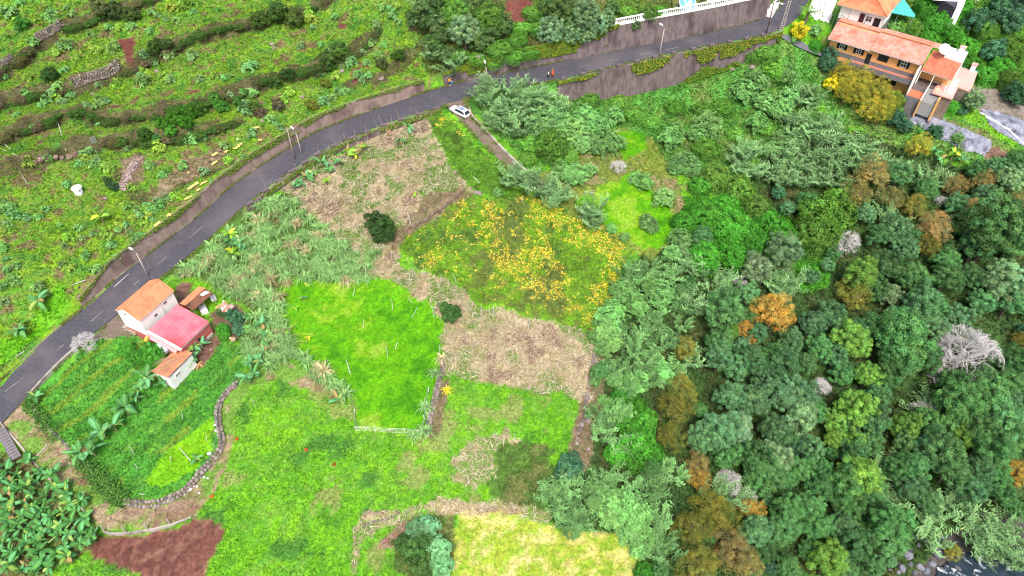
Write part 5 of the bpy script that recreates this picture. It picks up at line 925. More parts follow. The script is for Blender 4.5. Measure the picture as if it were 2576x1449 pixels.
p = hit(576, 790)[0]; ru = thing('ruined_shed', 'tiny collapsed shed under loose boards, tiles and plastic right of the tiled lean-to', 'shed', (p[0], p[1], p[2]), R(-20))
for x, y in ((-.9, -.7), (.9, -.7), (-.9, .7), (.9, .7)): MB().tube([(x, y, -.3), (x, y, 1.6)], .06, 5).build('post', M['wood'], ru)
for k in range(15):
    x = -1.1 + 2.2 * (k % 8) / 7; z = 1.68 + .04 * (k // 8) + random.uniform(0, .12); mt = [M['tile'], M['white'], M['wood'], M['tile'], M['concrete']][k % 5]
    MB().box((x, random.uniform(-.3, .3), z), (.2, random.uniform(1.0, 1.9), .04), random.uniform(-.5, .5)).build('board', mt, ru)
wallbox(MB(), -.85, .85, .6, .7, -.3, 1.5).build('wall', M['redwall'], ru)
# things around the house
def bx(name, u, v, size, mat, label, cat, rz=0, dz=0, bev=.04, shape='box', grp=None):
    p = hit(u, v, dz + size[2] / 2)[0]; mb = MB()
    if shape == 'drum': mb.tube([(0, 0, 0), (0, 0, .06), (0, 0, size[2] * .93), (0, 0, size[2])], [size[0] * .46, size[0] * .5, size[0] * .5, size[0] * .4], 14)
    elif shape == 'sack': mb.blob((0, 0, size[2] * .4), (size[0] / 2, size[1] / 2, size[2] / 2), int(u), 9, 6, .12)
    else:
        mb.box((0, 0, size[2] / 2), size)
    o = mb.build(name, mat, None, smoothf=shape != 'box', loc=(p[0], p[1], p[2] + dz - .03), rot=(0, 0, rz))
    if shape == 'box' and bev:
        b = o.modifiers.new('soft', 'BEVEL'); b.width = bev; b.segments = 2
    return tag(o, label, cat, grp)
M['blue'] = newmat('pale_blue_plastic', (.5, .6, .68), .4)[0]; M['orangep'] = newmat('orange_plastic', (.65, .2, .05), .6)[0]
bx('water_drum', 405, 868, (.9, .9, 1.1), M['blue'], 'pale blue plastic drum against the lower edge of the annex', 'drum', dz=1.4, shape='drum'); bx('plastic_crate', 416, 873, (.8, .6, .5), M['white'], 'white plastic crate piled beside the pale blue drum', 'crate', .5, 1.3); bx('plastic_crate', 414, 884, (.9, .7, .5), M['blue'], 'bluish plastic crate below the white crate and drum', 'crate', 1.0, .9)
bx('white_barrel', 512, 779, (1.1, 1.5, .9), M['white'], 'white plastic tank lying in the dark yard beside the lean-to', 'tank', .6, 0); bx('white_box', 536, 750, (.9, .8, .7), M['white'], 'white box beyond the end of the tiled lean-to', 'box', .6, .3); bx('grey_bucket', 527, 742, (.7, .7, .8), M['blue'], 'grey blue bucket next to the white box', 'bucket', 0, .3, shape='drum')
bx('grey_bin', 482, 918, (.8, .8, .9), M['greydado'], 'dark grey bin at the corner of the lower white shed', 'bin', shape='drum')
for k, (u, v) in enumerate([(498, 917), (503, 911), (497, 924), (506, 919)]): later(bx('cut_log', u, v, (.7, .18, .18), noisemat('yellow_wood%d' % k, (.55, .38, .12), (.6, .3, .1), 5) if k == 0 else bpy.data.materials['yellow_wood0'], None, 'log', k * .8, grp='cut yellow logs'), u, v, 'cut yellow log')
# firewood pile
fw = thing('firewood_pile', 'stack of pale logs against the foot of the white house', 'firewood', tuple(hit(328, 832)[0] + np.array([0, 0, .1])), R(-30)); lg = MB().tube([(0, -.35, 0), (0, .35, 0)], .11, 7).mesh('log', noisemat('cut_wood', (.5, .42, .33), (.32, .25, .2), 5))
for k in range(22): link('log', lg, fw, (-1.4 + 2.9 * (k % 11) / 10 + random.uniform(-.08, .08), random.uniform(-.15, .15), .1 + .22 * (k // 11)), (random.uniform(-.15, .15), 0, random.uniform(-.25, .25)))
tag(MB().tube([(0, 0, 0), (0.3, -.6, .9), (.1, -.9, 1.6)], [.5, .4, .15], 9).build('dry_leaf_bundle', noisemat('dry_banana_leaf', (.5, .36, .2), (.62, .48, .3), 6, stretch=(6, 6, 1)), None, loc=tuple(hit(588, 855)[0])), 'hanging bundle of dry banana leaves by the path behind the annex', 'dry leaves')
# ------------------------------------------------------------------ orange house
oz = R(-38); oc = (78.1, 141.9); oh = thing('orange_house', 'long orange house with faded clay roof, dark shutters and a balcony', 'house', (oc[0], oc[1], 0), oz)
# local x along the front, local -y to the camera; front eave at y = -3.4
mb = MB(); wallbox(mb, -9.2, 9.2, -2.8, 2.9, 9.85, 12.35); mb.build('wall', M['orangewall'], oh); mb = MB(); wallbox(mb, -9.23, 9.23, -2.83, 2.93, 8.9, 9.85); mb.build('dado', M['greydado'], oh)
wallbox(MB(), -9.2, 9.2, -2.78, 2.88, 2, 8.9).build('lower_wall', M['orangewall'], oh); wallbox(MB(), -9.34, -9.24, -2.75, 2.9, 9, 12.2).build('end_wall', M['pinkwall'], oh)
wallbox(MB(), -9.0, 9.0, -.2, .4, 12.35, 14.5).build('clerestory', M['orangewall'], oh)
for x0, x1, dz in ((-9.8, -.6, 0), (-.6, 9.7, .28)):
    r = link('roof', None, oh); corr('roof_tiles', (x0, -3.7, 12.3 + dz), (x1, -3.7, 12.3 + dz), (x1, .45, 14.75 + dz), (x0, .45, 14.75 + dz), .26, .05, 13, M['tilepink'], r); corr('roof_tiles', (x0, 3.4, 14.3 + dz), (x1, 3.4, 14.3 + dz), (x1, .45, 14.75 + dz), (x0, .45, 14.75 + dz), .34, .07, 8, M['tilepink'], r)
    MB().slab([(x0 + .03, -3.65, 12.22 + dz), (x1 - .03, -3.65, 12.22 + dz), (x1 - .03, .45, 14.64 + dz), (x0 + .03, .45, 14.64 + dz)], .09).slab([(x0 + .03, 3.35, 14.2 + dz), (x1 - .03, 3.35, 14.2 + dz), (x1 - .03, .45, 14.62 + dz), (x0 + .03, .45, 14.62 + dz)], .09).build('roof_deck', M['white'], r)
    MB().box(((x0 + x1) / 2, .4, 14.85 + dz), (x1 - x0, .55, .16)).build('ridge_tiles', M['tile'], r); MB().tube([(x1 - .1, -3.7, 12.42 + dz), (x1 - .1, .4, 14.87 + dz)], .15, 8).build('hip_tiles', M['tilepink'], r)
    MB().tube([(x0, -3.78, 12.2 + dz), (x1, -3.78, 12.2 + dz)], .08, 6).build('gutter', M['metal'], r)
for x, sh_, w_ in ((-6.6, 1, 1.0), (-3.0, 1, 1.0), (6.3, 1, 1.2)): window(oh, x, -2.84, 11.2, w_, 1.35, 0)
MB().box((2.1, -2.87, 11.2), (2.1, .08, 1.35)).box((2.1, -2.92, 11.2), (.06, .04, 1.35)).build('closed_shutters', M['shutter'], oh); MB().box((-.7, -2.86, 10.15), (1.0, .08, 2.3)).build('door', M['shutter'], oh)
wallbox(MB(), -3.7, 9.4, -4.9, -2.84, 8.75, 8.95).build('balcony_floor', M['redfloor'], oh)
mb = MB(); wallbox(mb, -3.7, 9.4, -5.05, -4.9, 8.4, 9.55); wallbox(mb, -3.85, -3.7, -5.05, -2.84, 8.4, 9.55); mb.build('balcony_parapet', M['greydado'], oh)
mb = MB(); mb.tube([(-3.7, -4.97, 9.95), (9.4, -4.97, 9.95)], .03, 5)
for k in range(9): x = -3.6 + k * 1.6; mb.tube([(x, -4.97, 9.55), (x, -4.97, 9.95)], .025, 5)
mb.build('balcony_rail', M['metal'], oh); MB().box((5.2, -2.86, 7.2), (2.4, .1, 1.8)).build('garage_opening', M['dark'], oh); MB().box((2.2, -2.86, 7.4), (1.2, .1, 1.1)).build('lower_window', M['dark'], oh)
wallbox(MB(), 9.4, 9.65, -5.6, -2.6, 3, 12.2).build('side_wall', M['white'], oh)
# wing with the veranda
wg = thing('veranda_wing', 'right wing of the orange house with darker red tiled roof over an open veranda', 'house wing', (oc[0], oc[1], 0), oz)
corr('roof_tiles', (9.9, -3.6, 11.5), (15.9, -3.6, 11.3), (15.9, 2.6, 13.0), (9.9, 2.6, 13.4), .3, .06, 12, noisemat('red_tiles', (.55, .15, .09), (.62, .24, .15), 1.5, .8, .2, c3=(.4, .12, .08), scale3=.5), wg)
MB().slab([(9.95, -3.55, 11.4), (15.85, -3.55, 11.2), (15.85, 2.6, 12.88), (9.95, 2.6, 13.28)], .12).build('roof_deck', M['white'], wg); wallbox(MB(), 9.7, 15.7, -.6, 2.6, 4, 11.9).build('wall', M['orangewall'], wg)
for x in (9.95, 12.6, 15.6): MB().tube([(x, -3.4, 6), (x, -3.4, 11.3)], .1, 6).build('post', M['white'], wg)
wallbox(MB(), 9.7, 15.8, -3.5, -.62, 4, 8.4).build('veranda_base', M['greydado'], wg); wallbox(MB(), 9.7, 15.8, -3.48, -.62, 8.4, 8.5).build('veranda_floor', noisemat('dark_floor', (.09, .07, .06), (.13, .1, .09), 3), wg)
wallbox(MB(), 9.7, 12.6, -6.6, -3.52, 3, 7.0).build('patio_base', M['greydado'], wg); wallbox(MB(), 9.7, 12.5, -6.5, -3.55, 7.0, 7.1).build('patio_floor', M['redfloor'], wg)
mb = MB()
for k in range(9): wallbox(mb, 12.7, 15.4, -4.0 - k * .36, -3.66 - k * .36, 4, 8.35 - k * .17)
mb.build('steps', noisemat('grey_steps', (.25, .25, .26), (.33, .33, .33), 3), wg); MB().slab([(12.5, -4.0, 8.9), (12.7, -4.0, 8.9), (12.7, -7.4, 7.4), (12.5, -7.4, 7.4)], .06).build('stair_coping', M['white'], wg)
wallbox(MB(), 12.45, 12.68, -7.4, -3.6, 3.5, 7.4).build('stair_wall', M['orangewall'], wg); wallbox(MB(), 15.42, 15.7, -7.2, -3.6, 3.5, 8.2).build('stair_wall', M['orangewall'], wg)
mb = MB().tube([(0, 0, 0), (0, 0, .06), (0, 0, .1)], [.5, .5, .45], 10)
tag(MB().box((0, 0, .72), (1.6, .8, .06)).box((-.7, 0, .35), (.08, .7, .7)).box((.7, 0, .35), (.08, .7, .7)).build('wooden_table', M['wood'], None, loc=tuple(frame(oc, 8.5, oz) @ Vector((13.6, -1.9, 0))), rot=(0, 0, oz)), 'wooden table standing in the shade of the veranda', 'table')
# dish, tank block, chimneys
tb = thing('roof_terrace_block', 'white rendered block with chimney on the roof behind the veranda wing', 'roof block', (oc[0], oc[1], 0), oz); wallbox(MB(), 12.3, 15.9, 1.6, 4.8, 9, 13.9).build('wall', M['white'], tb); wallbox(MB(), 14.2, 15.2, 3.3, 4.2, 13.9, 15.0).build('chimney', M['white'], tb); MB().box((14.7, 3.75, 15.1), (1.2, 1.1, .12)).build('chimney_cap', M['pinkroof'], tb)
corr('roof_tiles', (9.0, 3.1, 13.6), (12.2, 3.1, 13.6), (12.2, 5.0, 13.9), (9.0, 5.0, 13.9), .3, .05, 4, M['tilepink'], tb)
V = []; n = 18
for r_ in (0, .4, .8, 1.15):
    for k in range(n): a = 2 * math.pi * k / n; V.append((r_ * math.cos(a), r_ * math.sin(a), .22 * r_ * r_))
Fs = [[r_ * n + k, r_ * n + (k + 1) % n, (r_ + 1) * n + (k + 1) % n, (r_ + 1) * n + k] for r_ in range(3) for k in range(n)]
ds = thing('satellite_dish', 'big white satellite dish on the roof of the orange house', 'satellite dish', tuple(frame(oc, 14.3, oz) @ Vector((11.9, .9, 0)))); dd = MB().add(V, Fs).build('dish', M['white'], ds, True, loc=(0, 0, .45), rot=(R(40), R(-10), 0))
MB().tube([(0, 0, -1.2), (0, 0, .5)], .06, 6).build('mast', M['metal'], ds); MB().tube([(0, -.3, .5), (0, -.85, 1.25)], .03, 5).box((0, -.85, 1.28), (.14, .14, .2)).build('feed_arm', M['metal'], ds)
# pink flat roofed part
fr = thing('pink_flat_roof', 'flat pink tiled roof terrace at the right end of the orange house', 'roof terrace'); pk = [at_z(u, v, 8.6) for u, v in ((2388, 160), (2459.6, 181), (2441.9, 230.5), (2411, 219), (2396, 249), (2344.8, 232.4))]
mb = MB().prism([(p[0], p[1]) for p in pk], 8.35, 8.6); o = mb.build('roof', M['pinkroof'], fr); bm_fix(o.data); cc = sum(pk) / 6; mb = MB().prism([tuple((cc + (p - cc) * .93)[:2]) for p in pk], 3.0, 8.35); o = mb.build('wall', noisemat('painted_shade_render', (.16, .13, .11), (.24, .2, .17), 1), fr); bm_fix(o.data)  # wall coloured dark to stand in for the shaded opening below the roof
q = [at_z(u, v, 8.68) for u, v in ((2397, 198), (2414, 198), (2395.5, 238), (2380.5, 233))]; MB().slab([tuple(p) for p in q], .1).build('skylight', newmat('pale_pink_panel', (.8, .62, .6), .5)[0], fr)
p = at_z(2445, 178, 8.6); MB().box((p[0], p[1], 9.3), (.9, .9, 1.4), oz).build('chimney', M['white'], fr); MB().box((p[0], p[1], 10.1), (1.1, 1.1, .18), oz).build('chimney_cap', M['pinkroof'], fr)
q = [at_z(u, v, 8.55) for u, v in ((2390, 157), (2461, 178), (2463, 183), (2389, 161))]; MB().slab([tuple(p) for p in q], .08).build('edge_strip', M['turq'], fr)
p = at_z(2370, 232, 9.0)
for k, (u, v) in enumerate([(2362, 198), (2366, 203), (2361, 209), (2366, 213), (2360, 219), (2365, 195), (2355, 225), (2359, 229), (2369, 207), (2352, 231)]):
    p = at_z(u, v, 8.6); later(tag(MB().blob((0, 0, .15), (.35, .3, .2), k, 7, 5, .2).build('ridge_stone', noisemat('tan_stone', (.62, .42, .25), (.7, .52, .36), 3) if k == 0 else bpy.data.materials['tan_stone'], None, loc=tuple(p)), None, 'stone', 'stones on the pink roof'), u, v, 'tan stone on the pink roof')
# upper house
uh = thing('upper_house', 'white house with a hipped orange tile roof above the long orange house', 'house', (77.6, 151.7, 0), R(-36))
wallbox(MB(), -4.6, 4.6, -3.6, 4.8, 11, 16.8).build('wall', M['white'], uh); wallbox(MB(), -4.65, 4.65, -3.65, 4.85, 11, 13.9).build('dado', M['greydado'], uh)
pk = (0.2, -.4, 19.6); pk2 = (.2, 1.2, 19.6); cs = [(-5.6, -4.6, 17), (5.1, -4.6, 17), (5.1, 5.9, 17), (-5.6, 5.9, 17)]
corr('roof_tiles', cs[0], cs[1], pk, (0.1, -.4, 19.6), .3, .05, 12, M['tile'], uh); corr('roof_tiles', cs[1], cs[2], pk2, pk, .3, .05, 12, M['tile'], uh); corr('roof_tiles', cs[2], cs[3], (.1, 1.2, 19.6), pk2, .3, .05, 12, M['tile'], uh); corr('roof_tiles', cs[3], cs[0], pk, pk2, .3, .05, 12, M['tile'], uh)
MB().box((-.25, .65, 16.93), (10.6, 10.4, .1)).build('eave_board', M['white'], uh)
for a, b in ((cs[0], pk), (cs[1], pk), (cs[2], pk2), (cs[3], pk2), (pk, pk2)): MB().tube([Vector(a) + Vector((0, 0, .08)), Vector(b) + Vector((0, 0, .08))], .13, 7).build('hip_tiles', M['tile'], uh)
window(uh, 1.7, -3.66, 15.3, 1.2, 1.2, 0, shutters=False); MB().box((.2, -3.7, 15.0), (1.0, .08, 2.2)).build('door', newmat('maroon_door', (.06, .015, .02), .6)[0], uh); MB().box((3.4, -3.7, 15), (1.3, .08, 1.8)).build('opening', M['dark'], uh)
for x in (-5.2, -2.4, 1.2, 4.7): MB().tube([(x, -4.4, 12), (x, -4.4, 16.9)], .06, 6).build('post', M['greydado'], uh)
mb = MB().tube([(-5.3, -4.4, 14.9), (-3, -4.4, 14.9)], .03, 4)
for k in range(9): mb.tube([(-5.3 + k * .28, -4.4, 14), (-5.3 + k * .28, -4.4, 14.9)], .02, 4)
mb.build('railing', M['dark'], uh); p = frame((77.6, 151.7), 18.2, R(-36)) @ Vector((-3.0, -.9, 0)); mb = MB().tube([(0, 0, 0), (0, 0, .9)], [.75, .7], 14); tag(mb.build('white_roof_tank', M['white'], None, True, loc=p), 'round white tank standing on the hipped orange roof', 'tank')
tq = thing('turquoise_canopy', 'turquoise sheet roof canopy on posts at the right of the upper house', 'canopy'); q = [at_z(u, v, 15.0) for u, v in ((2228, -12), (2270, -8), (2303, 38), (2301, 43), (2222, 27))]; MB().slab([tuple(p) for p in q], .12).build('roof', M['turq'], tq)
for u, v in ((2300, 40), (2226, 25), (2262, 33)): p = at_z(u, v, 15.0); MB().tube([(p[0], p[1] + .2, 9), (p[0], p[1] + .2, 14.9)], .07, 6).build('post', M['metal'], tq)
p = at_z(2258, 6, 15); MB().box((p[0], p[1], 15.3), (1.0, 1.0, .7), oz).build('chimney', M['concrete'], tq)
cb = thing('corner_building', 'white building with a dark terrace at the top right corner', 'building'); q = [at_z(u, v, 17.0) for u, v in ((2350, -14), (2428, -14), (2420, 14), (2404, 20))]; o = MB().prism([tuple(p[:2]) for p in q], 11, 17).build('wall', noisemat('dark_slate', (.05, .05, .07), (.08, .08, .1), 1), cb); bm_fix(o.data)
q = [at_z(u, v, 17.6) for u, v in ((2330, -22), (2415, -22), (2417, -2), (2350, -6))]; o = MB().prism([tuple(p[:2]) for p in q], 17.02, 17.6).build('roof', M['white'], cb); bm_fix(o.data); q = [at_z(u, v, 17.6) for u, v in ((2417, -20), (2436, -20), (2424, 16), (2408, 14))]; o = MB().prism([tuple(p[:2]) for p in q], 11, 17.4).build('side_wall', M['white'], cb); bm_fix(o.data)
p = at_z(2432, 10, 14); mb = MB()
for k in range(6): mb.tube([(k * .35, 0, 0), (k * .35, 0, 1.1)], .05, 5)
mb.box((.9, 0, 1.12), (2.2, .1, .1)); tag(mb.build('white_railing', M['white'], None, loc=tuple(p), rot=(0, 0, -.4)), 'short white railing at the corner of the top right building', 'railing')
# ------------------------------------------------------------------ sheets draped on the ground
def patch(name, poly, mat, dz=.04, step=.3, wr=0.0, rough=1.0, kind=None, label=None, cat=None, level=None):
    P = np.array(poly, float); q = hit(P[:, 0], P[:, 1]); x0, x1, y0, y1 = q[:, 0].min() - 1, q[:, 0].max() + 1, q[:, 1].min() - 1, q[:, 1].max() + 1
    xs = np.arange(x0, x1, step); ys = np.arange(y0, y1, step); XX, YY = np.meshgrid(xs, ys)
    m = inpoly(XX + (fbm(XX, YY, 61) - .5) * rough, YY + (fbm(XX, YY, 62) - .5) * rough, q[:, :2]); Z = samp(H, XX, YY) + dz + (fbm(XX * 1.3, YY * 1.3, 63) - .5) * wr
    if level is not None: Z = level + (fbm(XX * 1.1, YY * 1.1, 64) - .5) * wr
    ids = -np.ones(XX.shape, int); c = m[:-1, :-1] & m[1:, :-1] & m[:-1, 1:] & m[1:, 1:]; use = np.zeros_like(m); use[:-1, :-1] |= c; use[1:, :-1] |= c; use[:-1, 1:] |= c; use[1:, 1:] |= c; ids[use] = np.arange(use.sum())
    f = np.stack([ids[:-1, :-1][c], ids[:-1, 1:][c], ids[1:, 1:][c], ids[1:, :-1][c]], 1); V = np.stack([XX[use], YY[use], Z[use]], 1)
    o = link(name, mkmesh(name, V, f, [mat], None, True)); return tag(o, label, cat, None, kind)
M['sheet'] = noisemat('black_mulch_film', (.13, .14, .19), (.30, .32, .40), 1.6, .45, .5, c3=(.05, .055, .08), scale3=.8, bump=.6)
patch('black_sheeting', [(2275, 262), (2330, 276), (2400, 312), (2500, 360), (2478, 398), (2430, 384), (2365, 354), (2285, 308)], M['sheet'], .18, .25, .25, .6, None, 'wrinkled dark plastic sheeting over the bed below the orange house', 'plastic sheeting')
patch('black_sheeting', [(2462, 276), (2520, 284), (2600, 316), (2660, 380), (2580, 376), (2500, 330)], M['sheet'], .18, .25, .25, .6, None, 'second strip of dark sheeting at the right edge, above the green row', 'plastic sheeting')
patch('house_forecourt', [(222, 858), (300, 783), (322, 812), (350, 845), (330, 850), (272, 853)], M['drive'], .05, .3, .03, 1.2, 'structure')
patch('white_patio', [(2042, 0), (2030, 30), (2048, 52), (2088, 60), (2110, -10), (2060, -30)], M['white'], .12, .3, 0, .2, 'structure'); patch('garden_path', [(2268, 245), (2330, 262), (2370, 285), (2366, 292), (2320, 275), (2268, 256)], M['concrete'], .1, .25, 0, .3, 'structure')
patch('garden_path', [(2478, 276), (2620, 322), (2620, 336), (2560, 318), (2478, 286)], M['concrete'], .1, .25, 0, .4, 'structure'); patch('white_edging', [(2468, 284), (2580, 365), (2577, 369), (2464, 288)], M['white'], .22, .15, .2, .5, None, 'line of crumpled white edging beside the second dark sheeting', 'edging')
lane = [(1965, 78, 1950, 93), (1990, 92, 1972, 103), (2020, 108, 2000, 122), (2050, 124, 2035, 138), (2075, 138, 2068, 152)]
def draped(name, pts, mat, dz, kind='structure', n=6, step=.8):
    A = hit([p[0] for p in pts], [p[1] for p in pts]); B = hit([p[2] for p in pts], [p[3] for p in pts]); S = resample(A, np.hstack([B, np.zeros((len(A), 3))]), step); A, B = S[:, :3].copy(), S[:, 3:6].copy()
    zz = np.maximum.reduce([samp(H, (A * (1 - t) + B * t)[:, 0], (A * (1 - t) + B * t)[:, 1]) for t in np.linspace(0, 1, 5)]); zz = sm1(zz, 5) + dz; A[:, 2] = zz; B[:, 2] = zz
    o = ribbon(name, A, B, mat, n); 
    return tag(o, kind=kind), A, B
draped('side_lane', lane, noisemat('lane_asphalt', (.11, .115, .14), (.15, .155, .18), 3), .1)
_, TA, TB = draped('concrete_track', [(1172, 250, 1118, 268), (1184, 290, 1142, 288), (1211, 320, 1182, 329), (1248, 361, 1224, 371), (1283, 398, 1264, 411), (1336, 445, 1320, 458), (1394, 488, 1381, 500)], M['drive'], .08)
tag(MB().add([*TA[4:], *(TA[4:] + [.25, .2, 0]), *(TA[4:] + [.25, .2, .35]), *(TA[4:] + [0, 0, .35])], [[k, k + 1, k + len(TA[4:]) * 3 + 1, k + len(TA[4:]) * 3] for k in range(len(TA) - 5)] + [[k + len(TA[4:]) * 3, k + 1 + len(TA[4:]) * 3, k + 1 + len(TA[4:]) * 2, k + len(TA[4:]) * 2] for k in range(len(TA) - 5)] + [[k + len(TA[4:]) * 2, k + 1 + len(TA[4:]) * 2, k + 1 + len(TA[4:]), k + len(TA[4:])] for k in range(len(TA) - 5)]).build('track_edge_wall', M['concrete']), 'low pale concrete edge along the right side of the track below the car', 'low wall')
patch('white_terrace', [(1770, 14), (1850, 4), (1905, -6), (1900, -40), (1780, -20)], M['white'], .2, .4, 0, .2, 'structure')
tb = thing('white_gate_house', 'white walled entrance block where the white balustrade meets the road bend', 'building'); q = [at_z(u, v, 14.7) for u, v in ((1926, 22), (1946, 28), (1962, 4), (1950, -20), (1920, -10))]; o = MB().prism([tuple(p[:2]) for p in q], 12.5, 14.7).build('wall', M['white'], tb); bm_fix(o.data)
p = q[2]; MB().box((p[0] - .6, p[1] - .3, 14.2), (.9, .1, 1.8), .5).build('gate', M['dark'], tb)
# ------------------------------------------------------------------ balustrade
i = wb_i[RLU[wb_i] >= 1538]; B = RL[i] + NR[i] * .75; B = B + np.stack([0 * i, 0 * i, HUP[i] + .1], 1); bl = thing('balustrade', 'long white balustrade with turned balusters on top of the high concrete wall', 'balustrade')
L = np.concatenate([[0], np.cumsum(np.linalg.norm(np.diff(B, axis=0), axis=1))]); at_l = lambda s: np.array([np.interp(s, L, B[:, k]) for k in range(3)])
me = MB().tube([(0, 0, .2), (0, 0, .45), (0, 0, .65), (0, 0, 1.1)], [.1, .15, .08, .11], 6).mesh('baluster', M['white']); s = .2; k = 0
while s < L[-1]:
    q = at_l(s)
    if k % 12 == 0: MB().box((0, 0, .65), (.36, .36, 1.4)).build('pillar', M['white'], bl, loc=tuple(q))
    else: link('baluster', me, bl, tuple(q))
    s += .46; k += 1
for nm, z0, z1, hw in (('base_rail', -.1, .22, .3), ('hand_rail', 1.1, 1.3, .19)):
    V = []; 
    for j in range(len(B)): o2 = NR[i[j]] * hw; V += [B[j] - o2 + [0, 0, z0], B[j] - o2 + [0, 0, z1], B[j] + o2 + [0, 0, z1], B[j] + o2 + [0, 0, z0]]
    o = MB().add(V, [[j * 4 + c, j * 4 + (c + 1) % 4, (j + 1) * 4 + (c + 1) % 4, (j + 1) * 4 + c] for j in range(len(B) - 1) for c in range(4)] + [[3, 2, 1, 0], [len(V) - 4, len(V) - 3, len(V) - 2, len(V) - 1]]).build(nm, M['white'], bl); bm_fix(o.data)
# solar panel
sp_ = thing('solar_panel', 'blue three part solar panel in a white frame behind the balustrade', 'solar panel'); q = [Vector(at_z(u, v, z)) for u, v, z in ((1714, 33, 17.2), (1754, 23, 17.2), (1748, -12, 19.4), (1708, -4, 19.4))]
MB().slab([tuple(p) for p in q], .1).build('frame', M['white'], sp_); nn = (q[1] - q[0]).cross(q[3] - q[0]).normalized(); nn = nn if nn.z > 0 else -nn; pm = noisemat('solar_glass', (.12, .33, .55), (.16, .4, .62), .8, .2, .6)
for k in range(3):
    a, b = .02 + k * .327, .305 + k * .327; f_ = lambda s, t: q[0].lerp(q[1], s).lerp(q[3].lerp(q[2], s), t) + nn * .03; MB().slab([f_(a, .05), f_(b, .05), f_(b, .95), f_(a, .95)], .025).build('panel', pm, sp_)
for c in (0, 1): MB().tube([q[c], q[c] - Vector((0, 0, 2.4))], .06, 5).tube([q[3 - c], q[3 - c] - Vector((0, 0, 4.4))], .06, 5).build('leg', M['metal'], sp_)
# ------------------------------------------------------------------ lamp posts and poles
def onplane(u, v, P):
    """point on the ray through (u, v) above/beside P in the vertical plane facing the camera"""
    d = rays(u, v); h = np.array([P[0], P[1]]); h = h / np.linalg.norm(h); t = (P[0] * h[0] + P[1] * h[1]) / (d[0] * h[0] + d[1] * h[1]); return d * t + np.array([0, 0, CAMZ])
def lamp(ub, vb, ut, vt, uh, vh, label, road_z=None):
    P = hit(ub, vb)[0]; T = onplane(ut, vt, P); hh = T[2] - P[2]; Hd = onplane(uh, vh, P)
    t = thing('street_lamp', label, 'street lamp', tuple(P), 0, 'street lamps along the road'); MB().tube([(0, 0, -.4), (0, 0, hh * .5), (T[0] - P[0], T[1] - P[1], hh)], [.14, .11, .07], 8).build('pole', M['polec'], t, True)
    e = Vector(Hd - P); s = Vector(T - P); MB().tube([s, s.lerp(e, .5) + Vector((0, 0, .1)), e], .035, 6).build('arm', M['metal'], t); d = (e - s).normalized(); d.z *= .3; d.normalize()
    MB().tube([e - d * .1, e + d * .15, e + d * .6, e + d * .85], [.08, .2, .22, .08], 8).build('lamp_head', M['white'], t, True)
lamp(374, 697, 343, 637, 335, 628, 'nearest lamp post, rising behind the white house'); lamp(759, 388, 744, 334, 739, 325, 'middle lamp post, leaning over the bend above the dry terrace'); lamp(1224, 197, 1222, 168, 1221, 160, 'lamp post behind the canes by the white car'); lamp(1658, 146, 1671, 73, 1667, 64, 'slim grey lamp post on the far straight below the balustrade')
def upole(ub, vb, ut, vt, label, mat, r=.13, cross=True):
    P = hit(ub, vb)[0]; T = onplane(ut, vt, P) - P; t = thing('utility_pole', label, 'utility pole', tuple(P), 0, 'utility poles'); MB().tube([(0, 0, -.5), (0, 0, T[2] * .5), tuple(T)], [r * 1.25, r, r * .8], 8).build('pole', mat, t, True)
    if cross: MB().box((T[0], T[1], T[2] - .2), (1.9, .1, .1), .25).box((T[0], T[1], T[2] - .02), (.08, .08, .3)).box((T[0] - .8, T[1] - .2, T[2] - .05), (.08, .08, .22)).box((T[0] + .8, T[1] + .2, T[2] - .05), (.08, .08, .22)).build('crossarm', M['metal'], t)
upole(742, 402, 722, 322, 'thin wooden pole with crossarm left of the middle lamp post', M['wood']); upole(1207, 192, 1205, 139, 'brown pole with crossarm against the dark wall by the people', M['wood']); upole(1927, 85, 1949, -4, 'dark brown leaning pole at the bend by the orange house', M['poleb'], .12, False)
P = hit(1962, 87)[0]; T = onplane(1990, -8, P) - P; t = thing('lattice_pole', 'wide pale concrete lattice pole at the bend by the orange house', 'utility pole', tuple(P), 0); mb = MB(); Tv = Vector(T); sd_ = Vector((.3, 0, 0))
for s in (-1, 1): mb.tube([sd_ * s * 1.2, Tv + sd_ * s * .8], .075, 5)
for k in range(16): a = Tv * (k / 16); b = Tv * ((k + 1) / 16); mb.tube([a - sd_ * 1.1, a + sd_ * 1.1], .05, 4)
mb.build('mast', M['polec'], t); e = Vector(onplane(1970.5, 10, P) - P); MB().tube([Tv * .86, e], .03, 5).build('arm', M['metal'], t); MB().tube([e, e + Vector((-.3, 0, .05)), e + Vector((-.8, 0, .1))], [.08, .2, .1], 7).build('lamp_head', M['white'], t)
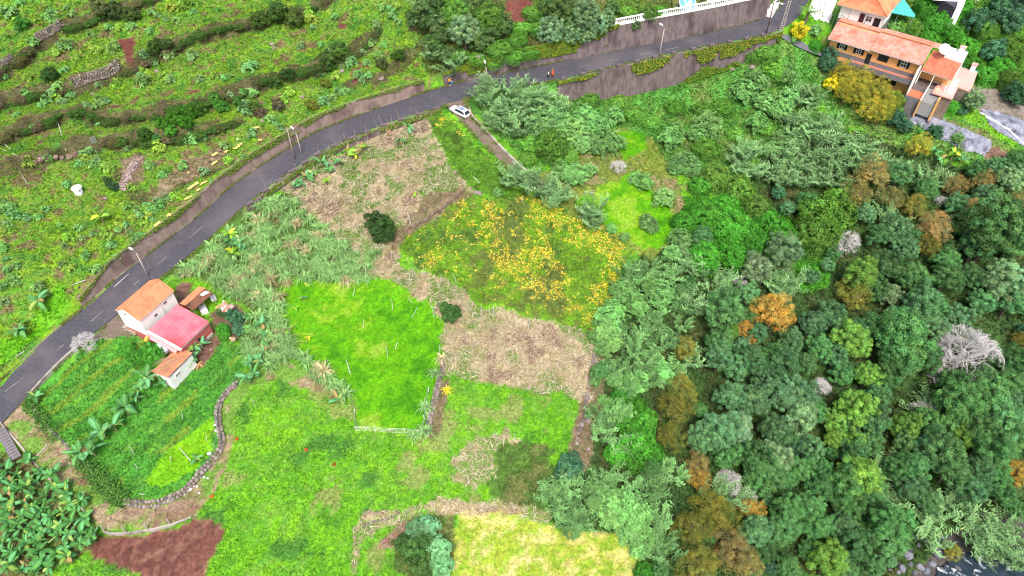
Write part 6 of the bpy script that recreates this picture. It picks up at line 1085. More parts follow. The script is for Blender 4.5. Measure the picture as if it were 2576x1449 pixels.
# ------------------------------------------------------------------ stakes, sticks, fences
def stake(ub, vb, ut, vt, r=.045, mat='deadwood', desc='pale wooden stake', nm='stake', flat=False):
    P = hit(ub, vb)[0]; T = (hit(ut, vt)[0] + np.array([0, 0, .12])) if flat else onplane(ut, vt, P); d = T - P; a = Vector(d)
    o = MB().tube([-a * .06, a * .5 + Vector((a.z * .04, 0, 0)), a], [r, r * .9, r * .6], 5).build(nm, M[mat], None, loc=tuple(P + (np.array([0, 0, .06]) if flat else 0))); tag(o, None, 'stake' if not flat else 'stick', 'pale stakes in the fields'); later(o, ub, vb, desc); return o
for a in '''987,314,981,286 1006,306,994,275 964,331,952,292 1000,336,989,308 955,345,940,298 925,360,917,312 900,364,889,326 872,368,863,334 862,374,853,340 846,383,837,349 831,388,825,362 718,474,710,458 700,480,690,462 689,487,680,455 806,395,797,370 1033,297,1029,285 745,445,740,410 668,472,655,440 1055,290,1044,276 1128,430,1133,408 1142,445,1146,424'''.split():
    a = [float(x) for x in a.split(',')]; stake(*a, r=.06, mat='wood', desc='weathered fence post', nm='fence_post')
for a in '''987,780,984,751 1036,799,1049,773 1092,802,1083,766 1105,771,1105,753 887,745,893,722 919,695,919,669 1035,708,1037,675 1036,762,1028,751 914,825,914,803 974,900,971,870 825,930,824,906 721,885,715,873 1007,714,1006,706 1106,888,1105,868 1130,910,1117,888 1211,795,1210,769 1239,797,1241,769 1124,838,1124,828 964,626,963,610 984,650,985,633 1034,566,1025,536 1104,722,1110,690 1148,712,1138,688 1184,786,1176,765 1064,676,1066,668 1295,1100,1295,1090 1297,808,1295,791 1329,825,1331,801 1360,835,1359,818 2034,500,2035,480 1060,1030,1059,1018 520,1110,516,1090 640,1015,630,1002 460,1052,455,1035 337,1143,322,1120 348,1180,338,1168 430,1160,428,1148 1490,1105,1488,1095 1315,508,1314,495 1523,514,1524,496'''.split():
    a = [float(x) for x in a.split(',')]; stake(*a, r=.05)
for a in '''881,940,871,906 1087,773,1116,780 1025,537,1033,566 995,878,1000,862 1005,565,995,562 660,470,640,500 215,705,180,720 290,720,325,690 95,1145,120,1120 190,1250,218,1237 480,1160,451,1127 25,375,10,362 165,375,145,305 40,390,8,378 70,465,55,440 330,450,322,420 1205,460,1190,445 350,1243,365,1245 1465,905,1440,890 60,885,40,900'''.split():
    a = [float(x) for x in a.split(',')]; stake(*a, r=.06, desc='pale fallen branch', nm='fallen_branch', flat=True)
def field_fence(posts, label, h=1.15, net=True):
    P = hit([p[0] for p in posts], [p[1] for p in posts]); t = thing('wire_fence', label, 'fence'); me = MB().tube([(0, 0, -.3), (0, 0, h)], .05, 5).mesh('post', M['white'])
    for p in P: link('post', me, t, tuple(p), (random.uniform(-.1, .1), random.uniform(-.15, .15), 0))
    mb = MB()
    for a, b in zip(P, P[1:]):
        for z in (.15, .45, .75, 1.05): mb.tube([a + [0, 0, z * h], (a + b) / 2 + [0, 0, z * h - .06], b + [0, 0, z * h]], .012, 3, False)
        n = max(2, int(np.linalg.norm(b - a) / .35))
        for k in range(n): c = a + (b - a) * k / n; mb.tube([c + [0, 0, .1], c + [0, 0, h]], .007, 3, False)
    mb.build('netting', M['metal'], t)
field_fence([(880, 996), (892, 1040), (897, 1084), (921, 1083), (945, 1085), (984, 1089), (1019, 1089), (1050, 1092), (1061, 1090), (1069, 1055), (1073, 1020), (1078, 985)], 'white posted net fence round the lower end of the vivid lawn')
field_fence([(600, 950), (562, 1000), (548, 1050), (550, 1100), (535, 1150), (500, 1190)], 'low wire fence along the curved garden wall', .9); field_fence([(686, 487), (712, 472), (750, 440), (800, 402), (860, 375)], 'rusty wire netting above the wall by the banana plants', 1.6)
# ------------------------------------------------------------------ dry stone walls
def stonemesh(k):
    rg = np.random.default_rng(k); mb = MB().blob((0, 0, 0), (.5, .5, .5), k, 6, 4, .22); V = np.array(mb.v); me = bpy.data.meshes.new('stone'); me.from_pydata(mb.v, [], mb.f); me.materials.append(M['stone']); a = me.color_attributes.new('col', 'FLOAT_COLOR', 'POINT'); c = np.ones((len(V), 4), np.float32); a.data.foreach_set('color', c.ravel()); me.update(); return me
STONE = [stonemesh(k) for k in range(6)]
SCOL = [(.19, .16, .15), (.24, .21, .19), (.14, .12, .12), (.29, .25, .23), (.2, .15, .13)]
def stone_row(name, label, pts, h, rows=2, sp_=.5, courses=None, face=None, cols=SCOL):
    P = hit([p[0] for p in pts], [p[1] for p in pts]); S = resample(P, np.zeros((len(P), 4)), .4)[:, :3]; L = np.concatenate([[0], np.cumsum(np.linalg.norm(np.diff(S[:, :2], axis=0), axis=1))]); t = thing(name, label, 'stone wall', tuple(S[0])); n = 0
    cs_ = courses or max(1, int(h / .32)); base = S[0]
    for c in range(cs_):
        for r_ in range(rows):
            s = random.uniform(0, sp_)
            while s < L[-1] and n < 298:
                x, y = np.interp(s, L, S[:, 0]), np.interp(s, L, S[:, 1]); k = min(np.searchsorted(L, s), len(S) - 1); d = unit((S[k] - S[k - 1])[:2]) if k > 0 else np.array([1, 0]); nx = np.array([-d[1], d[0]]); off = (r_ - (rows - 1) / 2) * .42 + (c * .1 if face else 0)
                q = random.uniform(.8, 1.25) * sp_; x2, y2 = x + nx[0] * off, y + nx[1] * off; z = (S[k][2] if face else samp(H, x2, y2)) + .12 + c * h / cs_
                link('stone', random.choice(STONE), t, (x2 - base[0], y2 - base[1], z - base[2]), (random.uniform(-.3, .3), random.uniform(-.3, .3), random.uniform(0, 6)), (q * 1.05, q * .9, q * .8), random.choice(cols)); n += 1; s += sp_ * random.uniform(.85, 1.15)
    return t
stone_row('dry_stone_wall', 'curved dry stone wall round the right side of the vegetable garden', [(600, 966), (575, 985), (552, 1023), (550, 1066), (560, 1109), (547, 1146), (510, 1186), (480, 1223), (440, 1252), (377, 1271), (312, 1266)], .5, 2, .52, 2)
stone_row('dry_stone_wall', 'overgrown stone edge along the left side of the vegetable garden', [(312, 1262), (283, 1243), (243, 1199), (200, 1156), (150, 1103), (117, 1069), (75, 1015)], .4, 1, .55, 1, cols=[(.15, .14, .13), (.2, .19, .18), (.1, .1, .1)])
stone_row('dry_stone_wall', 'narrow dry stone wall on the right of the vivid lawn', [(1116, 905), (1110, 940), (1102, 975), (1094, 1005), (1083, 1050), (1073, 1100)], .7, 2, .5, 2); stone_row('terrace_stone_wall', 'leaning mortarless terrace wall below the bare red scar', [(190, 222), (215, 212), (250, 200), (285, 188), (305, 172)], 1.9, 1, .5, 6, True)
stone_row('terrace_stone_wall', 'upper left terrace wall of pale stones under a curved branch', [(95, 108), (110, 98), (130, 88), (150, 76), (160, 64)], 1.6, 1, .5, 5, True); stone_row('terrace_stone_wall', 'stone terrace face at the left edge of the photo', [(-10, 172), (10, 165), (35, 150)], 1.3, 1, .5, 4, True); stone_row('stone_edge', 'tumbled stones between the dry terrace and the bean field', [(1165, 482), (1130, 512), (1095, 535), (1060, 560), (1020, 580)], .5, 1, .6, 1, cols=[(.2, .15, .13), (.15, .1, .09)])
stone_row('stone_edge', 'short run of grey stones above the reddish dry brush', [(912, 1325), (940, 1313), (970, 1308), (1005, 1290)], .4, 1, .5, 1); stone_row('stone_edge', 'row of brown boulders below the second terrace from the bottom', [(60, 412), (100, 405), (140, 398), (180, 392), (215, 372)], .5, 1, 1.1, 1, cols=[(.24, .17, .15), (.2, .13, .11)])
stone_row('stone_heap', 'rubble heap of pinkish stones in the middle of the lower terraces', [(305, 478), (315, 455), (330, 430), (345, 405), (350, 395)], .5, 4, .5, 1, cols=[(.3, .22, .2), (.24, .18, .17), (.36, .3, .28)]); stone_row('stone_edge', 'brown stones along the right edge of the dry field', [(1497, 880), (1490, 920), (1482, 960), (1475, 1010), (1470, 1050), (1455, 1090), (1450, 1130)], .4, 1, .8, 1)
# boulders
def rock(u, v, r, col, desc='grey boulder', grp='loose boulders'):
    P = hit(u, v)[0]; q = r / ppm(P) * 2; me, o = None, link('boulder', random.choice(STONE), None, tuple(P + np.array([0, 0, q * .12])), (random.uniform(-.3, .3), 0, random.uniform(0, 6)), (q, q * .85, q * .6), col); tag(o, None, 'boulder', grp); later(o, u, v, desc); return o
for a in '''2315,1333,11 2335,1333,11 2300,1352,7 2282,1396,14 2355,1390,18 2249,1408,8 2269,1431,11 2252,1418,7 2242,1423,6 2312,1426,10 2330,1436,12 2232,1419,6 2225,1413,6 2345,1379,8 2369,1353,7 2359,1360,6 2318,1430,8 2408,1433,12 2239,1433,6 2222,1428,6 2260,1440,7 2290,1420,8 2300,1440,9 2345,1420,10 2215,1440,7 2275,1375,8 2330,1365,8 2380,1372,7 2200,1446,6 2560,1430,14 2480,1440,10 2545,1400,10 2290,1385,7 2265,1390,6 2322,1350,6 2310,1372,7 2340,1352,6 2350,1345,7'''.split(): u, v, r = map(float, a.split(',')); rock(u, v, r, random.choice([(.14, .15, .19), (.18, .19, .23), (.11, .115, .14)]), 'grey river boulder', 'boulders beside the river')
for a in '''1205,488,9 1255,495,6 1196,484,6 685,112,7 690,122,6 860,180,6 960,200,8 760,245,6 232,237,5 395,180,6 1480,1060,8 1530,1113,6 530,880,4 1577,1000,7 1480,1130,6 265,500,6 660,305,5 1890,170,9 1905,150,7 1840,175,8'''.split(): u, v, r = map(float, a.split(',')); rock(u, v, r, (.27, .22, .22), 'pinkish grey rock')
# ------------------------------------------------------------------ river
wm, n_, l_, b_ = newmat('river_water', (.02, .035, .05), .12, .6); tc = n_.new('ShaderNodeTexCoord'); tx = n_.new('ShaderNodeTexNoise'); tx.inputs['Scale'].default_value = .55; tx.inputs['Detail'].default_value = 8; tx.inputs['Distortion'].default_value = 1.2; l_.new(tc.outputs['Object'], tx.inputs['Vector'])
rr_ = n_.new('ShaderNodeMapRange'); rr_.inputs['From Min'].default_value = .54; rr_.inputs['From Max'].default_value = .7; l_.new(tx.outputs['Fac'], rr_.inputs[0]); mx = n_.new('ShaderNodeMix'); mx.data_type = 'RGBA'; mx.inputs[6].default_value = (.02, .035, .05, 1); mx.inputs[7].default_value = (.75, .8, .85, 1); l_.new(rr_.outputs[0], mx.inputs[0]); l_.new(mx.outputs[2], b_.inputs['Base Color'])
q = hit([2440], [1420])[0][2] + .35
patch('river_water', [(2300, 1500), (2365, 1425), (2400, 1400), (2450, 1380), (2500, 1390), (2620, 1360), (2760, 1340), (2760, 1600), (2300, 1600)], wm, 0, .3, .35, 1.5, 'structure', level=q)
# ------------------------------------------------------------------ bottom left: rail wall, steps, low fence
def rail(pts, w_, h, name, label, cat, mat, post=None):
    P = hit([p[0] for p in pts], [p[1] for p in pts]); S = resample(P, np.zeros((len(P), 4)), .8)[:, :3]; t = thing(name, label, cat); V = []; z0 = sm1(S[:, 2], 5)
    for k in range(len(S)): d = unit((S[min(k + 1, len(S) - 1)] - S[max(k - 1, 0)])[:2]); o2 = np.array([-d[1], d[0], 0]) * w_ / 2; b = np.array([S[k][0], S[k][1], z0[k]]); V += [b - o2 - [0, 0, .8], b - o2 + [0, 0, h], b + o2 + [0, 0, h], b + o2 - [0, 0, .8]]
    o = MB().add(V, [[j * 4 + c, j * 4 + (c + 1) % 4, (j + 1) * 4 + (c + 1) % 4, (j + 1) * 4 + c] for j in range(len(S) - 1) for c in range(4)] + [[3, 2, 1, 0], [len(V) - 4, len(V) - 3, len(V) - 2, len(V) - 1]]).build('coping', mat, t); bm_fix(o.data); return t, P
rail([(-15, 1045), (0, 1063), (40, 1108), (75, 1150), (110, 1190), (140, 1220), (165, 1240)], .22, .35, 'edging_wall', 'long straight concrete edge between the dirt track and the banana grove', 'low wall', M['concrete']); rail([(180, 1252), (200, 1275), (225, 1296)], .22, .35, 'edging_wall', 'short end piece of concrete edge by the last banana plants', 'low wall', M['concrete'])
t, P = rail([(262, 1338), (275, 1343), (310, 1344), (372, 1335), (430, 1322), (482, 1302)], .25, .3, 'curved_garden_kerb', 'curved pale concrete kerb with four slanting posts above the ploughed bed', 'low wall', M['concrete'])
for (a, b), (c, d) in zip([(266, 1340), (318, 1340), (374, 1333), (430, 1320)], [(253, 1322), (306, 1324), (363, 1318), (419, 1306)]):
    p = hit(a, b)[0]; T = onplane(c, d, p) - p; MB().tube([(0, 0, -.1), tuple(T * .5), tuple(T)], [.14, .12, .11], 6).build('post', M['concrete'], t, loc=tuple(p))
p = hit(22, 1112)[0]; st = thing('concrete_steps', 'dark concrete steps going down beside the dirt track at the left edge', 'steps', tuple(p), R(-48)); me = MB().box((0, 0, 0), (.5, 1.3, .22)).mesh('step', M['greydado'])
for k in range(11): link('step', me, st, (-1.9 + k * .46, -.1, 1.0 - k * .16))
stair = thing('garden_ladder_steps', 'narrow brick steps climbing from the dry terrace up to the road', 'steps', tuple(hit(978, 334)[0]), R(20)); me = MB().box((0, 0, 0), (.9, .3, .16)).mesh('step', noisemat('brick_step', (.35, .17, .12), (.42, .24, .18), 4))
for k in range(7): link('step', me, stair, (0, k * .28 - .6, .1 + k * .22))
# bed boards, sacks and litter
for k, (u, v, s) in enumerate([(476, 1229, .9), (470, 1237, .5), (486, 1222, .5), (495, 1223, .4), (541, 1068, .5), (543, 1082, .5), (526, 1140, .7), (236, 1343, .45), (513, 1200, .4), (522, 1203, .35), (500, 1240, .35), (463, 1243, .4), (485, 1213, .3), (598, 350, .5)]): later(bx('white_sack', u, v, (s, s * .8, s * .5), M['white'], None, 'sack', k, shape='sack', grp='white sacks and litter'), u, v, 'crumpled white sack')
for k, (u, v) in enumerate([(533, 1248), (770, 1131), (840, 1168), (596, 1104)]): later(tree(u, v, 4.5, 'y', name='orange_flower', label='x', col=(.5, .14, .04), kind='small'), u, v, 'tiny orange red plant')
for o_ in [o for o in COL.objects if o.name.startswith('orange_flower')]: o_['category'] = 'flower'; o_['group'] = 'small orange plants'
# white water tank on the terraces
P = hit(200, 487)[0]; wt = thing('water_tank', 'round white plastic water tank standing on the lower left terrace', 'water tank', tuple(P)); MB().tube([(0, 0, -.2), (0, 0, .1), (0, 0, 1.2)], [.62, .66, .78], 20).build('tank', M['white'], wt, True); MB().tube([(0, 0, 1.2), (0, 0, 1.34), (0, 0, 1.42)], [.88, .88, .3], 20).build('lid', M['white'], wt); MB().box((.62, -.5, .95), (.14, .1, .16)).build('outlet', M['dark'], wt)
P = hit(238, 360)[0]; gt = thing('metal_gate', 'small slatted metal gate leaning at the gap in the terrace bank', 'gate', tuple(P), R(35)); gm = M['metal']
for z in (.1, 1.3): MB().box((0, 0, z), (1.0, .05, .06)).build('rail', gm, gt)
sl = MB().box((0, 0, .7), (.09, .03, 1.25)).mesh('slat', gm)
for k in range(8): link('slat', sl, gt, (-.45 + k * .128, 0, 0))
ga = thing('field_gate', 'pale tubular frame gate standing at the top of the right hand lawn', 'gate', tuple(hit(1483, 492)[0]), R(10)); mb = MB()
for z in (.3, .7, 1.1): mb.tube([(-1, 0, z), (1, 0, z)], .035, 5)
for x in (-1, 0, 1): mb.tube([(x, 0, -.1), (x, 0, 1.2)], .04, 5)
mb.build('frame', M['metal'], ga)
# yellow cloth strips along the wall top
M['ycloth'] = noisemat('yellow_cloth', (.75, .55, .12), (.8, .66, .3), 2)
for k, (u, v, l_, a) in enumerate([(397, 566, 1.3, .8), (411, 561, 1.4, .5), (427, 543, .9, .5), (463, 530, 1.3, .2), (487, 470, 2.4, .7), (513, 463, 1.4, .6), (541, 412, 1.3, .7), (541, 391, 1.2, .6), (597, 373, 1.5, .8), (605, 366, .9, .4), (475, 500, 1.3, .6), (500, 480, .8, .6), (645, 324, 1.2, 0), (570, 384, .8, .3), (655, 355, .6, 0), (475, 437, .5, 0)]):
    p = hit(u, v)[0]; n = 10; V = []
    for i_ in range(n):
        for j in range(4): V.append(((i_ / 9 - .5) * l_, (j / 3 - .5) * .5 + random.uniform(-.08, .08), .25 + random.uniform(-.06, .14)))
    mb = MB().add(V, [[i_ * 4 + j, i_ * 4 + j + 1, i_ * 4 + j + 5, i_ * 4 + j + 4] for i_ in range(n - 1) for j in range(3)]); o = mb.build('yellow_cloth', M['ycloth'], None, loc=tuple(p), rot=(0, 0, a + .3)); tag(o, None, 'cloth', 'yellow cloth strips above the wall'); later(o, u, v, 'crumpled yellow cloth strip')
# reddish dry brush pile
P = hit(1003, 1345)[0]; mb = MB(); rg = np.random.default_rng(4)
for k in range(420):
    a = rg.uniform(-1, 1); b = rg.uniform(-1, 1); c = np.array([a * 1.1 + b * .9, b * 2.4 + a * .3, .1 + .7 * (1 - a * a) * rg.random()]); d = rg.normal(size=3) * [.5, .7, .2]; mb.tube([c - d * .5, c + [0, 0, .1], c + d * .5], .022, 3, False)
tag(mb.build('brush_pile', noisemat('reddish_brush', (.32, .16, .13), (.5, .33, .28), 2), None, loc=tuple(P), rot=(0, 0, -.35)), 'heap of reddish brown dry brush beside the silvery shrubs', 'brush pile')
# pampas-like yellow plant
p = hit(1124, 985)[0]; o = link('spiky_plant', TUFT[0], None, p, None, .8, (.75, .7, .06)); tag(o, 'yellow spiky plant right of the stone wall by the vivid lawn', 'plant')
# palm by the orange house
P = hit(2024, 60)[0]; pt = thing('palm_tree', 'short green palm tree behind the bright yellow shrub', 'palm', tuple(P)); MB().tube([(0, 0, -.3), (0, 0, 1.3), (0.1, 0, 2.5)], [.35, .32, .36], 8).build('trunk', M['bark'], pt)
def frond(seed):
    rg = np.random.default_rng(seed); t = np.linspace(0, 1, 14); x = 2.1 * t; z = .9 * t - 1.3 * t * t; V = []; Fs = []
    for i_ in range(14):
        for s in (-1, 1):
            L_ = .6 * math.sin(math.pi * min(1, t[i_] * .8 + .15)); k = len(V); V += [(x[i_], 0, z[i_]), (x[i_] + .1, 0, z[i_]), (x[i_] + .3, s * L_, z[i_] - .2)]; Fs.append([k, k + 1, k + 2])
    return mkmesh('frond', np.array(V), np.array(Fs), [M['leaf']], np.ones((len(V), 3)))
FR = frond(1)
for k in range(22): link('frond', FR, pt, (.1, 0, 2.55), (random.uniform(-.2, .2), random.uniform(-.9, .1), k * 2.4), random.uniform(.85, 1.1), (.16, .32, .06))
# ------------------------------------------------------------------ car
def make_car(loc, rz, pitch):
    t = thing('parked_car', 'white compact SUV with dark glass roof parked at the top of the track', 'car', loc, rz); t.rotation_euler = (0, pitch, rz)
    cw = newmat('white_car_paint', (.8, .8, .8), .25, .5)[0]; gl = newmat('tinted_glass', (.02, .03, .05), .08, .8)[0]; rg_ = newmat('glass_roof', (.20, .27, .42), .15, .8)[0]
    # x forward; stations: x, half width, sill z, shoulder z
    ST = [(2.2, .55, .45, .62), (2.12, .74, .32, .78), (1.8, .86, .28, .9), (1.2, .91, .26, .98), (.4, .92, .26, 1.02), (-.6, .92, .26, 1.04), (-1.4, .92, .27, 1.06), (-1.9, .88, .3, 1.05), (-2.15, .78, .38, .98), (-2.22, .62, .5, .85)]
    V = []; m = 8
    for x, w_, s, h in ST: V += [(x, -w_ * .9, s), (x, -w_, (s + h) / 2), (x, -w_ * .97, h - .06), (x, -w_ * .84, h), (x, w_ * .84, h), (x, w_ * .97, h - .06), (x, w_, (s + h) / 2), (x, w_ * .9, s)]
    Fs = [[i_ * m + k, i_ * m + (k + 1) % m, (i_ + 1) * m + (k + 1) % m, (i_ + 1) * m + k] for i_ in range(len(ST) - 1) for k in range(m)] + [list(range(m))[::-1], [(len(ST) - 1) * m + k for k in range(m)]]
    o = MB().add(V, Fs).build('body', cw, t, True); bm_fix(o.data); s_ = o.modifiers.new('sub', 'SUBSURF'); s_.levels = 1; s_.render_levels = 2
    def loft(name, ST2, mat, parent):
        V = []; 
        for x, w0, z0, w1, z1 in ST2: V += [(x, -w0, z0), (x, -w1, z1), (x, w1, z1), (x, w0, z0)]
        F2 = [[i_ * 4 + k, i_ * 4 + k + 1, (i_ + 1) * 4 + k + 1, (i_ + 1) * 4 + k] for i_ in range(len(ST2) - 1) for k in range(3)]; o = MB().add(V, F2).build(name, mat, parent); bm_fix(o.data); return o
    loft('side_windows', [(.95, .78, 1.0, .76, 1.03), (.25, .80, 1.0, .64, 1.5), (-.9, .80, 1.02, .64, 1.54), (-1.55, .78, 1.03, .62, 1.46), (-2.0, .74, 1.03, .7, 1.1)], gl, t)
    loft('roof', [(.28, .66, 1.49, .60, 1.535), (-.3, .67, 1.53, .62, 1.575), (-1.0, .67, 1.54, .62, 1.575), (-1.62, .65, 1.45, .58, 1.50)], cw, t); MB().slab([(.1, -.5, 1.565), (.1, .5, 1.565), (-1.05, .5, 1.595), (-1.05, -.5, 1.595)], .02).build('glass_roof', rg_, t)
    for s in (-1, 1):
        MB().tube([(.98, s * .78, 1.03), (.25, s * .665, 1.52)], .04, 5).tube([(-1.5, s * .64, 1.5), (-2.02, s * .74, 1.06)], .08, 5).build('pillar', cw, t); MB().box((.75, s * .98, 1.08), (.16, .2, .14)).build('mirror', cw, t)
        MB().box((2.08, s * .58, .68), (.12, .34, .12)).build('headlight', M['metal'], t); MB().box((-2.16, s * .6, .82), (.08, .3, .14)).build('tail_light', newmat('tail_light_red', (.4, .02, .02), .3)[0], t)
        for x in (1.38, -1.35): w_ = MB().tube([(x, s * .74, .34), (x, s * .95, .34)], .35, 18).build('wheel', M['black'], t); MB().tube([(x, s * .94, .34), (x, s * .965, .34)], .2, 12).build('rim', M['metal'], w_)
    MB().slab([(.98, -.72, 1.04), (.98, .72, 1.04), (.3, .6, 1.52), (.3, -.6, 1.52)], .02).build('windscreen', gl, t); MB().slab([(-1.64, -.56, 1.49), (-1.64, .56, 1.49), (-2.1, .66, 1.1), (-2.1, -.66, 1.1)], .02).build('rear_window', gl, t)
p = (TA[3] + TB[3]) / 2; mid = hit(1156, 284)[0]; zt = float(np.interp(mid[0], TB[:, 0], TB[:, 2])); a_ = math.atan2(*(TA[1] + TB[1] - TA[7] - TB[7])[1::-1][:2]) if False else math.radians(143)
make_car((mid[0], mid[1], zt + .05), a_, -math.atan2(TA[1][2] - TA[6][2], np.linalg.norm((TA[6] - TA[1])[:2])))
# ------------------------------------------------------------------ people
def skin(name, J, E, mat, parent, root=0):
    me = bpy.data.meshes.new(name); me.from_pydata([j[:3] for j in J], E, []); o = link(name, me, parent); o.modifiers.new('skin', 'SKIN'); sv = me.skin_vertices[0].data
    for k, j in enumerate(J): sv[k].radius = (j[3], j[3] * (j[4] if len(j) > 4 else 1)); sv[k].use_root = k == root
    s = o.modifiers.new('sub', 'SUBSURF'); s.levels = 1; s.render_levels = 1; me.materials.append(mat); return o
def person(u, v, rz, label, top, legs, shoes, hair, dress=None, stride=.12, lean=0, z=None):
    P = hit(u, v)[0]; zz = z_on(P) + .1; t = thing('person', label, 'person', (P[0], P[1], zz), rz, 'people on the road'); sk = bpy.data.materials.get('skin_tone') or newmat('skin_tone', (.45, .25, .17), .6)[0]
    J = [(0, 0, .95, .15, .8), (0, 0, 1.2, .15, .75), (0, 0, 1.42, .17, .6), (0, 0, 1.5, .06), (0, .01, 1.56, .055), (0, .02, 1.63, .095), (0, .01, 1.7, .085), (.18, 0, 1.42, .06), (.25, .02, 1.15, .045), (.22, .14, .93, .035), (.21, .2, .87, .03), (-.18, 0, 1.42, .06), (-.25, .0, 1.15, .045), (-.24, .06, .9, .035), (-.23, .1, .84, .03), (.1, 0, .88, .09), (.11, stride, .48, .065), (.11, stride * .6, .09, .045), (.11, stride * .6 + .14, .04, .035), (-.1, 0, .88, .09), (-.11, -stride * .4, .48, .065), (-.11, -stride, .09, .045), (-.11, -stride + .14, .04, .035)]
    E = [(0, 1), (1, 2), (2, 3), (3, 4), (4, 5), (5, 6), (2, 7), (7, 8), (8, 9), (9, 10), (2, 11), (11, 12), (12, 13), (13, 14), (0, 15), (15, 16), (16, 17), (17, 18), (0, 19), (19, 20), (20, 21), (21, 22)]
    skin('body', J, E, sk, t)
    def cloth(name, ids, mat, g=1.22, dz=0):
        m = {a: k for k, a in enumerate(ids)}; JJ = [tuple(J[a][:3]) + (J[a][3] * g + .008, J[a][4] if len(J[a]) > 4 else 1) for a in ids]; skin(name, JJ, [(m[a], m[b]) for a, b in E if a in m and b in m], mat, t)
    mt = lambda n, c: newmat(n, c, .8, .2)[0]
    cloth('shirt', [0, 1, 2, 7, 8, 9, 11, 12, 13], mt('cloth_top', top)); cloth('trousers', [0, 15, 16, 17, 19, 20, 21], mt('cloth_legs', legs)); cloth('shoe', [17, 18], mt('shoe_col', shoes), 1.35); cloth('shoe', [21, 22], mt('shoe_col', shoes), 1.35)
    MB().blob((0, -.01, 1.7), (.105, .115, .1), 3, 9, 6, .05).build('hair', mt('hair_col', hair), t, True); MB().tube([(0, .1, 1.63), (0, .135, 1.61)], [.02, .012], 5).build('nose', sk, t)
    if dress: MB().tube([(0, 0, .35), (0, 0, .7), (0, 0, 1.0), (0, 0, 1.3), (0, 0, 1.45)], [.3, .25, .2, .2, .16], 12).build('dress', mt('dress_col', dress), t, True)
person(1132, 217, R(175), 'person in orange top, dark jeans and white shoes on the roadside', (.75, .30, .02), (.04, .07, .16), (.8, .8, .8), (.06, .04, .03)); person(1138.5, 216, R(170), 'person in dark top and pale blue jeans close beside the orange top', (.02, .02, .03), (.14, .28, .45), (.3, .4, .5), (.02, .015, .01))
person(1379, 199, R(80), 'person in white and black walking on the road edge', (.75, .73, .7), (.02, .02, .02), (.1, .1, .1), (.02, .02, .02), None, .2); person(1390, 194, R(100), 'person in a long red orange robe walking beside the one in white', (.6, .12, .05), (.6, .12, .05), (.2, .1, .05), (.3, .2, .15), (.62, .12, .05), .15)
# ------------------------------------------------------------------ weeds in the gutters and creepers on the walls
def leafmass(name, P, N, S, C_, label, cat, mat=None):
    v, f = leafquads(P, N, S, .75, RNG); o = link(name, mkmesh(name, v, f, [M['leaf']], np.repeat(C_, 4, 0))); return tag(o, label, cat, kind='stuff')
n = 30000; k = RNG.integers(0, len(RL) - 1, n); sideh = RNG.random(n) < .7; dens_ = fbm(k * .35, sideh * 9.0, 71) > .44; k, sideh = k[dens_], sideh[dens_]; n = len(k); f_ = RNG.random((n, 1))
A = np.where(sideh[:, None], RL[k] * (1 - f_) + RL[k + 1] * f_ + NR[k] * RNG.uniform(-.15, .5, (n, 1)), RR[k] * (1 - f_) + RR[k + 1] * f_ - NR[k] * RNG.uniform(.2, .7, (n, 1))); A[:, 2] += RNG.random(n) * .35
leafmass('gutter_weeds', A, unit(RNG.normal(size=(n, 3)) * .7 + [0, 0, 1]), RNG.uniform(.12, .28, n), np.array([[.10, .22, .02], [.14, .26, .03], [.2, .18, .06], [.16, .12, .06]])[RNG.integers(0, 4, n)] * RNG.uniform(.7, 1.2, (n, 1)), 'green weeds and brown leaf litter along both edges of the road', 'weeds')
def drape(name, i0, top, hgt, outw, n, cols, label, thr=.52, seed=80, frm=0.0, size=.26):
    """creeper hanging in patches over a wall face"""
    k = RNG.integers(0, len(i0) - 1, n); t = RNG.random(n); q = fbm(k * .16 + seed, t * .9 + k * .02, seed); ok = t < np.clip((q - thr + .14) * 3, 0, 1) if frm == 0 else t > 1 - np.clip((q - thr + .14) * 3, 0, 1); k, t = k[ok], t[ok]; m = len(k); f_ = RNG.random((m, 1))
    P = top[k] * (1 - f_) + top[k + 1] * f_; P = P + outw[k] * (RNG.uniform(.02, .3, (m, 1)) + (t * .12 * hgt[k])[:, None]); P[:, 2] -= t * hgt[k] - .25; c = np.array(cols)[RNG.integers(0, len(cols), m)] * RNG.uniform(.7, 1.25, (m, 1))
    leafmass(name, P, unit(outw[k] + RNG.normal(0, .5, (m, 3)) + [0, 0, .4]), RNG.uniform(.6, 1.3, m) * size, c, label, 'creeper')
GC = [(.09, .22, .02), (.12, .25, .03), (.2, .24, .03), (.07, .14, .02)]; YC = [(.3, .3, .03), (.38, .32, .04), (.12, .22, .03), (.1, .15, .03)]
i = rng_idx(208, 1079); drape('wall_top_creepers', i, RL[i] + NR[i] * .6 + np.stack([0 * i, 0 * i, HUP[i] + .1], 1), np.full(len(i), 1.2), -NR[i], 16000, GC + [(.3, .25, .14)], 'grass and creepers spilling over the top of the long brown wall', .47, 81)
i = rng_idx(1108, 1560); drape('wall_top_creepers', i, RL[i] + NR[i] * .6 + np.stack([0 * i, 0 * i, HUP[i] + .1], 1), HUP[i] * .75, -NR[i], 26000, GC + YC[:1], 'dark creepers hanging down the wall behind the people', .38, 85, size=.3)
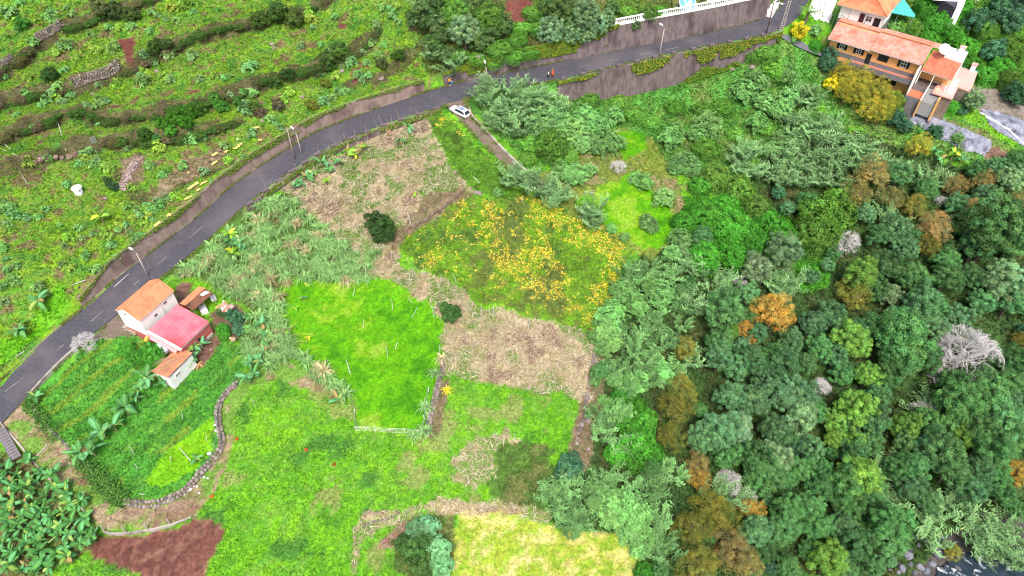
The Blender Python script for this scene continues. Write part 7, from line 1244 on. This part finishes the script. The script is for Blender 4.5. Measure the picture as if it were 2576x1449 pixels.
i = rng_idx(1385, 1925); drape('hanging_creepers', i, RR[i] - NR[i] * 1.05, HDN[i] * .75, -NR[i], 26000, YC + GC, 'yellow and green creepers hanging over the high road wall', .63, 92, size=.34); drape('climbing_creepers', i, RR[i] - NR[i] * 1.05, HDN[i], -NR[i], 46000, GC, 'green creepers climbing the foot of the high road wall', .56, 97, 1, .34)
i = rng_idx(575, 1075); drape('wall_top_creepers', i, RR[i] - NR[i] * 1.05, np.full(len(i), 1.4), -NR[i], 14000, GC + [(.4, .32, .2)], 'straggly weeds over the low grey wall beside the dry terrace', .46, 99)

# weeds that swamp the left edge of the garden and the wall tops
gw = resample(hit([312, 283, 243, 200, 150, 117, 75], [1262, 1243, 1199, 1156, 1103, 1069, 1015]), np.zeros((7, 4)), .5)[:, :3]; n = 9000; k = RNG.integers(0, len(gw), n); q = fbm(k * .15, k * 0, 5); k = k[RNG.random(n) < np.clip((q - .35) * 4, 0, 1)]; n = len(k)
P = gw[k] + RNG.normal(0, .6, (n, 3)) * [1, 1, 0]; P[:, 2] = samp(H, P[:, 0], P[:, 1]) + RNG.random(n) * .8; leafmass('garden_edge_weeds', P, unit(RNG.normal(size=(n, 3)) * .7 + [0, 0, 1]), RNG.uniform(.18, .4, n), np.array([[.07, .2, .04], [.12, .28, .05], [.06, .15, .03]])[RNG.integers(0, 3, n)] * RNG.uniform(.75, 1.2, (n, 1)), 'leafy weeds swamping the left stone edge of the garden', 'weeds')

k = RNG.integers(0, len(TA) - 1, 9000); sd2 = RNG.random(9000) < .5; P = np.where(sd2[:, None], TA[k], TB[k]) + RNG.normal(0, .28, (9000, 3)) * [1, 1, 0]; q = fbm(k * .3, sd2 * 7.0, 301); P = P[q > .42]; P[:, 2] += .05 + RNG.random(len(P)) * .3
leafmass('track_edge_weeds', P, unit(RNG.normal(size=(len(P), 3)) * .7 + [0, 0, 1]), RNG.uniform(.12, .34, len(P)), np.array([[.10, .25, .03], [.16, .30, .03], [.3, .24, .13], [.22, .2, .12]])[RNG.integers(0, 4, len(P))], 'weeds and dead grass creeping over both edges of the concrete track', 'weeds')
give_labels()
